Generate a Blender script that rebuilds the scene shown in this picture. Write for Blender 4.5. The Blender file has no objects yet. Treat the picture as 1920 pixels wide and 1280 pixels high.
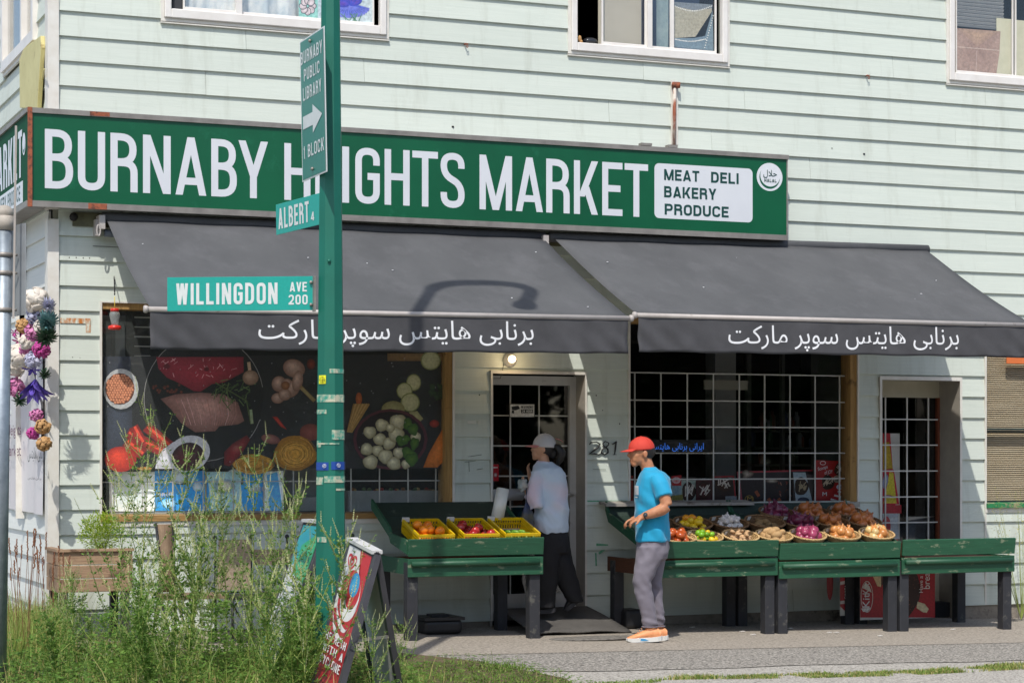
import bpy, bmesh, math, random
import numpy as np
from mathutils import Vector, Matrix, noise
random.seed(7); RNG = np.random.default_rng(7)
SC = bpy.context.scene; COL = SC.collection
R = math.radians; PI = math.pi
# ---------------------------------------------------------------- camera, sky, sun, exposure
ALPHA = math.atan(.4168); CA, SA = math.cos(ALPHA), math.sin(ALPHA)
FPX = 3935.0; EYE = 1.536; DIST = 16.9; HOR = 853.0
cam = bpy.data.cameras.new('camera'); CAM = bpy.data.objects.new('camera', cam); COL.objects.link(CAM)
cam.sensor_width = 36; cam.lens = 36*FPX/1920; cam.shift_y = (HOR-640)/1920
cam.clip_start = .1; cam.clip_end = 600
CAM.location = (0, -DIST, EYE); CAM.rotation_euler = (R(90), 0, -ALPHA); SC.camera = CAM
SUND = Vector((.62, 1, -1.69)).normalized()
w = bpy.data.worlds.new('World'); SC.world = w; w.use_nodes = True
nt = w.node_tree; bg = nt.nodes['Background']
sky = nt.nodes.new('ShaderNodeTexSky'); sky.sky_type = 'NISHITA'; sky.sun_disc = False
sky.sun_elevation = math.asin(-SUND.z); sky.sun_rotation = math.atan2(-SUND.x, -SUND.y)
sky.air_density = 1.0; sky.dust_density = 1.6; sky.ozone_density = 1.0
nt.links.new(sky.outputs[0], bg.inputs[0]); bg.inputs[1].default_value = .15
sl = bpy.data.lights.new('sun', 'SUN'); sl.energy = 3.25; sl.angle = R(.55); sl.color = (1, .955, .88)
so = bpy.data.objects.new('sun', sl); COL.objects.link(so); so.location = (-6, -12, 14)
so.rotation_euler = SUND.to_track_quat('-Z', 'Y').to_euler()
SC.view_settings.view_transform = 'Standard'; SC.view_settings.look = 'None'
SC.view_settings.gamma = 1; SC.view_settings.use_curve_mapping = False; SC.view_settings.exposure = .27

# ---------------------------------------------------------------- places measured from the photograph
def ray(u): return (u-960)/FPX
def px(u, v, Y=0.):
    t = ray(u); Z = (Y+DIST)/(CA-t*SA)
    return Vector((Z*(SA+t*CA), Y, EYE+(HOR-v)/FPX*Z))
def pz(u, v, Z):
    t = ray(u); return Vector((Z*(SA+t*CA), -DIST+Z*(CA-t*SA), EYE+(HOR-v)/FPX*Z))
def ps(u, v, X):
    t = ray(u); Z = X/(SA+t*CA); return Vector((X, -DIST+Z*(CA-t*SA), EYE+(HOR-v)/FPX*Z))
def pg(u, v):                       # on the ground
    Z = 16.
    for _ in range(8):
        p = pz(u, v, Z); Z = (EYE-G(p.x, p.y))*FPX/(v-HOR)
    return pz(u, v, Z)
def X0(u, Y=0.): return px(u, 853, Y).x
def G(x, y):
    z = .045-.016*(x-6.2)+.02*(y+.6)
    if y < -2.6: z += .012*(y+2.6)
    return z

# ---------------------------------------------------------------- colours and materials
def lin(h):
    if isinstance(h, (tuple, list)): return tuple(h[:3])
    h = h.lstrip('#'); c = [int(h[i:i+2], 16)/255 for i in (0, 2, 4)]
    return tuple(x/12.92 if x <= .04045 else ((x+.055)/1.055)**2.4 for x in c)
MATS = {}
def mat(name, col, col2=None, rough=.6, scale=8., bump=0., bscale=None, stretch=(1, 1, 1), metal=0., spec=.5,
        amt=1., vary=0., emit=None, es=1., contrast=.0, sheen=0., trans=0., worn=None, wscale=9., wlo=.6, whi=.68, sss=0., detail=5, wst=(1, 1, 1), wfix=False):
    if name in MATS: return MATS[name]
    m = bpy.data.materials.new(name); MATS[name] = m; m.use_nodes = True
    N = m.node_tree; L = N.links.new; b = N.nodes['Principled BSDF']
    col = lin(col); b.inputs['Roughness'].default_value = rough; b.inputs['Metallic'].default_value = metal
    b.inputs['Specular IOR Level'].default_value = spec
    b.inputs['Base Color'].default_value = (*col, 1)
    if sss: b.inputs['Subsurface Weight'].default_value = sss; b.inputs['Subsurface Radius'].default_value = (.02, .008, .005); b.inputs['Subsurface Scale'].default_value = .4
    if sheen: b.inputs['Sheen Weight'].default_value = sheen
    if trans: b.inputs['Transmission Weight'].default_value = trans
    tc = N.nodes.new('ShaderNodeTexCoord'); mp = N.nodes.new('ShaderNodeMapping'); mp.inputs['Scale'].default_value = stretch
    L(tc.outputs['Object'], mp.inputs['Vector'])
    oi = N.nodes.new('ShaderNodeObjectInfo')
    ad = N.nodes.new('ShaderNodeVectorMath'); ad.operation = 'ADD'; L(mp.outputs[0], ad.inputs[0])
    mu = N.nodes.new('ShaderNodeMath'); mu.operation = 'MULTIPLY'; mu.inputs[1].default_value = 37.; L(oi.outputs['Random'], mu.inputs[0]); L(mu.outputs[0], ad.inputs[1])
    out = None
    if col2 is not None:
        n = N.nodes.new('ShaderNodeTexNoise'); n.inputs['Scale'].default_value = scale; n.inputs['Detail'].default_value = detail
        n.inputs['Roughness'].default_value = .62; L(ad.outputs[0], n.inputs['Vector'])
        r = N.nodes.new('ShaderNodeMapRange'); r.inputs[1].default_value = .3+contrast; r.inputs[2].default_value = .7-contrast; L(n.outputs[0], r.inputs[0])
        mx = N.nodes.new('ShaderNodeMix'); mx.data_type = 'RGBA'; L(r.outputs[0], mx.inputs[0])
        mx.inputs[6].default_value = (*col, 1); mx.inputs[7].default_value = (*lin(col2), 1); out = mx.outputs[2]
    if worn is not None:
        n = N.nodes.new('ShaderNodeTexNoise'); n.inputs['Scale'].default_value = wscale; n.inputs['Detail'].default_value = 8; n.inputs['Roughness'].default_value = .7
        m2 = N.nodes.new('ShaderNodeMapping'); m2.inputs['Scale'].default_value = wst; L(tc.outputs['Object'], m2.inputs['Vector']); a2 = N.nodes.new('ShaderNodeVectorMath'); a2.operation = 'ADD'; L(m2.outputs[0], a2.inputs[0])
        if not wfix: L(mu.outputs[0], a2.inputs[1])
        L(a2.outputs[0], n.inputs['Vector'])
        r = N.nodes.new('ShaderNodeMapRange'); r.inputs[1].default_value = wlo; r.inputs[2].default_value = whi; L(n.outputs[0], r.inputs[0])
        mx = N.nodes.new('ShaderNodeMix'); mx.data_type = 'RGBA'; L(r.outputs[0], mx.inputs[0])
        if out: L(out, mx.inputs[6])
        else: mx.inputs[6].default_value = (*col, 1)
        mx.inputs[7].default_value = (*lin(worn), 1); out = mx.outputs[2]
    if vary:
        hs = N.nodes.new('ShaderNodeHueSaturation'); mr = N.nodes.new('ShaderNodeMapRange')
        mr.inputs[3].default_value = 1-vary; mr.inputs[4].default_value = 1+vary; L(oi.outputs['Random'], mr.inputs[0]); L(mr.outputs[0], hs.inputs['Value'])
        if out: L(out, hs.inputs['Color'])
        else: hs.inputs['Color'].default_value = (*col, 1)
        out = hs.outputs[0]
    if out: L(out, b.inputs['Base Color'])
    if bump:
        n = N.nodes.new('ShaderNodeTexNoise'); n.inputs['Scale'].default_value = bscale or scale*3; n.inputs['Detail'].default_value = 4; L(ad.outputs[0], n.inputs['Vector'])
        bp = N.nodes.new('ShaderNodeBump'); bp.inputs['Strength'].default_value = bump; bp.inputs['Distance'].default_value = .01
        L(n.outputs[0], bp.inputs['Height']); L(bp.outputs[0], b.inputs['Normal'])
    if emit: b.inputs['Emission Color'].default_value = (*lin(emit), 1); b.inputs['Emission Strength'].default_value = es
    return m
def mat_print(name, rough=.35, alpha=1., nz=.12, gain=1.):                      # flat print: colours come from the vertices
    if name in MATS: return MATS[name]
    m = bpy.data.materials.new(name); MATS[name] = m; m.use_nodes = True; N = m.node_tree; L = N.links.new; b = N.nodes['Principled BSDF']
    a = N.nodes.new('ShaderNodeVertexColor'); a.layer_name = 'Col'; b.inputs['Roughness'].default_value = rough
    n = N.nodes.new('ShaderNodeTexNoise'); n.inputs['Scale'].default_value = 45; n.inputs['Detail'].default_value = 6
    tc = N.nodes.new('ShaderNodeTexCoord'); L(tc.outputs['Object'], n.inputs['Vector'])
    r = N.nodes.new('ShaderNodeMapRange'); r.inputs[1].default_value = .3; r.inputs[2].default_value = .7; r.inputs[3].default_value = gain*(1-nz*2); r.inputs[4].default_value = gain*(1+nz*1.6); L(n.outputs[0], r.inputs[0])
    mm = N.nodes.new('ShaderNodeVectorMath'); mm.operation = 'SCALE'; L(a.outputs[0], mm.inputs[0]); L(r.outputs[0], mm.inputs['Scale'])
    L(mm.outputs[0], b.inputs['Base Color']); b.inputs['Alpha'].default_value = alpha
    return m
def mat_glass(name, tint=(1, 1, 1), haze=0.):
    if name in MATS: return MATS[name]
    m = bpy.data.materials.new(name); MATS[name] = m; m.use_nodes = True; N = m.node_tree; L = N.links.new
    N.nodes.remove(N.nodes['Principled BSDF']); o = N.nodes['Material Output']
    t = N.nodes.new('ShaderNodeBsdfTransparent'); t.inputs[0].default_value = (*tint, 1)
    g = N.nodes.new('ShaderNodeBsdfGlossy'); g.inputs['Roughness'].default_value = .02
    f = N.nodes.new('ShaderNodeLayerWeight'); pw = N.nodes.new('ShaderNodeMath'); pw.operation = 'POWER'; pw.inputs[1].default_value = 5.; L(f.outputs['Facing'], pw.inputs[0])
    mul = N.nodes.new('ShaderNodeMath'); mul.operation = 'MULTIPLY_ADD'; mul.inputs[1].default_value = .9; mul.inputs[2].default_value = .055; L(pw.outputs[0], mul.inputs[0])
    mx = N.nodes.new('ShaderNodeMixShader'); L(mul.outputs[0], mx.inputs[0]); L(t.outputs[0], mx.inputs[1]); L(g.outputs[0], mx.inputs[2])
    nz = N.nodes.new('ShaderNodeTexNoise'); nz.inputs['Scale'].default_value = 1.3; bp = N.nodes.new('ShaderNodeBump'); bp.inputs['Strength'].default_value = .03; L(nz.outputs[0], bp.inputs['Height']); L(bp.outputs[0], g.inputs['Normal'])
    last = mx.outputs[0]
    if haze:
        d = N.nodes.new('ShaderNodeBsdfDiffuse'); d.inputs[0].default_value = (.6, .65, .62, 1); m2 = N.nodes.new('ShaderNodeMixShader'); m2.inputs[0].default_value = haze
        L(last, m2.inputs[1]); L(d.outputs[0], m2.inputs[2]); last = m2.outputs[0]
    L(last, o.inputs[0]); return m

# ---------------------------------------------------------------- objects
WL = {}
def thing(name, label, cat, loc=(0, 0, 0), group=None, kind=None):
    o = bpy.data.objects.new(name, None); COL.objects.link(o); o.location = loc; o.empty_display_size = .1
    o['label'] = label; o['category'] = cat; WL[o.name] = Vector(loc)
    if group: o['group'] = group
    if kind: o['kind'] = kind
    return o
def tag(o, label, cat, group=None):
    o['label'] = label; o['category'] = cat
    if group: o['group'] = group
    return o
class MB:
    def __init__(s): s.v = []; s.f = []; s.mi = []; s.sm = []
    def add(s, vs, fs, mi=0, smooth=False):
        n = len(s.v); s.v += [Vector(p) for p in vs]; s.f += [[i+n for i in f] for f in fs]; s.mi += [mi]*len(fs); s.sm += [smooth]*len(fs); return s
    def box(s, x0, x1, y0, y1, z0, z1, mi=0):
        vs = [(x, y, z) for z in (z0, z1) for y in (y0, y1) for x in (x0, x1)]
        return s.add(vs, [(0, 2, 3, 1), (4, 5, 7, 6), (0, 1, 5, 4), (2, 6, 7, 3), (0, 4, 6, 2), (1, 3, 7, 5)], mi)
    def obox(s, c, ax, ay, az, mi=0):          # centre and three half axes
        c, ax, ay, az = map(Vector, (c, ax, ay, az))
        vs = [c+ax*i+ay*j+az*k for k in (-1, 1) for j in (-1, 1) for i in (-1, 1)]
        return s.add(vs, [(0, 2, 3, 1), (4, 5, 7, 6), (0, 1, 5, 4), (2, 6, 7, 3), (0, 4, 6, 2), (1, 3, 7, 5)], mi)
    def bar(s, a, b, w, h, up=(0, 0, 1), mi=0):
        a, b = Vector(a), Vector(b); d = (b-a).normalized(); sd = d.cross(Vector(up))
        if sd.length < .01: sd = d.cross(Vector((0, 1, 0)))
        sd.normalize(); u = sd.cross(d)
        return s.obox((a+b)/2, (b-a)/2, sd*w/2, u*h/2, mi)
    def prism(s, pts, d, mi=0):                # polygon pts extruded by vector d
        n = len(pts); d = Vector(d); vs = [Vector(p) for p in pts]+[Vector(p)+d for p in pts]
        return s.add(vs, [list(range(n))[::-1], list(range(n, 2*n))]+[(i, (i+1) % n, n+(i+1) % n, n+i) for i in range(n)], mi)
    def tube(s, path, r, seg=8, mi=0, cap=True, smooth=True, flat=None):
        path = [Vector(p) for p in path]; n = len(path); rr = r if isinstance(r, (list, tuple)) else [r]*n
        vs = []; ref = None
        for i, p in enumerate(path):
            d = (path[min(i+1, n-1)]-path[max(i-1, 0)]).normalized()
            if ref is None: ref = d.cross(Vector((0, 0, 1))) if abs(d.z) < .95 else d.cross(Vector((0, 1, 0)))
            ref = (ref-d*ref.dot(d)).normalized(); bi = d.cross(ref)
            for k in range(seg):
                a = 2*PI*k/seg; vs.append(p+(ref*math.cos(a)+bi*math.sin(a)*(flat or 1))*rr[i])
        fs = [(i*seg+k, i*seg+(k+1) % seg, (i+1)*seg+(k+1) % seg, (i+1)*seg+k) for i in range(n-1) for k in range(seg)]
        if cap: fs += [list(range(seg))[::-1], list(range((n-1)*seg, n*seg))]
        return s.add(vs, fs, mi, smooth)
    def lathe(s, prof, c=(0, 0, 0), seg=16, mi=0, sx=1, sy=1, M=None, smooth=True):
        c = Vector(c); vs = []
        for r, z in prof:
            for k in range(seg):
                a = 2*PI*k/seg; p = Vector((r*math.cos(a)*sx, r*math.sin(a)*sy, z)); vs.append(c+(M @ p if M else p))
        n = len(prof); fs = [(i*seg+k, i*seg+(k+1) % seg, (i+1)*seg+(k+1) % seg, (i+1)*seg+k) for i in range(n-1) for k in range(seg)]
        if prof[0][0] > 1e-6: fs.append(list(range(seg))[::-1])
        if prof[-1][0] > 1e-6: fs.append(list(range((n-1)*seg, n*seg)))
        return s.add(vs, fs, mi, smooth)
    def ell(s, c, rx, ry, rz, seg=12, rings=8, M=None, mi=0, smooth=True):
        prof = [(math.sin(PI*i/rings), -math.cos(PI*i/rings)) for i in range(rings+1)]; prof[0] = (1e-5, -1); prof[-1] = (1e-5, 1)
        MM = (M or Matrix.Identity(3)) @ Matrix.Diagonal((rx, ry, rz)); return s.lathe(prof, c, seg, mi, M=MM, smooth=smooth)
    def mesh(s, name, mats, org=Vector((0, 0, 0))):
        me = bpy.data.meshes.new(name); me.from_pydata([tuple(p-org) for p in s.v], [], s.f)
        for m in (mats if isinstance(mats, (list, tuple)) else [mats]): me.materials.append(m)
        me.polygons.foreach_set('material_index', s.mi); me.polygons.foreach_set('use_smooth', s.sm); me.update(); return me
    def make(s, name, mats, parent=None, label=None, cat=None, group=None, kind=None, org=None):
        if parent is not None: org = WL.get(parent.name, Vector((0, 0, 0)))
        elif org is None:
            if s.v:
                org = Vector((sum(p.x for p in s.v)/len(s.v), sum(p.y for p in s.v)/len(s.v), min(p.z for p in s.v)))
            else: org = Vector((0, 0, 0))
        org = Vector(org); o = bpy.data.objects.new(name, s.mesh(name, mats, org)); COL.objects.link(o)
        if parent is not None: o.parent = parent
        else: o.location = org
        WL[o.name] = org
        if label: o['label'] = label
        if cat: o['category'] = cat
        if group: o['group'] = group
        if kind: o['kind'] = kind
        return o
def bevel(o, w=.004, seg=1):
    m = o.modifiers.new('bevel', 'BEVEL'); m.width = w; m.segments = seg; m.limit_method = 'ANGLE'; return o
def place(mesh, name, parent=None, loc=(0, 0, 0), rot=(0, 0, 0), sc=(1, 1, 1), label=None, cat=None, group=None, kind=None):
    o = bpy.data.objects.new(name, mesh); COL.objects.link(o); o.location = loc; o.rotation_euler = rot
    o.scale = sc if isinstance(sc, (tuple, list)) else (sc,)*3
    if parent: o.parent = parent
    WL[o.name] = Vector(loc)
    if label: o['label'] = label
    if cat: o['category'] = cat
    if group: o['group'] = group
    if kind: o['kind'] = kind
    return o

# ---------------------------------------------------------------- lettering: a monoline stroke alphabet
def rpoly(pts, closed=False):
    out = []; n = len(pts)
    for i, p in enumerate(pts):
        x, y = p[0], p[1]; r = p[2] if len(p) > 2 else 0
        if r <= 0 or (not closed and i in (0, n-1)): out.append((x, y)); continue
        P = Vector((x, y)); a = Vector(pts[i-1][:2])-P; b = Vector(pts[(i+1) % n][:2])-P
        r2 = min(r, a.length*(.5 if (closed or 0 < i-1) else .98), b.length*(.5 if (closed or i+1 < n-1) else .98))
        A = P+a.normalized()*r2; B = P+b.normalized()*r2
        for k in range(8):
            t = k/7; q = 0.9
            c = A*((1-t)**2)+P*(2*t*(1-t))+B*(t*t)
            # push towards a circular arc
            out.append((c.x, c.y))
    res = [out[0]]
    for q in out[1:]:
        if math.hypot(q[0]-res[-1][0], q[1]-res[-1][1]) > 1e-4: res.append(q)
    if closed and math.hypot(res[0][0]-res[-1][0], res[0][1]-res[-1][1]) < 1e-4: res.pop()
    return res
def thick(pts, t, closed=False):
    n = len(pts); P = [Vector(p) for p in pts]; Lr = []
    for i in range(n):
        a = P[i-1] if (i > 0 or closed) else None; b = P[(i+1) % n] if (i < n-1 or closed) else None
        d1 = (P[i]-a).normalized() if a is not None and (P[i]-a).length > 1e-9 else None
        d2 = (b-P[i]).normalized() if b is not None and (b-P[i]).length > 1e-9 else None
        if d1 is None: d1 = d2
        if d2 is None: d2 = d1
        n1 = Vector((-d1.y, d1.x)); n2 = Vector((-d2.y, d2.x)); m = (n1+n2)
        m = m.normalized() if m.length > 1e-6 else n1; k = 1/max(.35, m.dot(n1))
        Lr.append((P[i]+m*t/2*k, P[i]-m*t/2*k))
    q = []
    for i in range(n if closed else n-1):
        a, b = Lr[i], Lr[(i+1) % n]; q.append([a[0], b[0], b[1], a[1]])
    return q
def glyph(ch, W, H, t):
    h = t/2; l, r, b, T = h, W-h, h, H-h; m = H*.53; R_ = min(W*.5-h*.2, H*.3); S = []
    def ln(*p, closed=False): S.append(thick(rpoly(p, closed), t, closed))
    def dg(x0, y0, x1, y1, k=1.):            # diagonal with level ends; x measured at the left edge of the stroke
        tw = t*k*math.hypot(x1-x0, y1-y0)/abs(y1-y0)
        S.append([[Vector((x0, y0)), Vector((x1, y1)), Vector((x1+tw, y1)), Vector((x0+tw, y0))]]); return tw
    if ch == 'B': ln((l, 0), (l, H)); ln((l, b), (r, b, R_), (r, m, R_), (l, m)); ln((l, m), (r-h*.3, m, R_), (r-h*.3, T, R_), (l, T))
    elif ch == 'D': ln((l, 0), (l, H)); ln((l, b), (r, b, R_), (r, T, R_), (l, T))
    elif ch == 'P': ln((l, 0), (l, H)); ln((l, H*.45), (r, H*.45, R_), (r, T, R_), (l, T))
    elif ch == 'R': ln((l, 0), (l, H)); ln((l, m-.02*H), (r-h*.3, m-.02*H, R_), (r-h*.3, T, R_), (l, T)); ln((l+h, m-.03*H), (r, m-.03*H, R_*.8), (r, 0))
    elif ch == 'U': ln((l, H), (l, b, R_), (r, b, R_), (r, H))
    elif ch in 'O0': ln((l, b, R_), (r, b, R_), (r, T, R_), (l, T, R_), closed=True)
    elif ch == 'C': ln((r, H*.69), (r, T, R_), (l, T, R_), (l, b, R_), (r, b, R_), (r, H*.31))
    elif ch == 'G': ln((r, H*.69), (r, T, R_), (l, T, R_), (l, b, R_), (r, b, R_), (r, H*.47)); ln((r+h, H*.49), (W*.5, H*.49))
    elif ch == 'S': ln((r, H*.72), (r, T, R_), (l, T, R_), (l, H*.6, R_*.8), (r, H*.42, R_*.8), (r, b, R_), (l, b, R_), (l, H*.28))
    elif ch == 'J': ln((r, H), (r, b, R_), (l, b, R_), (l, H*.28))
    elif ch == 'E': ln((l, 0), (l, H)); ln((l, b), (W, b)); ln((l, T), (W, T)); ln((l, m-.02*H), (W*.9, m-.02*H))
    elif ch == 'F': ln((l, 0), (l, H)); ln((l, T), (W, T)); ln((l, m-.02*H), (W*.9, m-.02*H))
    elif ch == 'L': ln((l, 0), (l, H)); ln((l, b), (W, b))
    elif ch == 'I': ln((W/2, 0), (W/2, H))
    elif ch == 'T': ln((W/2, 0), (W/2, H)); ln((0, T), (W, T))
    elif ch == 'H': ln((l, 0), (l, H)); ln((r, 0), (r, H)); ln((l, m-.02*H), (r, m-.02*H))
    elif ch == 'N': ln((l, 0), (l, H)); ln((r, 0), (r, H)); dg(0, H, W-t*1.08, 0)
    elif ch == 'M': ln((l, 0), (l, H)); ln((r, 0), (r, H)); dg(0, H, W/2-t*.53, 0); dg(W-t*1.06, H, W/2-t*.53, 0)
    elif ch == 'A': dg(0, 0, W/2-t*.52, H); dg(W-t*1.04, 0, W/2-t*.52, H); ln((W*.2, H*.24), (W*.8, H*.24))
    elif ch == 'V': dg(0, H, W/2-t*.52, 0); dg(W-t*1.04, H, W/2-t*.52, 0)
    elif ch == 'W': dg(0, H, W*.27-t*.5, 0); dg(W*.5-t*.5, H, W*.27-t*.5, 0); dg(W*.5-t*.5, H, W*.73-t*.5, 0); dg(W-t*1.02, H, W*.73-t*.5, 0)
    elif ch == 'Y': ln((W/2, 0), (W/2, H*.46)); dg(0, H, W/2-t*.5, H*.38); dg(W-t*1.1, H, W/2-t*.5, H*.38)
    elif ch == 'X': dg(0, 0, W-t*1.1, H); dg(0, H, W-t*1.1, 0)
    elif ch == 'Z': ln((0, b), (W, b)); ln((0, T), (W, T)); dg(0, b, W-t*1.1, T)
    elif ch == 'K': ln((l, 0), (l, H)); dg(t*.7, H*.33, W-t*1.15, H); dg(W*.36, H*.52, W-t*1.15, 0)
    elif ch == '1': ln((W*.6, 0), (W*.6, H)); ln((W*.6, T-h), (W*.15, T-t*1.2))
    elif ch == '2': ln((l, H*.72), (l, T, R_), (r, T, R_), (r, H*.5, R_*.6), (l, b)); ln((l-h, b), (W, b))
    elif ch == '4': ln((W*.72, 0), (W*.72, H)); ln((0, H*.25), (W, H*.25)); dg(0, H*.25, W*.72-t*.6, H)
    elif ch == '8': ln((l, b, R_), (r, b, R_), (r, m, R_), (l, m, R_), closed=True); ln((l+h*.3, m, R_), (r-h*.3, m, R_), (r-h*.3, T, R_), (l+h*.3, T, R_), closed=True)
    return S
GW = dict(I=.32, M=1.25, W=1.35, N=1.04, A=1.08, E=.88, L=.84, F=.86, T=.92, Y=1.05, K=1.04, O=1.02, G=1.02)
GW['1'] = .6
def word_polys(txt, H=1., w=.42, t=.14, gap=.09):
    out = []; x = 0
    for ch in txt:
        if ch == ' ': x += w*.75; continue
        W = max(w*GW.get(ch, 1.), t*1.05); 
        for st in glyph(ch, W, H, t): out.append([[Vector((p.x+x, p.y)) for p in q] for q in st])
        x += W+gap
    return out, x-gap
def put_polys(mb, polys, W, H, bl, br, tl, nrm, off=.002, mi=0, bend=None):
    bl, br, tl, nrm = map(Vector, (bl, br, tl, nrm)); ex = (br-bl)/W; ey = (tl-bl)/H
    for k, st in enumerate(polys):
        for q in st:
            vs = [bl+ex*p.x+ey*p.y+nrm*(off+.00005*(k % 9)) for p in q]
            if bend: vs = [bend(v) for v in vs]
            mb.add(vs, [list(range(len(vs)))], mi)
def stroke_text(mb, txt, bl, br, tl, nrm, w=.42, t=.14, gap=.09, off=.002, mi=0, bend=None):
    polys, W = word_polys(txt, 1., w, t, gap); put_polys(mb, polys, W, 1., bl, br, tl, nrm, off, mi, bend)
def font_tris(txt):
    c = bpy.data.curves.new('lettering', 'FONT'); c.body = txt; c.size = 1; c.resolution_u = 3
    o = bpy.data.objects.new('lettering', c); COL.objects.link(o); bpy.context.view_layer.update()
    bpy.ops.object.select_all(action='DESELECT'); o.select_set(True); bpy.context.view_layer.objects.active = o
    bpy.ops.object.convert(target='CURVE'); cv = o.data; loops = []
    for sp in cv.splines:
        pts = []; bz = sp.bezier_points; n = len(bz)
        for i in range(n):
            a, b = bz[i], bz[(i+1) % n]; seg = 1 if (a.handle_right-a.co).length < 1e-6 and (b.handle_left-b.co).length < 1e-6 else 5
            for k in range(seg):
                t = k/seg; p = a.co*(1-t)**3+a.handle_right*3*t*(1-t)**2+b.handle_left*3*t*t*(1-t)+b.co*t**3
                if not pts or (pts[-1]-p.xy).length > 1e-5: pts.append(p.xy.copy())
        if len(pts) > 2: loops.append(pts)
    bpy.data.objects.remove(o)
    def area(p): return sum(p[i-1].x*p[i].y-p[i].x*p[i-1].y for i in range(len(p)))/2
    def inside(q, P):
        c = False
        for i in range(len(P)):
            a, b = P[i-1], P[i]
            if (a.y > q.y) != (b.y > q.y) and q.x < (b.x-a.x)*(q.y-a.y)/(b.y-a.y)+a.x: c = not c
        return c
    if not loops: return []
    sg = 1 if area(max(loops, key=lambda p: abs(area(p)))) > 0 else -1
    outer = [p for p in loops if area(p)*sg > 0]; holes = [p for p in loops if area(p)*sg <= 0]; own = {i: [] for i in range(len(outer))}
    for hl in holes:
        cand = [i for i, P in enumerate(outer) if inside(hl[0], P)]
        if cand: own[min(cand, key=lambda i: abs(area(outer[i])))].append(hl)
    from mathutils.geometry import tessellate_polygon
    res = []
    for i, P in enumerate(outer):
        pl = [[Vector((q.x, q.y, 0)) for q in P]]+[[Vector((q.x, q.y, 0)) for q in hh] for hh in own[i]]
        flat = [q for l in pl for q in l]; tr = tessellate_polygon(pl)
        res.append([[flat[a].xy, flat[b].xy, flat[c].xy] for a, b, c in tr])
    return res
def font_text(mb, txt, bl, br, tl, nrm, off=.002, mi=0, bend=None, base=None):
    P = font_tris(txt); xs = [p.x for s in P for q in s for p in q]; ys = [p.y for s in P for q in s for p in q]
    x0, x1, y0, y1 = min(xs), max(xs), min(ys), max(ys)
    P = [[[Vector((p.x-x0, p.y-y0)) for p in q] for q in s] for s in P]
    put_polys(mb, P, x1-x0, y1-y0, bl, br, tl, nrm, off, mi, bend)
def ar(*w): return ' '.join(''.join(chr(x) for x in q)[::-1] for q in w[::-1])
A_B = (0xFE91, 0xFEAE, 0xFEE7, 0xFE8E, 0xFE91, 0xFBFD); A_H = (0xFEEB, 0xFE8E, 0xFBFE, 0xFE98, 0xFEB2)
A_S = (0xFEB3, 0xFEEE, 0xFB58, 0xFEAE); A_M = (0xFEE3, 0xFE8E, 0xFEAD, 0xFB90, 0xFE96)
A_I = (0xFE8D, 0xFBFE, 0xFEAE, 0xFE8D, 0xFEE7, 0xFBFD); A_HL = (0xFEA3, 0xFEFC, 0xFEDD)
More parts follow.
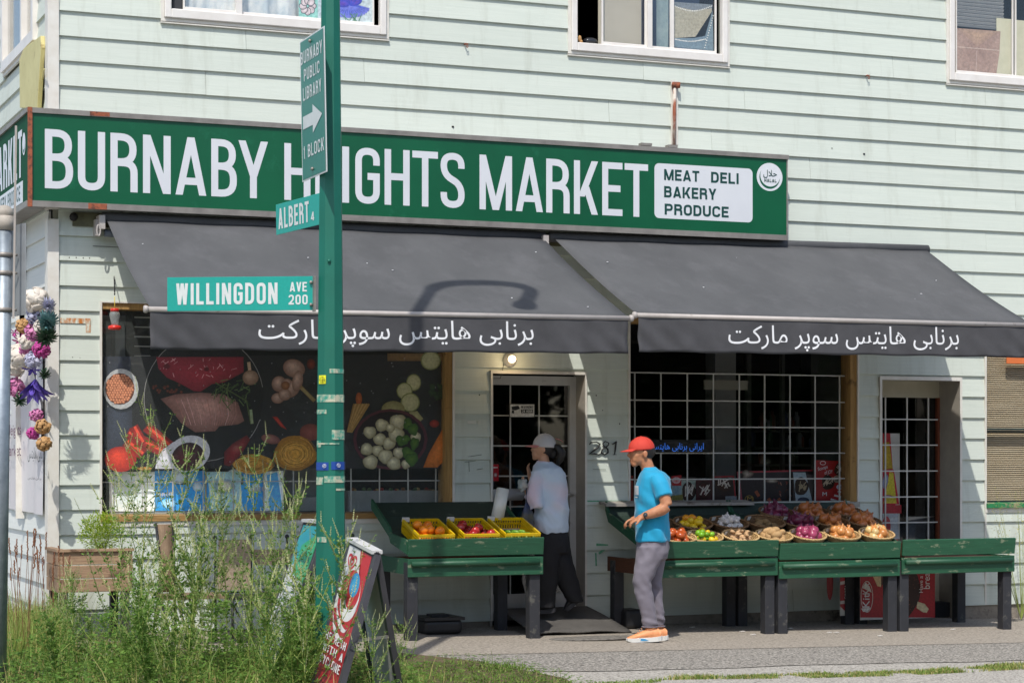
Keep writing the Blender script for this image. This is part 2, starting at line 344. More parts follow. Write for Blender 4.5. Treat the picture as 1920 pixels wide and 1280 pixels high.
# flat print built as layered coloured shapes
class Print:
    def __init__(s, f, n): s.f = f; s.n = Vector(n); s.v = []; s.fc = []; s.c = []; s.k = 0
    def fan(s, pts, c0, c1=None, ctr=None):
        c0 = lin(c0); c1 = lin(c1) if c1 else c0; n = len(s.v); s.k += 1; o = s.n*(.00006*s.k)
        if ctr is None: ctr = (sum(p[0] for p in pts)/len(pts), sum(p[1] for p in pts)/len(pts))
        s.v.append(s.f(*ctr)+o); s.c.append(c0)
        for p in pts: s.v.append(s.f(*p)+o); s.c.append(c1)
        m = len(pts); s.fc += [(n, n+1+i, n+1+(i+1) % m) for i in range(m)]; return s
    def ell(s, cx, cy, rx, ry, c0, c1=None, rot=0., seg=20, hl=(0, 0), wob=0.):
        cr, sr = math.cos(R(rot)), math.sin(R(rot)); pts = []
        ph = random.random()*6
        for i in range(seg):
            a = 2*PI*i/seg; k = 1+wob*math.sin(3*a+ph)+wob*.6*math.sin(5*a+ph*2); x, y = rx*k*math.cos(a), ry*k*math.sin(a); pts.append((cx+x*cr-y*sr, cy+x*sr+y*cr))
        return s.fan(pts, c0, c1, (cx+hl[0]*rx, cy+hl[1]*ry))
    def line(s, pts, w, c, c1=None):
        for i in range(len(pts)-1):
            (x0, y0), (x1, y1) = pts[i], pts[i+1]; d = math.hypot(x1-x0, y1-y0) or 1; nx, ny = -(y1-y0)/d*w/2, (x1-x0)/d*w/2
            s.fan([(x0+nx, y0+ny), (x1+nx, y1+ny), (x1-nx, y1-ny), (x0-nx, y0-ny)], c, c1)
        return s
    def ring(s, cx, cy, rx, ry, w, c, rot=0, a0=0, a1=360, seg=24, taper=False):
        cr, sr = math.cos(R(rot)), math.sin(R(rot)); P = []
        for i in range(seg+1):
            a = R(a0+(a1-a0)*i/seg); x, y = rx*math.cos(a), ry*math.sin(a); P.append((cx+x*cr-y*sr, cy+x*sr+y*cr))
        n = len(s.v); s.k += 1; o = s.n*(.00006*s.k); cc = lin(c); m = len(P); loop = abs(a1-a0) == 360
        for i, (x, y) in enumerate(P):
            q0 = P[i-1] if i > 0 else (P[-2] if loop else P[0]); q1 = P[i+1] if i < m-1 else (P[1] if loop else P[-1]); dx, dy = q1[0]-q0[0], q1[1]-q0[1]; d = math.hypot(dx, dy) or 1
            ww = w*(max(.12, math.sin(PI*i/seg)) if taper else 1)/2; s.v += [s.f(x-dy/d*ww, y+dx/d*ww)+o, s.f(x+dy/d*ww, y-dx/d*ww)+o]; s.c += [cc, cc]
        for i in range(m-1): a = n+2*i; s.fc += [(a, a+2, a+3, a+1)]
        return s
    def make(s, name, m, parent=None, **k):
        mb = MB(); mb.add(s.v, s.fc); o = mb.make(name, m, parent, **k); at = o.data.color_attributes.new('Col', 'FLOAT_COLOR', 'POINT')
        at.data.foreach_set('color', np.array([(*c, 1.) for c in s.c], dtype=np.float32).ravel()); return o
NF = Vector((0, -1, 0))
# ================================================================ THE SETTING: ground
M_pave = mat('pavement asphalt', '#857d72', '#a89f92', rough=.92, scale=42, bump=.4, bscale=120, worn='#4f4942', wscale=48, wlo=.53, whi=.66, contrast=.06)
M_road = mat('coarse asphalt', '#6a665f', '#b0aaa0', rough=.95, scale=52, bump=.7, bscale=110, worn='#34312d', wscale=44, wlo=.52, whi=.62, contrast=.1)
M_grav = mat('pale gravel', '#8f8a82', '#bdb8ae', rough=.95, scale=60, bump=.8, bscale=110, worn='#5a554d', wscale=40, wlo=.52, whi=.63, contrast=.1)
M_soil = mat('dry soil', '#4a3f2c', '#6d6046', rough=1, scale=20, bump=.6, bscale=60)
M_far = mat('road surface', '#8a8780', '#9c9890', rough=.95, scale=30)
def sheet(name, poly_fn, xs, ys, dz, m, label=None):
    mb = MB(); vs = []; nx, ny = len(xs), len(ys)
    for y in ys:
        for x in xs:
            X, Y = poly_fn(x, y); vs.append((X, Y, G(X, Y)+dz))
    mb.add(vs, [(j*nx+i, j*nx+i+1, (j+1)*nx+i+1, (j+1)*nx+i) for j in range(ny-1) for i in range(nx-1)], 0, True)
    o = mb.make(name, m, org=(0, 0, 0)); o['kind'] = 'structure'; return o
def rng(a, b, n): return [a+(b-a)*i/n for i in range(n+1)]
def Gfar(x, y): return max(-.35, G(max(-4, min(16, x)), max(-8, min(3, y)))-(0 if y > -8 else 0))
mb = MB(); xs = [-150, -60, -20]+rng(-4, 16, 20)+[25, 60, 150]; ys = [-150, -60, -30, -20]+rng(-12, 3, 20)+[10, 40, 120]
vs = [(x, y, Gfar(x, y)-.012) for y in ys for x in xs]; nx = len(xs)
mb.add(vs, [(j*nx+i, j*nx+i+1, (j+1)*nx+i+1, (j+1)*nx+i) for j in range(len(ys)-1) for i in range(nx-1)])
o = mb.make('ground', M_far, org=(0, 0, 0)); o['kind'] = 'structure'
def wob(x, k=1.): return .05*math.sin(x*2.3+k)+.03*math.sin(x*6.1+k*3)
YS1 = -2.05; YS2 = -3.15
sheet('pavement', lambda x, y: (x, y), rng(1.5, 16, 30), rng(YS1, .3, 6), 0, M_pave)
sheet('coarse_asphalt_strip', lambda x, y: (x, y if y > YS2+.01 else YS2+wob(x)*.6), rng(1.5, 16, 60), rng(YS2, YS1+.02, 4), -.003, M_road)
sheet('gravel_shoulder', lambda x, y: (x, y), rng(1.5, 16, 20), rng(-7, YS2+.1, 5), -.008, M_grav)
# soil under the verge at the left
def soilfn(x, y): return (x, y)
mb = MB(); pts = [pg(-60, 1290), pg(-60, 1190), pg(60, 1150), pg(170, 1200), pg(420, 1222), pg(600, 1222), pg(760, 1225), pg(900, 1240), pg(1060, 1272), pg(1100, 1300), pg(1100, 1500), pg(-60, 1500)]
ctr = pg(450, 1330); vs = [ctr+Vector((0, 0, .006))]+[p+Vector((0, 0, .006)) for p in pts]
mb.add(vs, [(0, 1+i, 1+(i+1) % len(pts)) for i in range(len(pts))]); o = mb.make('soil_verge', M_soil, org=(0, 0, 0)); o['kind'] = 'structure'

# ================================================================ THE BUILDING
M_sid = mat('mint siding paint', '#c2cac0', '#cbd2c8', rough=.62, scale=3.2, stretch=(.6, 3, 26), bump=.16, bscale=14, vary=.035, worn='#acb1a4', wscale=2.2, wlo=.53, whi=.85, wst=(2.4, 1, .33), wfix=True)
M_sidw = mat('white siding paint', '#ccd0cb', '#d6d8d3', rough=.6, scale=3, stretch=(3, .6, 22), bump=.12, bscale=14, vary=.03)
M_trim = mat('white trim paint', '#dcdad3', '#cfcabf', rough=.5, scale=9, worn='#9d9488', wscale=14, wlo=.66, whi=.74, bump=.08)
M_vinyl = mat('white window vinyl', '#e4e1dc', '#d6d1cb', rough=.4, scale=5, worn='#a59a90', wscale=22, wlo=.66, whi=.76)
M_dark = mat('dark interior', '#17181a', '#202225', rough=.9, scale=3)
M_shth = mat('sheathing', '#8b8d80', rough=.9)
M_conc = mat('concrete foundation', '#7d756a', '#9a9184', rough=.95, scale=12, bump=.5, worn='#4d463d', wscale=6, wlo=.52, whi=.66)
M_glass = mat_glass('window glass'); M_glassh = mat_glass('dusty window glass', haze=.035)
M_gril = mat('white grille paint', '#d8d8d2', '#c9c8c0', rough=.45, scale=20)
M_wood = mat('weathered jamb wood', '#8a6a3c', '#b08a52', rough=.8, scale=4, stretch=(14, 14, 1), bump=.3, worn='#5d4527', wscale=6, wlo=.58, whi=.7)
M_woodh = mat('weathered sill wood', '#b08d58', '#8d6a3c', rough=.8, scale=4, stretch=(1, 14, 14), bump=.3, worn='#5a4630', wscale=6, wlo=.6, whi=.7)
M_cream = mat('cream door paint', '#b5b09c', '#a7a28d', rough=.55, scale=5)
E_ = .1998; Z0 = 1.0965
XC = 3.05; XE = 15.2; ZT = 8.0
bld = thing('store_building', 'two-storey corner shop clad in mint green lapped siding', 'building', (XC, 0, 0))
ox0, ox1 = X0(189), X0(849)
d1a, d1b = X0(920.5), X0(1096); rwa, rwb = X0(1179), X0(1607); d2a, d2b = X0(1649), X0(1799); w3a = X0(1847); w3b = w3a+1.5
u1a, u1b = X0(307), X0(722); u2a, u2b = X0(1069), X0(1361); u3a = X0(1777); u3b = u3a+(u1b-u1a)
WTOP = 2.765
HOLES = [(ox0, ox1, 1.045, WTOP), (d1a, d1b, -.2, 2.257), (rwa, rwb, 1.10, WTOP), (d2a, d2b, -.2, 2.257), (w3a, w3b, 1.04, WTOP),
         (u1a, u1b, 5.10, 6.25), (u2a, u2b, 5.10, 6.25), (u3a, u3b, 5.11, 6.25)]
def wall_holes(mb, x0, x1, z0, z1, holes, y0, y1):
    xs = sorted({x0, x1, *[a for h in holes for a in h[:2] if x0 < a < x1]}); zs = sorted({z0, z1, *[a for h in holes for a in h[2:] if z0 < a < z1]})
    for i in range(len(xs)-1):
        run = None
        for j in range(len(zs)-1):
            cx, cz = (xs[i]+xs[i+1])/2, (zs[j]+zs[j+1])/2
            if not any(h[0] < cx < h[1] and h[2] < cz < h[3] for h in holes): mb.box(xs[i], xs[i+1], y0, y1, zs[j], zs[j+1])
mb = MB(); wall_holes(mb, XC+.02, XE, .1, ZT, HOLES, .025, .14)
wall = mb.make('wall', M_shth, bld, kind='structure')
rnd = random.Random(3)
BY = -.0195
def board(x0, x1, z0, z1, parent, y=0., m=None, side=False):
    mb = MB(); j = rnd.uniform(-.0015, .0015); dz = rnd.uniform(-.0012, .0012); zz0 = z0+dz
    pr = [(.024, zz0), (BY+j, zz0), (BY+j, zz0+.003), (.003+j, z1+.012), (.024, z1+.012)]
    if not side: mb.prism([(x0, a+y, b) for a, b in pr], (x1-x0, 0, 0))
    else: mb.prism([(XC+a, x0, b) for a, b in pr], (0, x1-x0, 0))
    return mb.make('siding_board', m or M_sid, parent)
k = -5
while Z0+k*E_ < ZT-.1:
    z0, z1 = Z0+k*E_, Z0+(k+1)*E_; zc = (z0+z1)/2
    # an opening edge inside the course: split the course there
    cuts = sorted({z0, z1, *[a for h in HOLES for a in h[2:] if z0+.012 < a < z1-.012]})
    def band(zm):
        segs = [(XC+.062, XE)]
        for h in HOLES:
            if h[2]-.01 < zm < h[3]+.01:
                ns = []
                for a, b in segs:
                    if h[1] <= a or h[0] >= b: ns.append((a, b)); continue
                    if h[0] > a: ns.append((a, h[0]-.012))
                    if h[1] < b: ns.append((h[1]+.012, b))
                segs = ns
        return segs
    def inter(A, B): return [(max(a, c), min(b, d)) for a, b in A for c, d in B if min(b, d)-max(a, c) > .004]
    def minus(A, B):
        for c, d in B:
            ns = []
            for a, b in A:
                if d <= a or c >= b: ns.append((a, b)); continue
                if c > a+.004: ns.append((a, c))
                if d < b-.004: ns.append((d, b))
            A = ns
        return A
    bands = [(za, zb, band((za+zb)/2)) for za, zb in zip(cuts[:-1], cuts[1:])]
    full = bands[0][2]
    for q in bands[1:]: full = inter(full, q[2])
    for a, b in full:
        x = a; first = True
        while b-x > .001:
            L_ = 3.66 if not first else 1.2+((k*1.37+a) % 2.4)
            e = min(b, x+L_)
            if b-e < .5: e = b
            board(x, e-(.0025 if e < b else 0), z0, z1, wall); x = e; first = False
    for za, zb, sg_ in bands:
        for a, b in minus(sg_, full):
            mb = MB(); t = (za-z0)/(z1-z0); y0_ = BY+(.003-BY)*t; top = zb+(.012 if zb == z1 else 0)
            mb.prism([(a, .024, za), (a, y0_, za), (a, BY+(.003-BY)*(zb-z0)/(z1-z0), top), (a, .024, top)], (b-a, 0, 0)); mb.make('siding_board', M_sid, wall)
    k += 1
# foundation, corner boards, left side wall
mb = MB(); mb.box(XC+.03, d1a-.02, .0, .2, -.25, .094); mb.box(d1b+.02, d2a-.02, .0, .2, -.25, .094); mb.box(d2b+.02, XE, .0, .2, -.25, .094)
mb.make('foundation', M_conc, bld)
mb = MB(); mb.box(XC-.03, XC+.06, -.03, .02, .06, 3.42); mb.box(XC-.03, XC-.005, .022, .095, .06, 3.42); mb.make('corner_board', M_trim, bld)
mb = MB(); mb.box(XC-.03, XC+.06, -.03, .02, 3.5, ZT); mb.box(XC-.03, XC-.005, .022, .095, 3.5, ZT); mb.make('corner_board', M_trim, bld)
mb = MB(); mb.box(X0(1848)-.02, X0(1848)-.003, -.02, .02, .1, 2.74); mb.make('vertical_trim', M_trim, bld)
# side wall boards (seen steeply); window low edge at z
sw = MB(); sw.box(XC+.02, XC+.14, .02, 9, .1, ZT); sidew = sw.make('side_wall', M_shth, bld, kind='structure')
SWIN = (.55, 2.2, 4.95, 6.3)
k = -5
while Z0+k*E_ < ZT-.1:
    z0, z1 = Z0+k*E_, Z0+(k+1)*E_; zc = (z0+z1)/2
    segs = [(.095, 4.6), (4.6, 9)]
    if SWIN[2] < zc < SWIN[3]: segs = [(.095, SWIN[0]), (SWIN[1], 9)]
    for a, b in segs:
        mb = MB(); m_ = M_sidw if zc < 3.5 else M_sid
        mb.prism([(XC+.024, a, z0), (XC+BY, a, z0), (XC+.003, a, z1+.012), (XC+.024, a, z1+.012)], (0, b-a, 0)); mb.make('siding_board', m_, sidew)
    k += 1
# roof and floors
mb = MB(); mb.box(XC-.4, XE+.4, -.45, 9.4, ZT, ZT+.25); mb.make('roof', mat('roof felt', '#4c4a48', rough=.9), bld)
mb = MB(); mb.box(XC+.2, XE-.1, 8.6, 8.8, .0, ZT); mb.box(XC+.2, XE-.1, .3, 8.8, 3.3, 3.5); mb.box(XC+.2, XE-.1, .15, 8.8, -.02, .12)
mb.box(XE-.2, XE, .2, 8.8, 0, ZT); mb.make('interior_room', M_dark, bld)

def frame(mb, x0, x1, z0, z1, y0, y1, w, wb=None, wt=None, mi=0):
    wb = wb or w; wt = wt or w
    mb.box(x0, x0+w, y0, y1, z0, z1, mi); mb.box(x1-w, x1, y0, y1, z0, z1, mi)
    mb.box(x0+w, x1-w, y0, y1, z0, z0+wb, mi); mb.box(x0+w, x1-w, y0, y1, z1-wt, z1, mi)
def window_empty(lab=None):
    o = bpy.data.objects.new('window', None); COL.objects.link(o); o.parent = bld; WL[o.name] = WL[bld.name].copy()
    if lab: o['label'] = lab
    return o
def pane(x0, x1, z0, z1, y, parent, m=None):
    mb = MB(); mb.box(x0, x1, y, y+.004, z0, z1); return mb.make('pane', m or M_glass, parent)
# ---- big shop window, left
def shop_window(x0, x1, z0, z1, lab, jl, jr, sill_m):
    wn = window_empty(lab)
    mb = MB(); mb.box(x0-.012, x0+.006, -.022, .0, z0-.02, z1+.012); mb.box(x1-.006, x1+.012, -.022, .0, z0-.02, z1+.012); mb.box(x0+.006, x1-.006, -.022, 0, z1, z1+.012)
    mb.make('flashing', M_trim, wn)
    mb = MB(); mb.box(x0+.006, x0+jl, -.004, .16, z0, z1-.05); mb.box(x1-jr, x1-.006, -.004, .16, z0, z1-.05); mb.box(x0+.006, x1-.006, -.004, .16, z1-.05, z1); mb.make('jamb', M_wood, wn)
    mb = MB(); mb.prism([(x0-.01, -.035, z0-.045), (x0-.01, .16, z0-.045), (x0-.01, .16, z0+.012), (x0-.01, -.035, z0)], (x1-x0+.02, 0, 0)); mb.make('sill', sill_m, wn)
    mb = MB(); mb.box(x0-.012, x1+.012, -.024, .0, z0-.085, z0-.047); mb.make('sill_trim', M_trim, wn)
    return wn
def grille(parent, x0, x1, z0, z1, xs, zs, y, r=.005, name='grille_bar', m=None):
    for x in xs:
        mb = MB(); mb.box(x-r, x+r, y-r, y+r, z0, z1); mb.make(name, m or M_gril, parent)
    for z in zs:
        mb = MB(); mb.box(x0, x1, y-r*1.3, y-r*.2+.0, z-r, z+r); mb.make(name, m or M_gril, parent)
wl = shop_window(ox0, ox1, 1.045, WTOP, 'left shop window with a food mural over its middle', .012, .075, M_woodh)
YG = .05
pane(ox0+.012, ox1-.075, 1.05, WTOP-.05, YG, wl, M_glassh)
gx = [X0(u, .13) for u in (209, 267, 324, 381, 437.5, 495, 550, 602, 658, 711.5, 765, 817)]
gz = [px(300, v, .13).z for v in (682, 738, 794, 849, 903)]
grille(wl, ox0+.02, X0(835, .13), 1.05, px(300, 676, .13).z, gx, gz, .13, .0045)
# ---- right shop window
wr = shop_window(rwa, rwb, 1.10, WTOP, 'right shop window behind a white square grille', .006, .075, mat('grey sill paint', '#a9a59c', '#7d776c', rough=.7, scale=8, worn='#6b5540', wscale=8, wlo=.55, whi=.62))
pane(rwa+.01, rwb-.075, 1.105, WTOP-.05, YG, wr)
gx = [X0(u, .1) for u in (1190, 1239, 1288.5, 1337.5, 1386, 1433.5, 1481, 1528, 1574)]
gz = [px(1300, v, .1).z for v in (700, 751, 800, 849, 898)]
grille(wr, rwa+.01, X0(1592, .1), 1.11, px(1300, 699, .1).z, gx, gz, .1, .0056)
# inside: column, shelves, boxes seen through the glass
mb = MB(); mb.box(X0(1341, .9), X0(1380, .9), .9, 1.1, .1, 3.2); mb.make('column', mat('grey column paint', '#777a78', rough=.7), bld)
mb = MB(); a = px(1321, 712, .55); b = px(1402, 731, .55); mb.box(a.x, b.x, .55, .57, b.z, a.z); mb.make('header_box', mat('dim beige board', '#8b897b', rough=.8), bld)
mb = MB(); mb.box(X0(1592, .2), X0(1600, .2), .17, .9, 1.1, 2.7); mb.box(X0(1466, 1.4), X0(1472, 1.4), 1.4, 1.45, .1, 2.55); mb.box(X0(1401, 1.6), X0(1409, 1.6), 1.6, 1.65, .1, 2.55); mb.make('shelf_post', mat('dim shelf metal', '#50534f', rough=.7), bld)
# ---- window 3 with blinds
w3 = window_empty('ground floor window with beige blinds at the right edge')
M_dg = mat('dark green window frame', '#1d2b29', '#2a3a37', rough=.5)
mb = MB(); mb.box(w3a-.012, w3a+.004, -.022, .02, 1.03, WTOP); mb.box(w3b, w3b+.012, -.022, .02, 1.03, WTOP); mb.box(w3a+.004, w3b, -.022, .02, WTOP, WTOP+.012); mb.make('flashing', M_trim, w3)
zmid = px(1860, 806, .02).z
mb = MB(); frame(mb, w3a+.004, w3b, zmid, WTOP, .0, .04, .018, .02); frame(mb, w3a+.004, w3b, 1.075, zmid-.002, .03, .06, .02); mb.make('window_frame', M_dg, w3)
mb = MB(); mb.prism([(w3a, -.05, 1.03), (w3a, .1, 1.03), (w3a, .1, 1.09), (w3a, -.05, 1.07)], (w3b-w3a, 0, 0)); mb.make('sill', mat('chipped green sill', '#1d6a3e', '#2f8a55', rough=.6, scale=8, worn='#8d8c6c', wscale=9, wlo=.5, whi=.56), w3)
mb = MB(); mb.box(w3a-.01, w3b, -.024, .0, .985, 1.028); mb.make('sill_trim', M_trim, w3)
pane(w3a+.02, w3b-.02, zmid+.02, WTOP-.02, .02, w3); pane(w3a+.02, w3b-.02, 1.09, zmid-.02, .05, w3)
M_bl = mat('beige blind slat', '#b9a98c', '#c9bb9f', rough=.5, scale=3)
z = 1.1; M_bd = mat('blind backing', '#6a5c48', rough=.9)
sl0 = MB(); sl0.prism([(0, 0, 0), (0, .016, .017), (0, .0175, .0165), (0, .0015, -.0005)], (w3b-w3a-.05, 0, 0)); slm = sl0.mesh('blind_slat', M_bl)
while z < WTOP-.03:
    o = place(slm, 'blind_slat', w3, Vector((w3a+.025, .09, z))-WL[bld.name], (rnd.uniform(-.05, .05), 0, 0)); z += .0205
mb = MB(); mb.box(w3a+.02, w3b, .125, .13, 1.08, WTOP); mb.make('blind_backing', M_bd, w3)
a = px(1888, 670, -.006); b = px(1930, 681, -.006)
tag(MB().box(X0(1887, .01), X0(1960, .01), .0, .012, px(1888, 681, 0).z, px(1888, 660, 0).z).make('orange_notice', mat('orange notice', '#d2703a', rough=.5)), 'orange notice strip stuck at the top of the blind window', 'notice')

# ---- upper windows
def upper_window(x0, x1, z0, z1, lab, splits):
    wn = window_empty(lab)
    mb = MB(); frame(mb, x0, x1, z0, z1, -.045, .02, .055, .075, .055); o = mb.make('window_frame', M_vinyl, wn); bevel(o, .006)
    mb = MB(); frame(mb, x0-.028, x1+.028, z0-.028, z1+.028, -.022, .0, .026); mb.make('casing', M_trim, wn)
    mb = MB(); mb.prism([(x0-.03, -.03, z0-.045), (x0-.03, .0, z0-.045), (x0-.03, .0, z0-.03), (x0-.03, -.03, z0-.036)], (x1-x0+.06, 0, 0)); mb.make('drip_cap', M_trim, wn)
    for a, b, y, wd in splits:
        mb = MB(); frame(mb, a, b, z0+.077, z1-.057, y-.01, y+.014, wd, .028, .03); o = mb.make('sash', M_vinyl, wn); bevel(o, .003)
    return wn
U = lambda u: X0(u, -.0)
wu1 = upper_window(u1a, u1b, 5.10, 6.25, 'upper left window with pale curtains and stained glass film', [(U(343), U(446), .0, .016), (U(452), U(702), .012, .012)])
mb = MB(); mb.box(U(441), U(452), -.035, .012, 5.176, 6.19); mb.make('mullion', M_vinyl, wu1)
for a, b in ((U(343), U(446)), (U(452), U(702))): pane(a+.01, b-.01, 5.19, 6.2, .018, wu1)
wu2 = upper_window(u2a, u2b, 5.10, 6.25, 'upper middle window standing partly open', [(U(1127), U(1212), -.004, .018), (U(1214), U(1344), .01, .014)])
mb = MB(); mb.box(U(1211), U(1220), -.035, .0, 5.176, 6.19); mb.box(U(1258), U(1265), .012, .03, 5.2, 6.19); mb.make('mullion', M_vinyl, wu2)
for a, b in ((U(1130), U(1212)), (U(1216), U(1343))): pane(a+.01, b-.01, 5.19, 6.2, .02, wu2)
wu3 = upper_window(u3a, u3b, 5.11, 6.25, 'upper right window with half raised blinds', [(U(1792), U(1905), .0, .01), (U(1899), u3b-.06, .012, .012)])
pane(U(1792), U(1899), 5.19, 6.2, .015, wu3); pane(U(1903), u3b-.06, 5.19, 6.2, .02, wu3)
# curtains
def curtain(x0, x1, z0, z1, y, m, amp=.02, fr=28., name='curtain', parent=None, seed=0, **k):
    mb = MB(); nx = max(12, int((x1-x0)*60)); vs = []
    for j in range(9):
        for i in range(nx+1):
            x = x0+(x1-x0)*i/nx; z = z0+(z1-z0)*j/8
            vs.append((x, y+amp*math.sin(x*fr+2*math.sin(x*5+seed)+z*1.2)+.3*amp*math.sin(x*71), z))
    mb.add(vs, [(j*(nx+1)+i, j*(nx+1)+i+1, (j+1)*(nx+1)+i+1, (j+1)*(nx+1)+i) for j in range(8) for i in range(nx)], 0, True)
    return mb.make(name, m, parent, **k)
curtain(U(352), U(630), 5.14, 6.3, .09, mat('pale blue lace curtain', '#b9c6cc', '#dfe2df', rough=.8, scale=9, contrast=.08), .025, 22, parent=wu1)
mb = MB(); mb.box(U(325), U(343), .03, .05, 5.18, 6.2); mb.make('curtain_edge', mat('dark curtain', '#3a3b3f', rough=.9), wu1)
def fx(Y): return lambda u, v: px(u, v, Y)
P = Print(fx(.016), NF)      # stained glass film
P.fan([(560, 70), (700, 70), (700, -30), (560, -30)], '#a9bcc4', '#c4d0d2'); P.fan([(560, 70), (596, 70), (596, -30), (560, -30)], '#8fc4bb')
for a in range(0, 360, 45): P.ell(577+9*math.cos(R(a)), 12+10*math.sin(R(a)), 7, 6, '#d9cfd0', '#c7b9bd', a); P.ring(577+9*math.cos(R(a)), 12+10*math.sin(R(a)), 7, 6, 1.1, '#3c4a52', a)
for k in range(16):
    a = 200+k*9; P.line([(655, 8), (655+34*math.cos(R(a-0))*(1.2), 8-26*math.sin(R(a)))], 6, '#4560c0', '#7a7fd0')
for a in (20, 60, 100, 140, 175): P.ell(655+12*math.cos(R(a)), 8-10*math.sin(R(a)), 13, 7, '#6a4fb0', '#3f4fb6', -a)
for k in range(9): P.line([(655+rnd.uniform(-22, 25), 26), (640+k*6, 62)], 1.3, '#5f8a70')
P.make('stained_film', mat_print('print film', rough=.3), wu1)
# upper middle contents
mb = MB(); mb.box(U(1128), U(1209), .07, .075, 5.17, 6.25); mb.make('roller_blind', mat('beige roller blind', '#b5ae9c', '#aaa390', rough=.8, scale=2), wu2)
mb = MB(); mb.box(U(1214), U(1345), .35, .36, 5.1, 6.3); mb.make('blue_backdrop', mat('blue drape', '#4d6485', '#5b7292', rough=.8, scale=3), wu2)
curtain(U(1239), U(1262), 5.12, 5.92, .1, mat('grey green cloth', '#7f9498', '#96a7a6', rough=.9, scale=14), .012, 40, 'cloth', wu2)
P = Print(fx(.11), NF)
P.fan([(1264, 10), (1300, 17), (1335, 14), (1334, 60), (1322, 68), (1300, 72), (1264, 72)], '#a8a18a', '#b3ad97')
P.fan([(1264, 72), (1300, 72), (1322, 68), (1336, 20), (1338, 96), (1264, 88)], '#6c8291', '#7e949f')
P.fan([(1264, 4), (1336, 9), (1335, 16), (1300, 20), (1264, 12)], '#7c858a')
for k in range(22): t = k/21; P.ell(1266+68*t, 12+9*math.sin(PI*t), 1.3, 1.3, '#e8e8e0', seg=6); P.ell(1266+56*t, 74+4*math.sin(PI*t), 1.3, 1.3, '#e8e8e0', seg=6)
for k in range(14): t = k/13; P.ell(1337-16*t, 30+60*t, 1.3, 1.3, '#e8e8e0', seg=6)
P.make('patterned_cloth', mat_print('print cloth', rough=.9), wu2)
tag(MB().ell(px(1107, 78, .05), .07, .04, .035, 14, 8).make('glass_bowl', mat('smoky glass', '#2a2c30', rough=.1)), 'smoky glass bowl on the sill of the open upper window', 'bowl')
tag(MB().ell(px(1087, 73, -.0), .018, .015, .03, 8, 6).ell(px(1090, 79, -.01), .014, .012, .02, 8, 6).make('dried_flower', mat('tan petals', '#b08858', rough=.8)), 'tan dried flower head caught at the corner of the open upper window', 'flower')
# upper right contents
z = px(1800, 50, .08).z
mb = MB(); mb.box(0, U(1890)-U(1793), 0, .004, 0, .03); bm_ = mb.mesh('blind_slat', mat('grey blind slat', '#b5b6b4', '#c5c5c2', rough=.5))
while z < 6.2: place(bm_, 'blind_slat', wu3, Vector((U(1793), .08, z))-WL[bld.name], (R(35), 0, 0)); z += .034
P = Print(fx(.055), NF); P.fan([(1793, 53), (1876, 59), (1874, 100), (1868, 140), (1793, 136)], '#9d7f70', '#b09383', (1832, 88)); P.fan([(1832, 88), (1793, 53), (1876, 59)], '#c0a083', '#a88a77'); P.line([(1793, 88), (1875, 95)], 1.5, '#c9b3a2'); P.line([(1832, 88), (1830, 136)], 1, '#c4ad9e')
P.make('paper_bag', mat_print('print kraft', rough=.8), wu3)
mb = MB(); a = px(1868, 34, .065); b = px(1898, 145, .065); mb.box(a.x, b.x, .06, .065, b.z, a.z); a = px(1905, 38, .065); mb.box(a.x, a.x+.3, .06, .065, b.z, a.z); mb.make('curtain', mat('cream cloth', '#d4d0b4', '#c6c3a4', rough=.9, scale=8), wu3)
# side window
swn = window_empty('upper side window left of the corner'); mb = MB()
for (a, b, c, d) in ((SWIN[0], SWIN[0]+.09, SWIN[2], SWIN[3]), (SWIN[1]-.09, SWIN[1], SWIN[2], SWIN[3]), (SWIN[0]+.09, SWIN[1]-.09, SWIN[2], SWIN[2]+.09), (SWIN[0]+.09, SWIN[1]-.09, SWIN[3]-.09, SWIN[3]), (1.1, 1.16, SWIN[2]+.09, SWIN[3]-.09)): mb.box(XC-.05, XC+.02, a, b, c, d)
mb.make('window_frame', M_vinyl, swn); mb = MB(); mb.box(XC, XC+.005, SWIN[0]+.08, SWIN[1]-.08, SWIN[2]+.08, SWIN[3]-.08); mb.make('pane', M_glass, swn)
mb = MB(); mb.box(XC+.06, XC+.07, SWIN[0]+.08, SWIN[1]-.08, SWIN[2]+.08, SWIN[3]-.08); mb.make('dark_curtain', mat('dark curtain', '#3a3b3f', rough=.9), swn)
mb = MB(); mb.box(XC-.03, XC-.012, SWIN[0]-.03, SWIN[1], SWIN[2]-.035, SWIN[2]); mb.make('casing', M_trim, swn)

# ---- door 1
def reveal(x0, x1, z1, dp, m, nm='door_surround'):
    mb = MB(); mb.box(x0-.012, x0+.005, -.022, dp, -.05, z1-.005); mb.box(x1-.005, x1+.012, -.022, dp, -.05, z1-.005); mb.box(x0-.012, x1+.012, -.022, dp, z1-.005, z1+.014)
    return mb.make(nm, m, bld)
M_rev = mat('grey reveal', '#a8a297', '#98928a', rough=.6, scale=6)
M_alu = mat('white aluminium door', '#c9c8c4', '#bcbab5', rough=.4, scale=5, worn='#8f8b84', wscale=12, wlo=.62, whi=.72)
reveal(d1a, d1b, 2.257, .22, M_rev)
mb = MB(); mb.box(d1a-.012, d1a+.006, -.03, -.022, .1, 2.27); mb.box(d1b-.006, d1b+.012, -.03, -.022, .1, 2.27); mb.box(d1a+.006, d1b-.006, -.03, -.022, 2.245, 2.27); mb.make('flashing', M_trim, bld)
DY = .19
dr = bpy.data.objects.new('door', None); COL.objects.link(dr); dr.parent = bld; WL[dr.name] = WL[bld.name].copy(); dr['label'] = 'glazed shop entrance door with white grille'
dzt = 2.235; dzb = .17
def fm(u, Y=DY): return X0(u, Y)
da, db = fm(921), fm(1079)
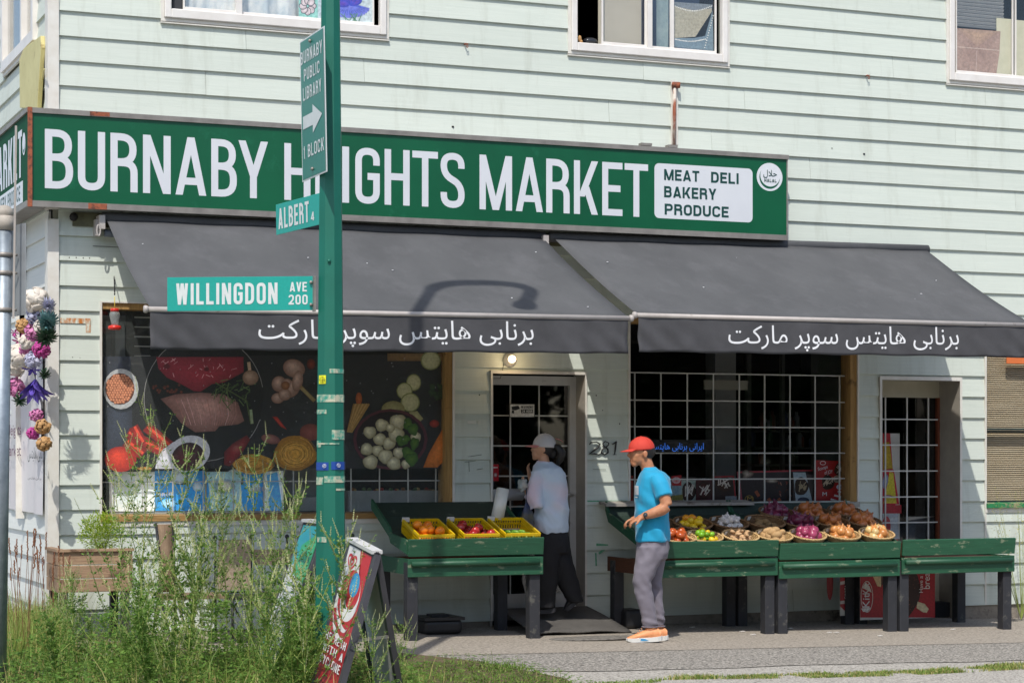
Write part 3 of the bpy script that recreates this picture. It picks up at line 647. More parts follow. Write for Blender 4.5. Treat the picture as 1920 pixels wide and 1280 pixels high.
gl0, gl1 = fm(923), fm(1067); gt, gb = px(1000, 722, DY).z, px(1000, 1112, DY).z
mb = MB(); mb.box(da-.03, gl0, DY-.02, DY+.03, dzb, dzt); mb.box(gl1, db, DY-.02, DY+.03, dzb, dzt); mb.box(gl0, gl1, DY-.02, DY+.03, gt, dzt); mb.box(gl0, gl1, DY-.02, DY+.03, dzb, gb); mb.make('door_frame', M_alu, dr)
pane(gl0, gl1, gb, gt, DY+.005, dr)
grille(dr, gl0, gl1, gb, gt, [fm(u) for u in (959, 1013)], [px(1000, v, DY).z for v in (779, 835.5, 892, 949)], DY+.03, .006)
mb = MB(); mb.tube([px(1058, 927, DY-.05), px(1075, 927, DY-.05)], .013, 10); mb.tube([px(925, 927, DY-.05), px(1058, 927, DY-.05)], .011, 10); mb.bar(px(1073, 927, DY-.05), px(1073, 927, DY), .02, .02); mb.make('push_bar', mat('door handle metal', '#b5b3ae', rough=.35, metal=.5), dr)
mb = MB(); mb.box(d1a+.007, d1b-.007, -.02, .2, .1, .168); mb.make('threshold', mat('threshold metal', '#8e8c88', rough=.5, metal=.4), bld)
def card(nm, u0, v0, u1, v1, Y, lab, cat, draw, thick=.003, group=None):
    a = px(u0, v0, Y); b = px(u1, v1, Y); t = thing(nm, lab, cat, ((a.x+b.x)/2, Y, b.z), group)
    m = MB(); m.box(a.x, b.x, Y, Y+thick, b.z, a.z); m.make('backing', mat('card stock', '#c9c6bd', rough=.6), t)
    P = Print(fx(Y), NF); draw(P); P.make('print', mat_print('print glossy'), t); return t
def dwarn(P):
    P.fan([(955, 757), (1003, 756.5), (1003, 782.5), (955, 782.5)], '#1a1a1a'); P.fan([(956.3, 758.3), (1001.7, 757.8), (1001.7, 781.2), (956.3, 781.2)], '#cfcfca')
    P.fan([(959, 762), (972, 760), (975, 766), (966, 769), (960, 768)], '#15181a'); P.fan([(960, 769), (964, 769), (964, 775), (959, 774)], '#15181a')
    P.fan([(977, 767), (999.5, 767), (999.5, 774), (977, 774)], '#111111')
t = card('warning_sign', 955, 756.5, 1003, 782.5, DY-.03, 'small black and white camera warning sign on the door glass', 'sign', dwarn)
mb = MB(); ptl = lambda u, v: px(u, v, DY-.03)
stroke_text(mb, 'WARNING', ptl(977, 765.5), ptl(999.5, 765.5), ptl(977, 760.5), NF, .5, .15, .12, off=.0015); mb.make('lettering', mat('black ink', '#101010', rough=.5), t)
mb = MB(); stroke_text(mb, '24 HOUR', ptl(979, 772.8), ptl(998, 772.8), ptl(979, 768.3), NF, .5, .15, .12, off=.0015); mb.make('lettering', mat('white ink', '#dededa', rough=.5), t)
def dred(P): P.fan([(923, 870), (935, 870), (935, 901), (923, 901)], '#b5182a', '#c4202f'); P.ell(929, 890, 4, 5, '#e8d8d8', '#8f1220', seg=10); P.line([(924, 876), (933, 876)], 2.5, '#ead8d8')
card('red_door_sticker', 923, 870, 935, 901, DY-.01, 'small red sticker low on the left of the entrance door glass', 'sticker', dred)

# ---- door 2
reveal(d2a, d2b, 2.257, .34, M_rev)
mb = MB(); mb.box(d2a-.012, d2a+.012, -.03, -.022, .1, 2.28); mb.box(d2b-.012, d2b+.012, -.03, -.022, .1, 2.28); mb.box(d2a+.012, d2b-.012, -.03, -.022, 2.245, 2.28); mb.make('flashing', M_trim, bld)
D2 = .33; dr2 = bpy.data.objects.new('door', None); COL.objects.link(dr2); dr2.parent = bld; WL[dr2.name] = WL[bld.name].copy(); dr2['label'] = 'cream side door with glazed grille panel'
ga, gbx = fm(1652, D2), fm(1757, D2); gt2 = px(1700, 745, D2).z
mb = MB(); mb.box(d2a-.02, ga, D2, D2+.05, .12, 2.3); mb.box(gbx+.03, d2b+.02, D2, D2+.05, .12, 2.3); mb.box(ga, gbx+.03, D2, D2+.05, gt2, 2.3); mb.box(ga, gbx+.03, D2, D2+.05, .12, .55); mb.make('door_frame', M_cream, dr2)
mb = MB(); mb.box(gbx, gbx+.03, D2-.01, D2+.03, .55, gt2); mb.make('hinge_strip', mat('red brown wood', '#5a2a18', '#7d4022', rough=.6, scale=6, stretch=(9, 9, 1)), dr2)
pane(ga, gbx, .55, gt2, D2+.02, dr2)
grille(dr2, ga, gbx, .55, gt2, [fm(u, D2) for u in (1659.5, 1700, 1740)], [px(1700, v, D2).z for v in (786, 834, 882.5, 931, 979)], D2-.004, .006)
def dp1(P):
    P.fan([(1655, 812), (1669, 812), (1686, 1040), (1655, 1040)], '#b02028', '#c02a30'); P.fan([(1656, 830), (1667, 828), (1674, 878), (1656, 880)], '#c9a91d', '#b79a2a')
    P.fan([(1655, 880), (1676, 880), (1686, 945), (1655, 945)], '#c92438'); P.fan([(1657, 943), (1668, 884), (1675, 886), (1681, 943)], '#d8c82a', '#e0d24a')
    P.ell(1660, 902, 5, 14, '#c8c8d8', '#8088b0', 10); P.ell(1664, 930, 9, 3, '#d8c0d0', '#b03050'); P.fan([(1655, 946), (1690, 946), (1690, 962), (1655, 962)], '#b8303c')
    P.fan([(1655, 962), (1684, 962), (1684, 1010), (1655, 1010)], '#b8c0c4'); P.ell(1662, 985, 8, 18, '#b02030', '#c02838')
card('ice_lolly_poster', 1655, 812, 1687, 1010, D2+.06, 'tall red and yellow poster standing inside the cream side door', 'poster', dp1)
def dp2(P): P.fan([(1703, 975), (1752, 968), (1752, 1010), (1703, 1010)], '#44494f', '#4c5258')
card('leaning_notice', 1703, 968, 1752, 1010, D2+.25, 'grey notice lying low behind the side door grille', 'notice', dp2)

# ================================================================ SHOP SIGN
M_sg = mat('sign green vinyl', '#0b5a39', '#094f32', rough=.3, scale=1.2, spec=.5, worn='#1d6a4a', wscale=5, wlo=.6, whi=.8)
M_sm = mat('sign metal edge', '#7c7772', '#98938c', rough=.5, scale=6, metal=.35, worn='#6e4a38', wscale=5, wlo=.64, whi=.72)
M_rust = mat('rusted metal', '#8a4a32', '#a05a3c', rough=.8, scale=30, bump=.3, worn='#5f3a2c', wscale=20, wlo=.5, whi=.6)
M_sw = mat('sign white vinyl', '#d3d6da', '#cbced3', rough=.35, scale=2)
SY = -.215
sx0, sx1 = X0(50, SY), X0(1476, SY); szb, szt = px(60, 386, SY).z, px(60, 203, SY).z
szb = (szb+px(1475, 447, SY).z)/2; szt = (szt+px(1475, 290, SY).z)/2
SX = XC-.215
sg = thing('shop_sign', 'long green lightbox fascia sign reading BURNABY HEIGHTS MARKET above the awnings', 'sign', (sx0, SY, szb))
mb = MB(); mb.box(SX+.02, sx1-.004, SY+.012, -.03, szb+.012, szt-.014); mb.make('sign_box', M_sm, sg)
mb = MB(); mb.box(SX+.03, sx1-.006, SY+.004, SY+.012, szb+.03, szt-.03); mb.make('sign_face', M_sg, sg)
mb = MB(); mb.prism([(SX, SY-.012, szt-.04), (SX, SY-.012, szt), (SX, -.02, szt+.012), (SX, -.02, szt-.0), (SX, SY+.004, szt-.012), (SX, SY+.004, szt-.04)], (sx1-SX+.012, 0, 0)); mb.make('top_edge', M_sm, sg)
mb = MB(); mb.box(SX+.02, sx1, SY-.012, SY+.012, szb-.012, szb+.036); mb.box(sx1-.006, sx1+.006, SY+.0, -.03, szb, szt-.02); mb.make('bottom_edge', M_sm, sg)
mb = MB(); mb.box(SX-.004, SX+.03, SY-.016, SY+.004, szb-.014, szt+.002); mb.make('corner_post', M_rust, sg)
for u0, u1, zz in ((168, 205, 0), (165, 200, 1)):
    a, b = X0(u0, SY), X0(u1, SY); mb = MB()
    if zz == 0: mb.box(a, b, SY-.014, SY-.0125, szt-.036, szt-.003)
    else: mb.box(a, b, SY-.0145, SY-.0125, szb-.012, szb+.034)
    mb.make('rust_patch', M_rust, sg)
mb = MB(); mb.box(X0(1206, SY), X0(1226, SY), -.18, -.12, szt+.012, szt+.035); mb.box(X0(1258, SY), X0(1275, SY), -.17, -.1, szt+.012, szt+.035); mb.make('lifting_lug', M_sm, sg)
F = SY+.004
LW = [('B', 84, 137), ('U', 146, 197), ('R', 207, 258), ('N', 268, 320), ('A', 329, 387), ('B', 396, 444), ('Y', 447, 503),
      ('H', 533, 582), ('E', 591, 630), ('I', 639, 657), ('G', 666, 712), ('H', 721, 768), ('T', 773, 821), ('S', 826, 871),
      ('M', 899, 960), ('A', 967, 1018), ('R', 1024, 1068), ('K', 1076, 1122), ('E', 1129, 1167), ('T', 1171, 1215)]
lzb = (px(85, 355, F).z+px(1190, 404.5, F).z)/2; lzt = (px(85, 243, F).z+px(1190, 306, F).z)/2
for ch, a, b in LW:
    xa, xb = X0(a, F), X0(b, F); H_ = lzt-lzb; mb = MB(); polys = glyph(ch, xb-xa, H_, .058 if ch != 'I' else min(.06, xb-xa))
    put_polys(mb, polys, 1, 1, (xa, F, lzb), (xa+1, F, lzb), (xa, F, lzb+1), NF, off=.0015); mb.make('letter', M_sw, sg)
# white rounded panel
def rrect(x0, x1, z0, z1, r, Y, n=6):
    P = []
    for cx, cz, a0 in ((x1-r, z1-r, 0), (x0+r, z1-r, 90), (x0+r, z0+r, 180), (x1-r, z0+r, 270)):
        for k in range(n+1): a = R(a0+90*k/n); P.append((cx+r*math.cos(a), Y, cz+r*math.sin(a)))
    return P
pa, pb = X0(1227, F), X0(1411, F); pzt, pzb = (px(1227, 306, F).z+px(1411, 316.5, F).z)/2, (px(1227, 409, F).z+px(1411, 417, F).z)/2
mb = MB(); p = rrect(pa, pb, pzb, pzt, .045, F-.001); mb.add(p, [list(range(len(p)))]); mb.make('white_panel', M_sw, sg)
M_ink = mat('dark green ink', '#10403a', rough=.4)
hz = (pzt-pzb)
def row(txt, u0, u1, f0, f1, w=.62, gp=.13):
    mb = MB(); a, b = X0(u0, F), X0(u1, F); z1_, z0_ = pzt-hz*f0, pzt-hz*f1
    stroke_text(mb, txt, (a, F, z0_), (b, F, z0_), (a, F, z1_), NF, w, .2, gp, off=.0025); mb.make('lettering', M_ink, sg)
row('MEAT', 1245, 1311, .10, .30, .78); row('DELI', 1333, 1385, .10, .30, .72); row('BAKERY', 1245, 1343, .41, .615, .74); row('PRODUCE', 1246, 1366, .73, .93, .74)
hc = px(1443, 332, F); rx_ = (X0(1467.5, F)-X0(1419, F))/2; rz_ = 28*17.9/FPX
P = Print(lambda u, v: Vector((hc.x+u*rx_, F, hc.z+v*rz_)), NF)
P.k = 10; P.ell(0, 0, 1, 1, '#d3d6da', seg=36)
P.ell(0, -.03, .79, .82, '#0c5238', seg=36, rot=0); P.ell(.04, .1, .76, .78, '#d3d6da', seg=36)
P.make('halal_roundel', mat_print('print matte', nz=.02), sg)
mb = MB(); font_text(mb, ar(A_HL), hc+Vector((-.5*rx_, 0, -.08*rz_)), hc+Vector((.55*rx_, 0, -.08*rz_)), hc+Vector((-.5*rx_, 0, .5*rz_)), NF, off=.004); mb.make('lettering', M_ink, sg)
mb = MB(); stroke_text(mb, 'HALAL', hc+Vector((-.42*rx_, 0, -.36*rz_)), hc+Vector((.52*rx_, 0, -.36*rz_)), hc+Vector((-.42*rx_, 0, -.13*rz_)), NF, .8, .2, .2, off=.004); mb.make('lettering', M_ink, sg)
# side wing of the sign
FS = SX+.004; NS = Vector((-1, 0, 0))
mb = MB(); mb.box(SX+.02, XC-.03, .02, 6., szb+.012, szt-.014); mb.box(SX-.012, SX+.012, SY+.004, 6, szb-.012, szb+.036); mb.box(SX-.012, XC-.02, SY+.004, 6, szt-.036, szt); mb.make('side_box', M_sm, sg)
mb = MB(); mb.box(SX+.004, SX+.02, SY+.02, 6, szb+.036, szt-.036); mb.make('side_face', mat('shaded side sign green', '#0a4a30', rough=.75, spec=.2), sg)  # darker copy of the sign green, weaker sun on this side put into the colour
S_ = lambda u, v: ps(u, v, FS)
def srow(txt, ya, yb, z0, z1, m, w, t, g):     # runs away from the corner: reads left to right towards it
    mb = MB(); stroke_text(mb, txt, (FS, yb, z0), (FS, ya, z0), (FS, yb, z1), NS, w, t, g, off=.003); mb.make('lettering', m, sg)
ya_ = S_(42, 300).y; yk = S_(2, 300).y
srow('BURNABY HEIGHTS MARKET', ya_, ya_+5.2, lzb+.12, lzt+.03, M_sw, .42, .145, .09)
mb = MB(); mb.box(FS-.003, FS, ya_-.02, ya_+2.2, szb+.05, lzb+.085); mb.make('white_panel', M_sw, sg)
srow('MEAT DELI BAKERY PRODUCE', ya_+.09, ya_+2.1, szb+.075, lzb+.06, M_ink, .6, .17, .14)
Pp = Print(lambda u, v: Vector((FS-.004, ya_-.09+u, lzt-.1+v)), NS); Pp.ell(0, 0, .075, .09, '#d3d6da'); Pp.ell(0, -.005, .055, .068, '#0c5238'); Pp.ell(.004, .012, .052, .058, '#d3d6da'); Pp.make('halal_roundel', mat_print('print matte'), sg)
# ================================================================ AWNINGS
M_awn = mat('charcoal awning canvas', '#494a4c', '#545557', rough=.95, scale=2.2, stretch=(1, .5, 1), bump=.12, bscale=350, worn='#5f5f62', wscale=3, wlo=.5, whi=.9, wst=(1.2, .8, 1))
M_val = mat('charcoal valance canvas', '#404043', '#4b4b4e', rough=.95, scale=5, bump=.15, bscale=300)
M_bar = mat('white powder coated bar', '#b3ada8', '#a39c97', rough=.45, scale=8, worn='#8a8078', wscale=9, wlo=.64, whi=.7)
M_txt = mat('white valance print', '#dfe0e2', rough=.7)
QA = -1.75
def awning(uta, utb, uba, ubb, vt0, vt1, zb0, zb1, zv0, zv1, tx0, tx1, tyt, tyb, lab, seed, xb1=None):
    YT = -.14
    T0 = px(uta, vt0, YT); T1 = px(utb, vt1, YT); B0 = px(uba, 853, QA); B1 = px(ubb, 853, QA)
    if xb1: T1.x = xb1-.02; B1.x = xb1
    B0.z, B1.z = zb0, zb1
    t = thing('awning', lab, 'awning', (B0.x, QA, zv0))
    n, m = 26, 14; vs = []
    for j in range(m+1):
        for i in range(n+1):
            a, b = i/n, j/m; p = T0.lerp(T1, a).lerp(B0.lerp(B1, a), b)
            p.z -= .028*math.sin(PI*b)*(1+.25*math.sin(a*9+seed))+.004*math.sin(a*31+b*4+seed); vs.append(p)
    mb = MB(); q = [(j*(n+1)+i, j*(n+1)+i+1, (j+1)*(n+1)+i+1, (j+1)*(n+1)+i) for j in range(m) for i in range(n)]
    mb.add(vs, q, 0, True); fab = mb.make('canopy', M_awn, t); s = fab.modifiers.new('thickness', 'SOLIDIFY'); s.thickness = .003
    # fold line where the cloth leaves the roller
    mb = MB(); mb.tube([T0+Vector((-.03, .03, .012)), T1+Vector((.03, .03, .012))], .045, 14); mb.make('roller', M_awn, t)
    mb = MB(); mb.tube([B0+Vector((-.02, 0, -.006)), B1+Vector((.02, 0, -.006))], .020, 14, flat=1); mb.box(B0.x-.02, B1.x+.02, QA-.012, QA+.02, min(zb0, zb1)-.034, min(zb0, zb1)-.022) if False else None
    mb.make('front_bar', M_bar, t)
    for B, sg_ in ((B0, -1), (B1, 1)): MB().lathe([(.001, -.018), (.026, -.014), (.029, 0), (.026, .014), (.001, .018)], B+Vector((sg_*.03, 0, -.006)), 12, M=Matrix.Rotation(R(90), 3, 'Y')).make('end_cap', M_bar, t)
    # arms
    mb = MB()
    for a in (.16, .84):
        top = T0.lerp(T1, a)+Vector((0, .1, -.12)); bot = B0.lerp(B1, a)+Vector((0, .03, -.01)); el = top.lerp(bot, .5)+Vector((.55 if a < .5 else -.55, 0, -.03))
        mb.tube([top, el], .022, 8); mb.tube([el, bot], .019, 8)
    mb.make('folding_arm', M_bar, t)
    def wave(x, z):
        a = (x-B0.x)/(B1.x-B0.x); d = max(0, (zb0-z)/(zb0-zv0))
        e = math.exp(-a*9)+math.exp(-(1-a)*9)
        return d*(.006*math.sin(x*7+seed)+.004*math.sin(x*17+z*9))+e*d*.02*math.sin(x*26+z*30+seed)+.004*noise.noise((x*5, z*9, seed))
    n, m = 110, 12; vs = []
    for j in range(m+1):
        for i in range(n+1):
            a, b = i/n, j/m; x = B0.x+(B1.x-B0.x)*a+(.012 if a < .5 else -.012)*0; zt_ = zb0+(zb1-zb0)*a-.02; zz = zv0+(zv1-zv0)*a+.006*math.sin(a*40+seed)*.6; z = zt_+(zz-zt_)*b
            vs.append((x, QA-.004+wave(x, z), z))
    mb = MB(); mb.add(vs, [(j*(n+1)+i, j*(n+1)+i+1, (j+1)*(n+1)+i+1, (j+1)*(n+1)+i) for j in range(m) for i in range(n)], 0, True)
    v = mb.make('valance', M_val, t); s = v.modifiers.new('thickness', 'SOLIDIFY'); s.thickness = .002; s.offset = 0
    a, b, c = px(tx0, tyb, QA), px(tx1, tyb+2, QA), px(tx0, tyt, QA)
    zz = ((px(tx0, tyb, QA).z+px(tx1, tyb+3.5, QA).z)/2); zh = c.z-a.z
    mb = MB(); font_text(mb, ar(A_B, A_H, A_S, A_M), (a.x, QA, a.z), (b.x, QA, b.z), (a.x, QA, a.z+zh), NF, off=.0, bend=lambda p: Vector((p.x, p.y-.0075+wave(p.x, p.z), p.z)))
    mb.make('lettering', M_txt, v)
    rr = random.Random(int(seed*10))
    for _ in range(8):
        a, b = rr.uniform(.05, .95), rr.uniform(.15, .9); q = T0.lerp(T1, a).lerp(B0.lerp(B1, a), b); q.z += -.028*math.sin(PI*b)*(1+.25*math.sin(a*9+seed))+.003+.004*math.sin(a*31+b*4+seed)
        MB().ell(q, rr.uniform(.005, .011), rr.uniform(.006, .012), .004, 7, 4).make('bird_mark', M_txt, fab)
    return t
awning(200, 1018, 281, 1177, 411, 446, 2.606, 2.637, 2.306, 2.347, 484, 1000, 598, 650, 'left charcoal awning over the food mural window and the shop door', 1.)
awning(1038, 1737, 1196, 1900, 447, 470, 2.663, 2.673, 2.366, 2.386, 1364, 1797, 609, 658, 'right charcoal awning over the white grille window and the cream side door', 4.2, xb1=11.24)
# fittings at the wall under the sign
af = thing('awning_bracket', 'white awning gear bracket with crank loop at the left end under the sign', 'bracket', px(182, 445, -.1))
mb = MB(); a = px(183, 442, -.1); b = px(194, 405, -.1); mb.box(a.x, b.x, -.17, -.02, a.z+.05, b.z); mb.box(a.x-.02, a.x+.01, -.12, -.02, a.z, b.z-.03); mb.make('bracket_plate', M_bar, af)
mb = MB(); p = px(185, 432, -.17); mb.tube([p+Vector((.014*math.sin(k), 0, .045*math.cos(k))) for k in [i*2*PI/12 for i in range(13)]], .007, 6, cap=False); mb.make('crank_loop', M_bar, af)
mb = MB(); mb.tube([px(196, 437, -.09), px(222, 439, -.09)], .03, 12); mb.make('gear_tube', mat('grey blue tube', '#5a636e', rough=.5), af)
mb = MB(); a = px(1015, 446, -.15); mb.box(a.x, a.x+.05, -.2, -.05, a.z-.08, a.z+.02); tag(mb.make('awning_bracket', M_bar), 'white joint bracket between the two awning rollers', 'bracket')
mb = MB(); mb.box(X0(135), X0(1470), -.035, -.016, szb-.13, szb-.02); mb.make('ledger_board', mat('dirty ledger board', '#6b6a52', '#57563f', rough=.8, scale=5, worn='#3b3a2c', wscale=6, wlo=.5, whi=.7), bld)
mb = MB(); mb.ell(px(138, 407, -.03), .035, .03, .035, 10, 6); mb.make('junction_box', mat('grimy black', '#22201e', rough=.7), bld)
# ================================================================ small things on the wall
M_blk = mat('black iron', '#1a1a1c', '#26262a', rough=.6, scale=20)
def hook(u, v, lab):
    p = px(u, v, -.02); mb = MB(); mb.tube([p+Vector((0, .02, 0)), p+Vector((0, -.02, 0))], .006, 6)
    mb.tube([p+Vector((.002*k, -.022, -.016))+Vector((.014*math.sin(a), 0, .018*math.cos(a))) for k, a in enumerate([i*2*PI/10 for i in range(11)])], .0032, 5, cap=False)
    tag(mb.make('eye_hook', M_rust), lab, 'hook', 'eye hooks on the upper siding')
hook(872, 83, 'rusty eye hook between the left and middle upper windows'); hook(1625, 142, 'rusty eye hook left of the upper right window')
for u, v, lab in ((849, 238, 'small dark bolt just above the sign, below the left eye hook'), (1620, 289, 'small dark bolt right of the sign, below the right eye hook'), (1560, 278, 'tiny rusty nail just above the right end of the sign')):
    p = px(u, v, -.014); r = .012 if u != 1560 else .006; tag(MB().ell(p, r, r, r*.8, 8, 6).make('wall_bolt', M_blk), lab, 'bolt', 'bolts left in the siding')
M_pipe = mat('peeling rusty pipe', '#c5bdb2', '#8a4a30', rough=.7, scale=14, contrast=.12, stretch=(1, 1, .35))
pp = thing('rusty_pipe', 'short rusty pipe stub rising above the sign on a white strip', 'pipe', px(1264, 272, -.05))
mb = MB(); mb.box(X0(1256), X0(1269), -.025, -.014, px(1260, 272).z, px(1260, 152).z); mb.make('backing_strip', M_trim, pp)
mb = MB(); a, b = px(1264, 275, -.05), px(1265, 160, -.05); mb.tube([a, b], .016, 10); mb.make('pipe', M_pipe, pp)
mb = MB(); mb.tube([b+Vector((-.02, .01, 0)), b+Vector((.045, -.02, .0))], [.03, .028], 12); mb.ell(b, .03, .03, .03, 10, 6); mb.make('elbow', M_rust, pp)
M_rstn = mat('rust stain', '#b06a2c', '#7d4420', rough=.8, scale=12)
# rust stain and graffiti marks are thin marks on the boards
m = mat('rust streak', '#cfd8ca', '#b8702e', rough=.7, scale=26, stretch=(1, 1, .35), contrast=.1)
mb = MB(); a, b = px(112, 596), px(169, 607); mb.box(a.x, b.x, -.0185, -.017, b.z, a.z); mb.make('rust_mark', m, bld)
mb = MB(); a, b = px(160, 607), px(169, 624); mb.box(a.x, b.x, -.0185, -.017, b.z, a.z); mb.make('rust_mark', m, bld)
def mark(u0, v0, u1, v1, m, nm='scratch', w=.004, Y=-.0165):
    mb = MB(); mb.bar(px(u0, v0, Y), px(u1, v1, Y), .001, w, up=(0, 0, 1)); return mb.make(nm, m, bld)
M_gr = mat('grey scuff', '#6f7a6c', rough=.8); M_gs = mat('green scuff', '#2f8a5c', '#7fb698', rough=.8, scale=20)
mark(871, 857, 903, 852, M_gr, w=.006); mark(879, 864, 880, 884, M_gr); mark(871, 866, 892, 863, M_gr); mark(894, 880, 905, 878, M_gr)
mark(174, 461, 232, 464, M_blk, 'wall_wire', .004); mark(1112, 879, 1136, 880, M_gr); 
M_tape = mat('old tape', '#c9ccc2', rough=.5); mark(876, 791, 893, 791, M_tape, 'tape_scrap', .028); mark(896, 791, 901, 791, M_tape, 'tape_scrap', .026)
for u, v in ((130, 483), (143, 483), (156, 484), (168, 484), (865, 683), (899, 683), (899, 740), (1160, 688), (1118, 741), (1130, 769), (1162, 794), (136, 670), (150, 671), (162, 672), (120, 902), (150, 903), (165, 904)):
    mb = MB(); mb.ell(px(u, v, -.015), .006, .003, .007, 6, 4); mb.make('nail_hole', M_blk, bld)
mark(1098, 939, 1178, 939, M_gs, w=.012); mark(1611, 939, 1647, 939, M_gs, w=.012); mark(1806, 938, 1842, 938, M_gs, w=.01); mark(1118, 1021, 1140, 1023, M_gs, 'scuff', .03); mark(1117, 1036, 1118, 1060, M_gs, 'scuff', .014); mark(1123, 1037, 1140, 1024, M_gs, 'scuff', .02)
# house numbers
def digit_paths(ch):
    if ch == '2': return [([(0, .78), (.1, .95), (.42, 1), (.62, .82), (.52, .6), (.25, .3), (.0, .06), (.3, .08), (.55, .0), (.75, .12)], (.07, .16))]
    if ch == '8': return [([(.55, .9), (.3, 1), (.12, .82), (.25, .6), (.5, .42), (.52, .16), (.26, 0), (.02, .14), (.08, .38), (.35, .55), (.58, .76), (.55, .9)], (.07, .13))]
    return [([(.02, .78), (.22, .88), (.36, 1), (.3, .5), (.22, .02)], (.08, .15)), ([(.06, .01), (.4, .01)], (.06, .06))]
hn = thing('house_number', 'black script house number 281 on the siding right of the shop door', 'house number', px(1135, 852, -.03))
for ch, u0, u1, v0, v1 in (('2', 1105, 1129, 828, 852), ('8', 1127, 1146, 827, 852), ('1', 1148, 1163, 827, 852)):
    a = px(u0, v1, -.026); b = px(u1, v0, -.026); h = b.z-a.z; mb = MB()
    for pts, (w0, w1) in digit_paths(ch):
        ww = max(p[0] for p in pts) or 1; P3 = [Vector((a.x+p[0]/.75*(b.x-a.x), -.026, a.z+p[1]*h)) for p in pts]; mb.tube(P3, [h*(w0+(w1-w0)*abs(math.sin(i*PI/(len(pts)-1))))*.72 for i in range(len(pts))], 6, flat=.6)
    mb.make('digit', M_blk, hn)
# porch bulb
lf = thing('wall_lamp', 'lit bare bulb in a round white holder above the shop door', 'lamp', px(956, 675, -.05))
Mx = Matrix.Rotation(R(90), 3, 'X')
mb = MB(); mb.lathe([(.001, 0), (.062, 0), (.06, .02), (.04, .035), (.03, .05), (.001, .05)], px(955, 675, -.015), 20, M=Mx); mb.make('holder', M_trim, lf)
mb = MB(); c = px(960, 673, -.1); mb.ell(c, .034, .04, .034, 16, 10); mb.make('bulb', mat('lit bulb', '#fff0d0', emit='#ffe2b0', es=3), lf)
pl = bpy.data.lights.new('bulb_light', 'POINT'); pl.energy = 1.6; pl.color = (1, .72, .4); pl.shadow_soft_size = .04; po = bpy.data.objects.new('bulb_light', pl); COL.objects.link(po); po.location = c+Vector((0, -.06, 0))
mb = MB(); mb.tube([px(944, 682, -.02), px(942, 697, -.02), px(938, 709, -.02), px(925, 709, -.02)], .003, 5); mb.make('cord', M_blk, lf)
# hummingbird feeder
hf = thing('hummingbird_feeder', 'small red topped glass hummingbird feeder hanging at the left shop window corner', 'bird feeder', px(215, 618, -.16))
p0 = px(214, 518, -.02); p1 = px(216, 575, -.16)
mb = MB(); mb.tube([p0, px(214, 522, -.16), px(215, 548, -.16)], .004, 5)
for k in range(6): mb.ell(px(215, 526+k*5, -.16), .006, .006, .012, 6, 4)
mb.make('chain', M_blk, hf); mb = MB(); mb.tube([px(215, 556, -.16), px(215, 582, -.16)], .0035, 5); mb.make('hanger_cord', mat('yellow cord', '#c9b23a', rough=.6), hf)
b0 = px(215, 618, -.16); M_redp = mat('red plastic', '#d23328', '#c22a22', rough=.3, scale=5)
mb = MB(); mb.lathe([(.001, .0), (.045, .0), (.055, .014), (.05, .03), (.03, .036), (.001, .036)], b0, 18); mb.make('feeder_base', M_redp, hf)
mb = MB(); mb.lathe([(.026, .036), (.03, .06), (.042, .11), (.04, .135), (.03, .145)], b0, 18); mb.make('glass_jar', mat_glass('jar glass', (.93, .95, .96), haze=.25), hf)
mb = MB(); mb.lathe([(.001, .144), (.034, .144), (.035, .165), (.03, .17), (.001, .17)], b0, 18); mb.make('feeder_cap', M_redp, hf)
# ================================================================ FOOD MURAL in the left window
YM = .078; P = Print(fx(YM), NF); P.k = 0
def q5(*p): return [(180+x/3.764, 640+y/3.764) for x, y in p]
def q6(*p): return [(600+x/3.765, 640+y/3.765) for x, y in p]
P.fan([(192, 668), (835, 664), (835, 878), (192, 878)], '#232327', '#1b1b1f'); P.fan([(192, 668), (245, 668), (250, 878), (192, 878)], '#3a4150', '#2a2e3a')
for _ in range(16): P.ell(rnd.uniform(520, 820), rnd.uniform(690, 860), rnd.uniform(14, 40), rnd.uniform(10, 26), '#303136', '#24252a', wob=.2)
P.ell(382, 746, 112, 118, '#141416', '#18181b'); P.ring(382, 746, 112, 118, 1.2, '#8d8a88', a0=20, a1=350, seg=40)
meat = q5((425, 110), (1040, 110), (1042, 215), (960, 260), (900, 290), (820, 300), (740, 352), (690, 350), (600, 300), (500, 255), (440, 190))
P.fan(meat, '#a2303f', '#7c2030')
for _ in range(26): x = rnd.uniform(470, 1010); y = rnd.uniform(115, 240); P.line(q5((x, y), (x+rnd.uniform(-40, 40), y+rnd.uniform(10, 30))), rnd.uniform(.6, 1.4), '#d9a0a4')
P.ell(*q5((500, 175))[0], 6, 5, '#5d1a25'); P.ell(*q5((780, 195))[0], 5, 4, '#5d1a25')
for _ in range(22): P.ell(*q5((rnd.uniform(400, 620), rnd.uniform(300, 360)))[0], 3, 3, '#7a3a2c', '#3a1a14', seg=8)
P.fan(q5((455, 405), (560, 372), (740, 360), (900, 372), (1000, 430), (1045, 560), (1000, 585), (870, 598), (840, 632), (700, 640), (600, 575), (530, 480)), '#c99d94', '#7a544c', q5((780, 450))[0])
for k in range(22): P.line(q5((560+k*20, 400+10*math.sin(k)), (610+k*18, 520), (640+k*15, 590)), rnd.uniform(.4, 1.2), rnd.choice(['#b08078', '#d4aaa2', '#a8746a']))
for _ in range(46):
    a = rnd.uniform(0, PI); x, y = rnd.uniform(840, 1090), rnd.uniform(275, 420); dx = rnd.uniform(-70, 60); P.line(q5((x, y), (x+dx, y+rnd.uniform(-10, 80))), 1.6, rnd.choice(['#41552e', '#5a7040', '#2c3d20']))
P.line(q5((840, 290), (1060, 420), (1090, 580)), 2.2, '#4c5c33'); P.line(q5((1090, 480), (1100, 580)), 5, '#8d9a76')
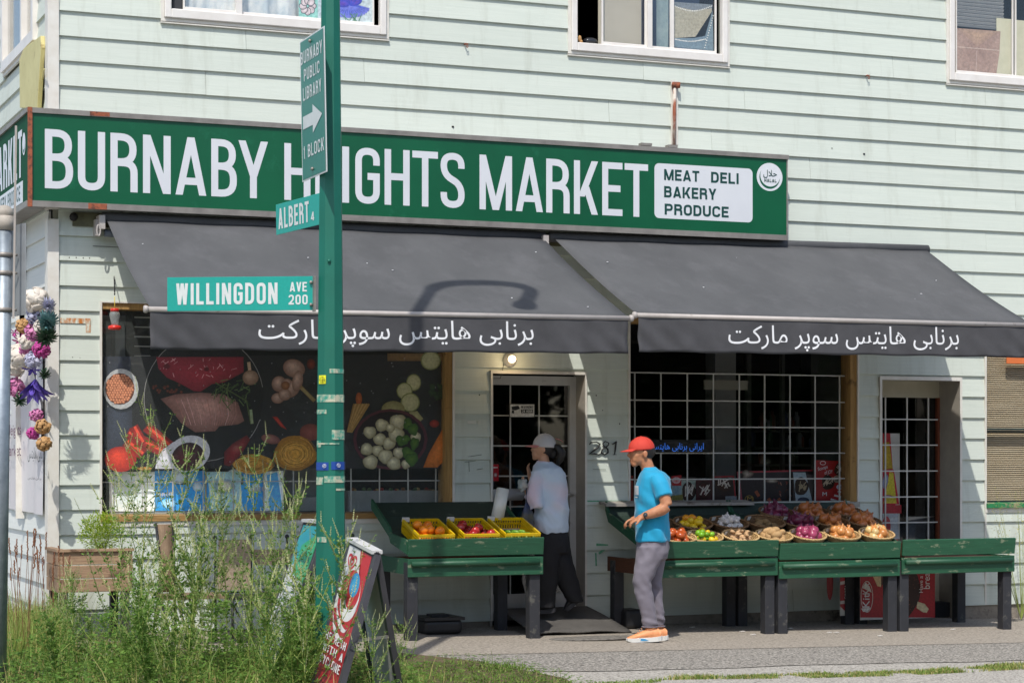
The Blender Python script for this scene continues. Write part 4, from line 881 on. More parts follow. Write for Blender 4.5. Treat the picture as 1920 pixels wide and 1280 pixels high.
P.line(q5((1075, 145), (1085, 220)), 6, '#b59a80'); P.ell(*q5((1088, 255))[0], 15, 14, '#b89a84', '#7a5c4a', hl=(-.3, -.3)); 
for (x, y, r1, r2, rot) in ((1395, 190, 21, 17, 20), (1290, 300, 14, 15, 0), (1345, 310, 12, 13, 0), (1390, 330, 12, 19, 30), (1280, 400, 12, 10, 0), (1330, 375, 12, 11, 0), (1420, 280, 10, 20, 10)): P.ell(*q5((x, y))[0], r1, r2, '#c4a798', '#7d5a4c', rot, hl=(-.2, -.3))
P.ell(*q5((1335, 310))[0], 8, 8, '#a06c48', '#6a4028'); P.line(q5((1440, 320), (1540, 420)), 7, '#a39a68', '#8a7048')
P.ell(*q5((1515, 160))[0], 8, 10, '#7d3020', '#4a1c14'); P.fan(q5((1242, 530), (1275, 530), (1345, 622), (1300, 600)), '#c03c2c', '#8a2018')
P.ell(*q5((1230, 688))[0], 18, 9, '#9a6660', '#6a3c38', 12); P.ell(*q5((1510, 640))[0], 20, 16, '#8d4a40', '#6a302a')
for (x, y, a, b) in ((1400, 790, 40, 33), (1110, 865, 38, 17)):
    u, v = q5((x, y))[0]; P.ell(u, v, a, b, '#c08e2c', '#9a6a18', wob=.05)
    for k in range(40): s_ = .15+.85*rnd.random(); P.ring(u+rnd.uniform(-3, 3), v+rnd.uniform(-3, 3), a*s_, b*s_, .7, rnd.choice(['#d6ab4a', '#8f6418', '#c99a3a']), a0=rnd.uniform(0, 360), a1=rnd.uniform(400, 620), seg=12)
for (x0, y0, x1, y1, ww) in ((220, 640, 500, 800, 20), (350, 600, 520, 740, 20), (260, 600, 330, 720, 18), (210, 700, 330, 800, 24)): P.line(q5((x0, y0), (x1, y1)), ww, '#a8241c', '#6d1414'); P.line(q5((x0+10, y0), (x1, y1-10)), 5, '#d24a34')
P.fan(q5((900, 780), (960, 720), (1060, 660), (1085, 690), (1020, 800), (940, 880), (900, 870)), '#8d1c22', '#5a1014')
P.ell(*q5((170, 830))[0], 30, 24, '#d8442a', '#8f1c14', hl=(-.3, -.3)); P.ell(*q5((340, 895))[0], 14, 3, '#b07a30')
P.fan(q5((415, 897), (425, 830), (470, 760), (540, 710), (600, 690), (640, 897)), '#cfced2', '#b8b8bd'); P.ell(*q5((650, 790))[0], 41, 33, '#d2d1d5', '#c2c1c6', rot=-20, seg=36); P.ell(*q5((645, 812))[0], 31, 26, '#5a1a22', '#2a1014', rot=-20, seg=30, hl=(-.6, .2))
P.ell(226, 729, 33, 38, '#c9cac9', '#a5a7a8'); P.ell(224, 729, 27.5, 29.5, '#5a3020')
for r_ in range(30):
    for c_ in range(30):
        u, v = 196+c_*4.9+(r_ % 2)*2.4, 700+r_*4.5
        if ((u-224)/25.5)**2+((v-729)/27.5)**2 < 1: P.ell(u+rnd.uniform(-.7, .7), v+rnd.uniform(-.7, .7), 2.9, 2.9, '#d59a74', '#945238', seg=8, hl=(-.3, -.3))
# right part
P.fan(q6((470, 85), (885, 85), (885, 138), (470, 138)), '#7a5f38', '#6a5030')
for (x, y, a, b) in ((775, 140, 19, 20), (655, 290, 14, 16), (590, 350, 15, 16), (630, 430, 18, 18)): u, v = q6((x, y))[0]; P.ell(u, max(v, 668) if y > 140 else 676, a, b if y > 140 else 18, '#95975f', '#6c7040'); P.ell(u, v if y > 140 else 676, a*.88, (b if y > 140 else 18)*.88, '#b3b08c', '#a3a27a')
P.fan([(780, 640), (842, 640), (842, 676), (780, 677)], '#26262a') if False else None
P.ell(*q6((510, 480))[0], 22, 16, '#9a9468', '#7a7448'); P.fan(q6((620, 500), (680, 490), (722, 545), (690, 575)), '#a39c70', '#8a8458')
for _ in range(9): u, v = q6((rnd.uniform(760, 880), rnd.uniform(310, 400)))[0]; P.ell(u, v, 8, 5, '#2c4226', '#1c2c1a', rot=rnd.uniform(0, 90), wob=.2)
P.ell(*q6((268, 405))[0], 6, 12, '#b0602c', '#8a4018'); 
for k in range(9): P.line(q6((190+k*3, 640), (235+k*13, 440)), 4.2, '#a08250' if k % 2 else '#8a6c3c')
P.ell(*q6((490, 690))[0], 70, 57, '#2a1018', '#47202a'); P.ell(*q6((490, 690))[0], 64, 52, '#191012', '#1a1114')
for (x, y, r_) in ((430, 590, 12.5), (345, 640, 12), (545, 570, 16), (415, 690, 12), (325, 760, 12), (400, 770, 11), (480, 720, 12), (530, 655, 15), (670, 675, 10), (455, 810, 14), (550, 785, 11), (350, 850, 14), (515, 860, 13), (600, 870, 9), (490, 610, 9)):
    u, v = q6((x, y))[0]; P.ell(u, min(v, 870), r_, r_*.95, '#c9c4a8', '#7d7555', hl=(-.25, -.35), wob=.06)
for (x, y, a, b, rt) in ((620, 590, 14, 9, 60), (570, 700, 12, 9, 20), (650, 620, 10, 11, 0), (620, 790, 15, 10, 30), (640, 830, 12, 12, 0), (660, 720, 8, 12, 10), (595, 690, 10, 7, -30)): P.ell(*q6((x, y))[0], a, b, '#4a6a24', '#2c4a18', rt, wob=.12)
P.fan(q6((860, 612), (890, 660), (892, 820), (820, 888), (722, 888), (760, 790)), '#c0702a', '#a05618'); P.ell(*q6((800, 580))[0], 9, 7, '#8a2c20', '#6a1c14')
for _ in range(70): P.ell(rnd.uniform(200, 830), rnd.uniform(672, 876), .9, .9, '#8a8a8c', seg=5)
mu = thing('window_mural', 'dark printed food mural of meat, garlic, pasta and mozzarella inside the left shop window', 'mural', px(510, 878, YM))
P.make('print', mat_print('print film mural', rough=.3, alpha=.88, nz=.1, gain=2.0), mu)
# boards and boxes seen below and above it
P = Print(fx(.18), NF); P.fan([(205, 884), (278, 884), (278, 958), (205, 958)], '#9aa6a6', '#b2b8b4')
def oreo(P, u0, u1, v0, v1, base='#1c7fb8'):
    P.fan([(u0, v0), (u1, v0), (u1, v1), (u0, v1)], base, '#1a72a8'); P.ell((u0+u1)/2, v0+14, 17, 13, '#3c4650', '#2a3038', wob=.1); P.ell((u0+u1)/2-2, v0+10, 15, 15, '#c2ccd0', '#8fa0a8'); P.ell(u1-14, v0+30, 9, 9, '#b8c2c4', '#7c8e96'); P.ell(u0+26, v1-14, 14, 9, '#a9c6d2', '#5aa0c4')
bx = thing('biscuit_advert_board', 'white and blue biscuit advert boards standing on the left window sill below the mural', 'advert board', px(340, 958, .18))
P.fan([(278, 884), (304, 884), (288, 958), (278, 958)], '#b8beba'); oreo(P, 290, 384, 882, 957); oreo(P, 388, 493, 884, 957); P.fan([(388, 884), (450, 884), (455, 957), (396, 957)], '#7c9aa0', '#86a4a8'); P.ell(421, 912, 15, 12, '#b7b3a4', '#8a908a'); P.ell(421, 912, 20, 15, '#6a8088'); P.ell(421, 911, 13, 10, '#b9b5a8', '#a09c90')
P.fan([(494, 884), (531, 882), (532, 957), (494, 957)], '#a8b4b8', '#b8c0c0'); P.fan([(500, 890), (520, 884), (530, 957), (505, 957)], '#3c86b4', '#4a8cb4')
P.make('print', mat_print('print sun gain', gain=3.2), bx)  # gain lifts the print colours to stand in for sunlight on the boards
mb = MB(); mb.box(X0(205, .19), X0(532, .19), .187, .2, 1.05, px(300, 884, .18).z); mb.make('board', mat('card stock', '#c9c6bd'), bx)
mb = MB(); stroke_text(mb, 'OREO', px(467, 923, .176), px(497, 920, .176), px(467, 914, .176), NF, .8, .24, .14, off=.01); stroke_text(mb, 'OREO', px(296, 931, .176), px(322, 929, .176), px(296, 924, .176), NF, .8, .24, .14, off=.01); mb.make('lettering', M_txt, bx)
mb = MB(); a = px(555, 905, .35); b = px(640, 955, .35); mb.box(a.x, b.x, .3, .5, 1.06, a.z-.12); mb.box(a.x-.2, b.x, .55, .6, 1.06, a.z+.15); a = px(652, 920, .3); b = px(822, 955, .3); mb.box(a.x, b.x, .28, .5, 1.05, a.z)
tag(mb.make('stacked_carton', mat('pale carton', '#8d938f', '#a2a7a4', rough=.5, scale=8)), 'pale plastic wrapped cartons on the left window sill beside the pole', 'carton')
rg = random.Random(5)
for k in range(26):
    u = rg.uniform(660, 815); mb = MB(); mb.ell(px(u, 918+rg.uniform(-2, 3), .36), .02, .02, .016, 7, 5); tag(mb.make('snack_packet', mat('snack packet %d' % (k % 4), ['#8a5a2c', '#a8322a', '#4c6a38', '#b89a5a'][k % 4], rough=.5)), 'small coloured packet on the wrapped carton behind the left window', 'packet', 'packets on the carton in the left window')
mb = MB(); mb.box(X0(214, .3), X0(232, .3), .25, .4, px(220, 670, .3).z, px(220, 602, .3).z); mb.box(X0(196, .3), X0(240, .3), .4, .42, px(220, 680, .3).z, px(220, 590, .3).z); tag(mb.make('window_box', mat('dim grey box', '#5d6667', '#6b7274', rough=.6, scale=6)), 'dim grey speaker box high behind the left shop window corner', 'box')
mb = MB()
for k in range(5): mb.box(X0(252, .3), X0(282, .3), .3, .31, px(265, 596+k*18, .3).z, px(265, 594+k*18, .3).z)
tag(mb.make('wire_shelf', M_gril), 'white wire shelf rails high in the left shop window', 'shelf')
# ================================================================ right window contents
def r2(*p): return [(1160+x/4, 660+y/4) for x, y in p]
def led(P): P.fan([(1209, 824), (1336, 824), (1336, 848), (1209, 848)], '#0a0a0c'); P.ell(1222, 836, 5, 7, '#3a78d8')
t = card('led_sign', 1209, 824, 1336, 848, .072, 'black LED strip sign with blue Persian lettering in the right shop window', 'sign', led, .02)
mb = MB(); font_text(mb, ar(A_I, A_B, A_H), px(1220, 846, .07), px(1319, 846, .07), px(1220, 830, .07), NF, off=.004); mb.make('lettering', mat('blue led', '#3f7fe8', emit='#3a78e8', es=.45), t)
def cone(P, u, v, a, b, c='#4a2c20', c2='#e0d8cc'):
    P.ell(u, v, a, b, c, '#2a1810', wob=.06)
    for _ in range(9): P.line([(u+rnd.uniform(-a*.8, a*.8), v-b*.8*rnd.random()), (u+rnd.uniform(-a*.8, a*.8), v+b*.6*rnd.random())], a*.13, c2)
def pA(P): P.fan(r2((395, 960), (470, 960), (470, 1125), (395, 1125)), '#7aa0b0', '#9ab4ba'); P.fan(r2((395, 930), (470, 920), (470, 1000), (400, 1000)), '#b02028', '#c02a30'); P.fan(r2((470, 960), (580, 960), (580, 1120), (470, 1120)), '#8fa9a8', '#a4b4a8'); cone(P, *r2((525, 1045))[0], 13, 18); P.fan(r2((395, 1075), (480, 1065), (485, 1120), (395, 1120)), '#8d8a48'); P.ell(*r2((432, 960))[0], 8, 6, '#c8303a', '#e0c8c8')
def pB(P): P.fan(r2((580, 960), (710, 950), (710, 1120), (580, 1120)), '#34161a', '#4a1c20'); cone(P, *r2((645, 1035))[0], 13, 17, '#6a2028'); P.fan(r2((78, 925), (108, 925), (108, 1125), (78, 1125)), '#7a1a1c', '#a03020')
def pC(P): P.fan(r2((720, 950), (860, 940), (862, 1125), (720, 1120)), '#241a1a', '#2c2020'); cone(P, *r2((790, 990))[0], 15, 14); P.fan(r2((800, 1080), (885, 1075), (885, 1105), (800, 1105)), '#8a9298'); P.line(r2((715, 935), (860, 930), (875, 1080)), 2.2, '#b03038')
def pD(P):
    P.fan(r2((890, 890), (1455, 880), (1455, 1130), (912, 1135)), '#2c2a30', '#26242a'); P.line(r2((890, 900), (1455, 885)), 2.8, '#a82c3c'); P.line(r2((893, 895), (925, 1135)), 4, '#a8505a'); P.ell(*r2((965, 915))[0], 11, 8, '#c4b8a8', '#3a2c24', wob=.2)
    for (x, y) in ((1040, 1060), (1135, 1115), (1210, 1115)): P.line(r2((x-12, y-20), (x+12, y+20)), 6, '#a0583c'); 
    P.ring(*r2((980, 1100))[0], 8, 6.5, .8, '#b59a4a'); P.ell(*r2((1150, 965))[0], 12, 4, '#c0b8a8', '#4a3a30')
    for _ in range(24): x, y = rnd.uniform(1180, 1300), rnd.uniform(960, 1080); P.line(r2((x, y), (x+rnd.uniform(-14, 14), y+rnd.uniform(5, 24))), 1.6, rnd.choice(['#7a3c34', '#a07060', '#4a2420']))
def pE(P): P.fan(r2((1308, 900), (1400, 900), (1455, 1130), (1330, 1130)), '#8ea6b4', '#a8b8be'); cone(P, *r2((1370, 1005))[0], 13, 17, '#30241c', '#a89878'); P.ell(*r2((1385, 1110))[0], 11, 6, '#34465e', '#202c40')
def pF(P):
    P.fan(r2((1478, 808), (1738, 818), (1735, 1130), (1462, 1128)), '#a82024', '#9a1a1e'); P.fan(r2((1640, 1128), (1650, 1090), (1690, 1050), (1736, 1060), (1735, 1130)), '#a9b4bc', '#b4bcc2')
    cone(P, *r2((1660, 880))[0], 11, 12, '#5a4030', '#d8d0c0'); cone(P, *r2((1570, 975))[0], 12, 14, '#2a1812', '#c8b8a0'); P.ell(*r2((1640, 950))[0], 8, 7, '#28343e', '#b0a898')
    for k in range(6): P.line(r2((1590+k*13, 1100-k*14), (1650+k*8, 1120-k*18)), 3.4, ['#d8d8dc', '#b02a34'][k % 2])
    P.ell(*r2((1660, 1010))[0], 7, 5, '#3c78b8', '#d4d8e0')
    P.ring(*r2((1531, 830))[0], 5, 3.4, 1, '#e4dcdc')
tri = (('cone_poster', pA, 1258, 1305, 890, 941, 'blue grey cone poster right behind the standing man in the right window'), ('dark_cone_poster', pB, 1305, 1338, 897, 941, 'dark red ice cream cup poster left of centre in the right window'),
       ('brown_cone_poster', pC, 1340, 1378, 893, 941, 'dark brown cone poster with a red edge in the right window'), ('magnum_poster', pD, 1383, 1524, 880, 943, 'wide dark ice cream bar poster with gold M in the right window'),
       ('pale_cone_poster', pE, 1487, 1524, 885, 942, 'pale blue nut cone poster leaning against the red poster'), ('red_poster', pF, 1526, 1594, 862, 942, 'bright red ice cream poster at the right end of the right window'))
for i, (nm, fn, u0, u1, v0, v1, lab) in enumerate(tri):
    Y = .26-.012*i if nm != 'magnum_poster' else .27
    t = thing(nm.replace('magnum', 'bar'), lab, 'poster', px((u0+u1)/2, v1, Y)); a = px(u0, v0, Y+.004); b = px(u1, v1, Y+.004)
    mb = MB(); mb.box(a.x, b.x, Y+.004, Y+.01, max(b.z, 1.105), a.z-.02); mb.make('backing', mat('dark card', '#3a3432'), t)
    P = Print(fx(Y), NF); fn(P); P.make('print', mat_print('print glossy'), t)
    if nm == 'red_poster':
        mb = MB(); font_text(mb, 'Scoops', px(1533, 884, Y), px(1551, 879, Y), px(1532, 876, Y), NF, off=.012); font_text(mb, 'of JOY', px(1545, 891, Y), px(1560, 889, Y), px(1545, 882, Y), NF, off=.012); font_text(mb, 'M', px(1541, 929, Y), px(1549, 929, Y), px(1541, 922, Y), NF, off=.012); mb.make('lettering', M_txt, t)
    if nm == 'magnum_poster':
        mb = MB(); font_text(mb, 'M', px(1400, 938, Y), px(1410, 938, Y), px(1400, 930, Y), NF, off=.012); mb.make('lettering', mat('gold ink', '#b99c4c', rough=.5), t)
mb = MB(); frame(mb, X0(1286, 1.2), X0(1300, 1.2), 1.1, 1.5, 1.2, 1.25, .02)
# dim shelf goods behind the right window
rs = random.Random(9)
for i in range(28):
    u = rs.uniform(1410, 1570); v = rs.choice([806, 838, 870, 902]); h = rs.uniform(.1, .2); Y = 1.9
    p = px(u, v, Y); mb = MB(); mb.lathe([(.001, 0), (.035, 0), (.035, h*.7), (.016, h*.85), (.016, h), (.001, h)], p, 8)
    tag(mb.make('bottle', mat('dim bottle %d' % (i % 4), ['#2c4a3a', '#7a848a', '#6a3a2c', '#3a4a6a'][i % 4], rough=.3)), 'dim bottle on the shelves deep behind the right shop window', 'bottle', 'bottles on the shelf deep behind the right window')
mb = MB()
for v in (806, 838, 870, 902): a, b = px(1405, v, 1.9), px(1575, v, 1.9); mb.box(a.x, b.x, 1.8, 2.1, a.z-.02, a.z)
tag(mb.make('back_shelf', mat('dim shelf metal', '#50534f')), 'dim metal shelves deep behind the right shop window', 'shelf')
# ================================================================ STALLS
M_grn = mat('chipped green stall paint', '#1d4a33', '#25583e', rough=.5, scale=5, stretch=(1, 5, 14), bump=.2, bscale=9, worn='#717d64', wscale=7, wlo=.59, whi=.64, vary=.12, wst=(1, 1, 2.5))
M_grnd = mat('dark green bed paint', '#1c2c24', '#26382e', rough=.7, scale=5, stretch=(14, 2, 2), bump=.2, worn='#4d5a48', wscale=5, wlo=.6, whi=.66)
M_leg = mat('dark grey leg paint', '#26272b', '#303136', rough=.65, scale=6, bump=.15, worn='#55544f', wscale=9, wlo=.58, whi=.66)
M_brn = mat('bare brown timber', '#4a2c1c', '#5f3a24', rough=.75, scale=5, stretch=(12, 2, 12), bump=.2)
SF = -1.05; SB = -.13
rl = random.Random(11)
def stall(xa, xb, prof, lab, zt, zb, rail_z, side_m=None, bed=True, endgap=0.):
    """prof: bed profile (y, z) from the wall to the front"""
    t = thing('produce_stall', lab, 'stall', ((xa+xb)/2, SF, G(xa, SF)), 'green wooden produce stalls')
    e = .006
    o = MB().prism([(xa+e, SF-.012, zt), (xa+e, SF+.012, zt+.004), (xa+e, SF+.03, zb+.01), (xa+e, SF+.008, zb)], (xb-xa-2*e, 0, 0)).make('front_board', M_grn, t); bevel(o, .004)
    zl0, zl1 = rail_z-.095, rail_z+.052
    o = MB().box(xa+e, xb-e, SF+.01, SF+.034, zl0, zl1).make('lower_board', M_grn, t); bevel(o, .004)
    mb = MB(); mb.tube([(xa+.03, SF-.004, rail_z+.012), (xb-.05, SF-.004, rail_z+.012)], .024, 10); mb.make('front_rail', M_grn, t)
    if bed:
        for i in range(len(prof)-1):
            (y0, z0), (y1, z1) = prof[i], prof[i+1]; n = Vector((0, -(z0-z1), (y0-y1)*-1)).normalized() if False else Vector((0, z0-z1, y0-y1)).normalized()
            n = Vector((0, -(z0-z1), y0-y1)).normalized(); d = n*.018 if n.z < 0 else -n*.018
            nb = 2 if abs(y0-y1) > .4 else 1
            for q in range(nb):
                f0, f1 = q/nb, (q+1)/nb-.004; ya, za, yb, zbb = y0+(y1-y0)*f0, z0+(z1-z0)*f0, y0+(y1-y0)*f1, z0+(z1-z0)*f1
                mb = MB(); mb.prism([(xa+e, ya, za), (xa+e, yb, zbb), (xa+e, yb+d.y, zbb+d.z), (xa+e, ya+d.y, za+d.z)], (xb-xa-2*e, 0, 0)); mb.make('bed_board', M_grnd, t)
    for s, x in ((-1, xa+.012), (1, xb-.034)):
        mb = MB(); mb.box(x, x+.022, SF+.036, SB-.02, zl0+.02, zl1); mb.make('side_board', (side_m if s < 0 and side_m else M_grn), t)
        if bed:
            top = [(SF+.034, zt-.005)]+[(y, z+.03) for y, z in prof[::-1][1:]]; bot = [(y, z-.05) for y, z in prof[:-1]]+[(SF+.034, zb+.02)]
            xx = x-(.012 if s < 0 else -.012)
            mb = MB(); mb.prism([(xx, y, z) for y, z in top+bot], (.02, 0, 0)); mb.make('bed_side', M_grn, t)
    for y in (SF+.085, -.27):
        for x in (xa+.055, xb-.07):
            w_ = .046; x += rl.uniform(-.01, .01); mb = MB(); mb.box(x-w_, x+w_, y-w_, y+w_, G(x, y)-.01, zl1-.03); o = mb.make('leg', M_leg, t); bevel(o, .004)
    mb = MB(); mb.box(xa+.05, xb-.05, SB-.06, SB-.02, zl0+.02, zl1-.02); mb.make('rear_board', M_brn, t)
    return t
z_ = lambda u, v, Y: px(u, v, Y).z
lx0, lx1 = X0(765, SF), X0(1021, SF)
lprof = [(SB, z_(690, 942, SB)), (-.58, z_(728, 994, -.58)), (-.62, z_(728, 1006, -.62)), (SF+.03, z_(762, 1030, SF))]
stL = stall(lx0, lx1, lprof, 'left green stall by the shop door holding three yellow crates', z_(765, 1011, SF), z_(765, 1044, SF), z_(765, 1060, SF))
sa, sb_, sc_, sd = X0(1222, SF), X0(1461, SF), X0(1690, SF), X0(1905, SF)
rprof = [(SB, 1.10), (-.19, 1.0), (SF+.03, .745)]
def bedz(y): return 1.0+(y+.19)*(1.0-.745)/(-.19-(SF+.03))*1 if False else 1.0+(y+.19)*(.255/(.86-.03))
stA = stall(sa, sb_, rprof, 'green stall with citrus, garlic and potato baskets beside the man', z_(1300, 1015, SF), z_(1300, 1046, SF), z_(1300, 1061, SF), M_brn)
stB = stall(sb_+.004, sc_, rprof, 'green stall with the three tier onion baskets', z_(1560, 1017, SF), z_(1560, 1048, SF), z_(1560, 1062, SF))
stC = stall(sc_+.012, sd, rprof, 'empty green stall at the right end in front of the cream door', z_(1790, 1010, SF), z_(1790, 1040, SF), z_(1790, 1054, SF), bed=False)
mb = MB(); mb.box(sc_+.03, sd-.02, SF+.04, SB, z_(1790, 1046, SF)-.02, z_(1790, 1046, SF)); mb.make('flat_bed', M_brn, stC)
mb = MB(); mb.box(sc_+.04, sc_+.06, SF+.04, SF+.3, z_(1790, 1044, SF), z_(1790, 1016, SF)); mb.make('side_cleat', M_brn, stC)
# sill shelf strips with tape above the right stalls
mb = MB(); mb.prism([(sa-.02, -.2, 1.085), (sa-.02, -.04, 1.105), (sa-.02, -.04, 1.13), (sa-.02, -.2, 1.11)], (sb_-sa+.25, 0, 0)); o = mb.make('ledge_board', mat('taped ledge board', '#8b857c', '#a49e95', rough=.6, scale=9, worn='#5b4a3c', wscale=8, wlo=.55, whi=.65)); tag(o, 'taped grey ledge board along the back of the right stalls under the window', 'board')
# ---------------------------------------------------------------- yellow crates
M_yel = mat('yellow crate plastic', '#dcb90e', '#cfa90a', rough=.35, scale=4, sss=.05)
def crate_mesh():
    w, d, h, th = .305, .40, .115, .006; mb = MB()
    def side(p0, p1, h0, h1):   # slotted wall
        p0, p1 = Vector(p0), Vector(p1); d_ = (p1-p0); L_ = d_.length; d_.normalize(); nn = Vector((d_.y, -d_.x, 0))
        mb.bar(p0+Vector((0, 0, .012)), p1+Vector((0, 0, .012)), th, .024); mb.bar(p0+Vector((0, 0, h-.01)), p1+Vector((0, 0, h-.01)), th*2.4, .022); mb.bar(p0+Vector((0, 0, h*.56)), p1+Vector((0, 0, h*.56)), th, .014)
        n = int(L_/.021)
        for i in range(n+1):
            p = p0+d_*(L_*i/n); mb.bar(p+Vector((0, 0, .02)), p+Vector((0, 0, h-.02)), .0105, th, up=nn)
    a, b, c, e = (-w/2, -d/2, 0), (w/2, -d/2, 0), (w/2, d/2, 0), (-w/2, d/2, 0)
    side(a, b, 0, h); side(b, c, 0, h); side(c, e, 0, h); side(e, a, 0, h)
    m1 = mb.mesh('crate_wall', M_yel)
    mb = MB(); mb.box(-w/2, w/2, -d/2, d/2, -.002, .004); m2 = mb.mesh('crate_base', M_yel)
    mb = MB(); mb.box(-w/2-.006, -w/2+.055, d/2-.008, d/2+.010, h-.022, h+.012); m3 = mb.mesh('price_tag', mat('white tag', '#d8d6d0', rough=.5)); return m1, m2, m3
CM = crate_mesh()
M_or = mat('orange peel', '#e0760c', '#ee8f1c', rough=.4, scale=6, bump=.2, bscale=160, sss=.1)
M_ap = mat('red apple skin', '#8a1220', '#b83a30', rough=.22, scale=3.2, stretch=(1, 1, .4), vary=.25, worn='#d9a860', wscale=3, wlo=.66, whi=.8)
M_cu = mat('cucumber skin', '#4a7a24', '#7fa43c', rough=.4, scale=10, vary=.15)
def fruit_mesh(kind):
    mb = MB()
    if kind == 'orange': mb.ell((0, 0, 0), .037, .037, .035, 14, 10); mb.ell((0, 0, .0345), .004, .004, .002, 6, 4); return mb.mesh('orange', M_or)
    if kind == 'apple':
        mb.lathe([(.001, -.028), (.014, -.033), (.028, -.022), (.036, .002), (.034, .02), (.022, .031), (.01, .029), (.001, .024)], seg=14); mb.tube([(0, 0, .024), (.003, 0, .042)], .0018, 5); return mb.mesh('apple', M_ap)
    if kind == 'cucumber': mb.tube([(-.06, 0, 0), (-.05, .001, 0), (-.02, .003, .002), (.02, .003, .002), (.05, .001, 0), (.062, 0, 0)], [.004, .014, .0175, .0175, .014, .004], 9); return mb.mesh('cucumber', M_cu)
def onion(col, col2, nm, pointed=1.):
    mb = MB(); mb.lathe([(.002, -.034), (.012, -.035), (.028, -.024), (.0375, -.002), (.033, .018), (.018, .03), (.007, .038*pointed), (.0045, .052*pointed), (.001, .054*pointed)], seg=14); return mb.mesh(nm, mat(nm+' skin', col, col2, rough=.3, scale=9, stretch=(3.5, 3.5, .5), vary=.18, sss=.04))
def garlic():
    mb = MB(); vs = []; seg = 20
    prof = [(.002, -.024), (.02, -.024), (.031, -.008), (.029, .008), (.014, .022), (.006, .03), (.004, .045), (.001, .046)]
    for r_, z in prof:
        for k in range(seg): a = 2*PI*k/seg; q = r_*(1+.09*math.cos(a*7)); vs.append((q*math.cos(a), q*math.sin(a), z))
    mb.add(vs, [(i*seg+k, i*seg+(k+1) % seg, (i+1)*seg+(k+1) % seg, (i+1)*seg+k) for i in range(len(prof)-1) for k in range(seg)], 0, True); return mb.mesh('garlic', mat('garlic skin', '#c9c3c0', '#dcd8d2', rough=.6, scale=12, stretch=(3, 3, .4)))
def blob(nm, rx, ry, rz, m, s=1., seed=1):
    mb = MB(); mb.ell((0, 0, 0), rx, ry, rz, 12, 9); mb.v = [p*(1+.12*s*noise.noise(p*28+Vector((seed, 0, 0)))) for p in mb.v]; return mb.mesh(nm, m)
FM = dict(orange=fruit_mesh('orange'), apple=fruit_mesh('apple'), cucumber=fruit_mesh('cucumber'),
          red_onion=onion('#4a1430', '#7a2f4a', 'red onion', 1.3), red_onion_bright=onion('#86284c', '#a84a68', 'bright red onion'), yellow_onion=onion('#a0562c', '#b9753e', 'brown onion'), gold_onion=onion('#b8692c', '#d29a5c', 'gold onion', 1.25), pale_onion=onion('#c9a868', '#d9c08c', 'pale onion'),
          garlic=garlic(), lemon=blob('lemon', .036, .029, .029, mat('lemon peel', '#dcb310', '#e6c52a', rough=.4, scale=8, bump=.15, bscale=160, vary=.08), .3), orangish=blob('mandarin', .031, .031, .027, mat('mandarin peel', '#d98a14', '#e09a24', rough=.4), .3),
          lime=blob('lime', .034, .029, .029, mat('lime peel', '#5f9a1c', '#86b52c', rough=.35, scale=7, vary=.2), .3), potato=blob('potato', .043, .032, .028, mat('potato skin', '#a58256', '#bd9a6c', rough=.75, scale=10, vary=.08, worn='#6f5436', wscale=14, wlo=.62, whi=.7), 1.4),
          ginger=blob('ginger', .036, .022, .018, mat('ginger skin', '#b9936a', '#c9a67f', rough=.7, scale=12, vary=.1), 2.4, 4), tomato=blob('tomato', .034, .034, .028, mat('tomato skin', '#b0461f', '#c0602c', rough=.25, scale=4, vary=.1), .3), dark_potato=blob('dark_potato', .04, .032, .026, mat('dusty potato skin', '#7c6240', '#8f744e', rough=.85, scale=10, vary=.08), 1.2, 7))
rf = random.Random(21)
def fruit(kind, p, lab, cat, grp, sc=1., rot=None):
    return place(FM[kind], {'orangish': 'mandarin', 'red_onion_bright': 'red_onion', 'gold_onion': 'yellow_onion', 'pale_onion': 'yellow_onion', 'dark_potato': 'potato'}.get(kind, kind), None, p, rot or (rf.uniform(-.6, .6), rf.uniform(-.6, .6), rf.uniform(0, 6)), sc, lab, cat, grp)
cz = lambda y: lprof[2][1]+(y-lprof[2][0])*(lprof[3][1]-lprof[2][1])/(lprof[3][0]-lprof[2][0])
crt = math.atan2(lprof[2][1]-lprof[3][1], lprof[2][0]-lprof[3][0])+.08
cy = -.825
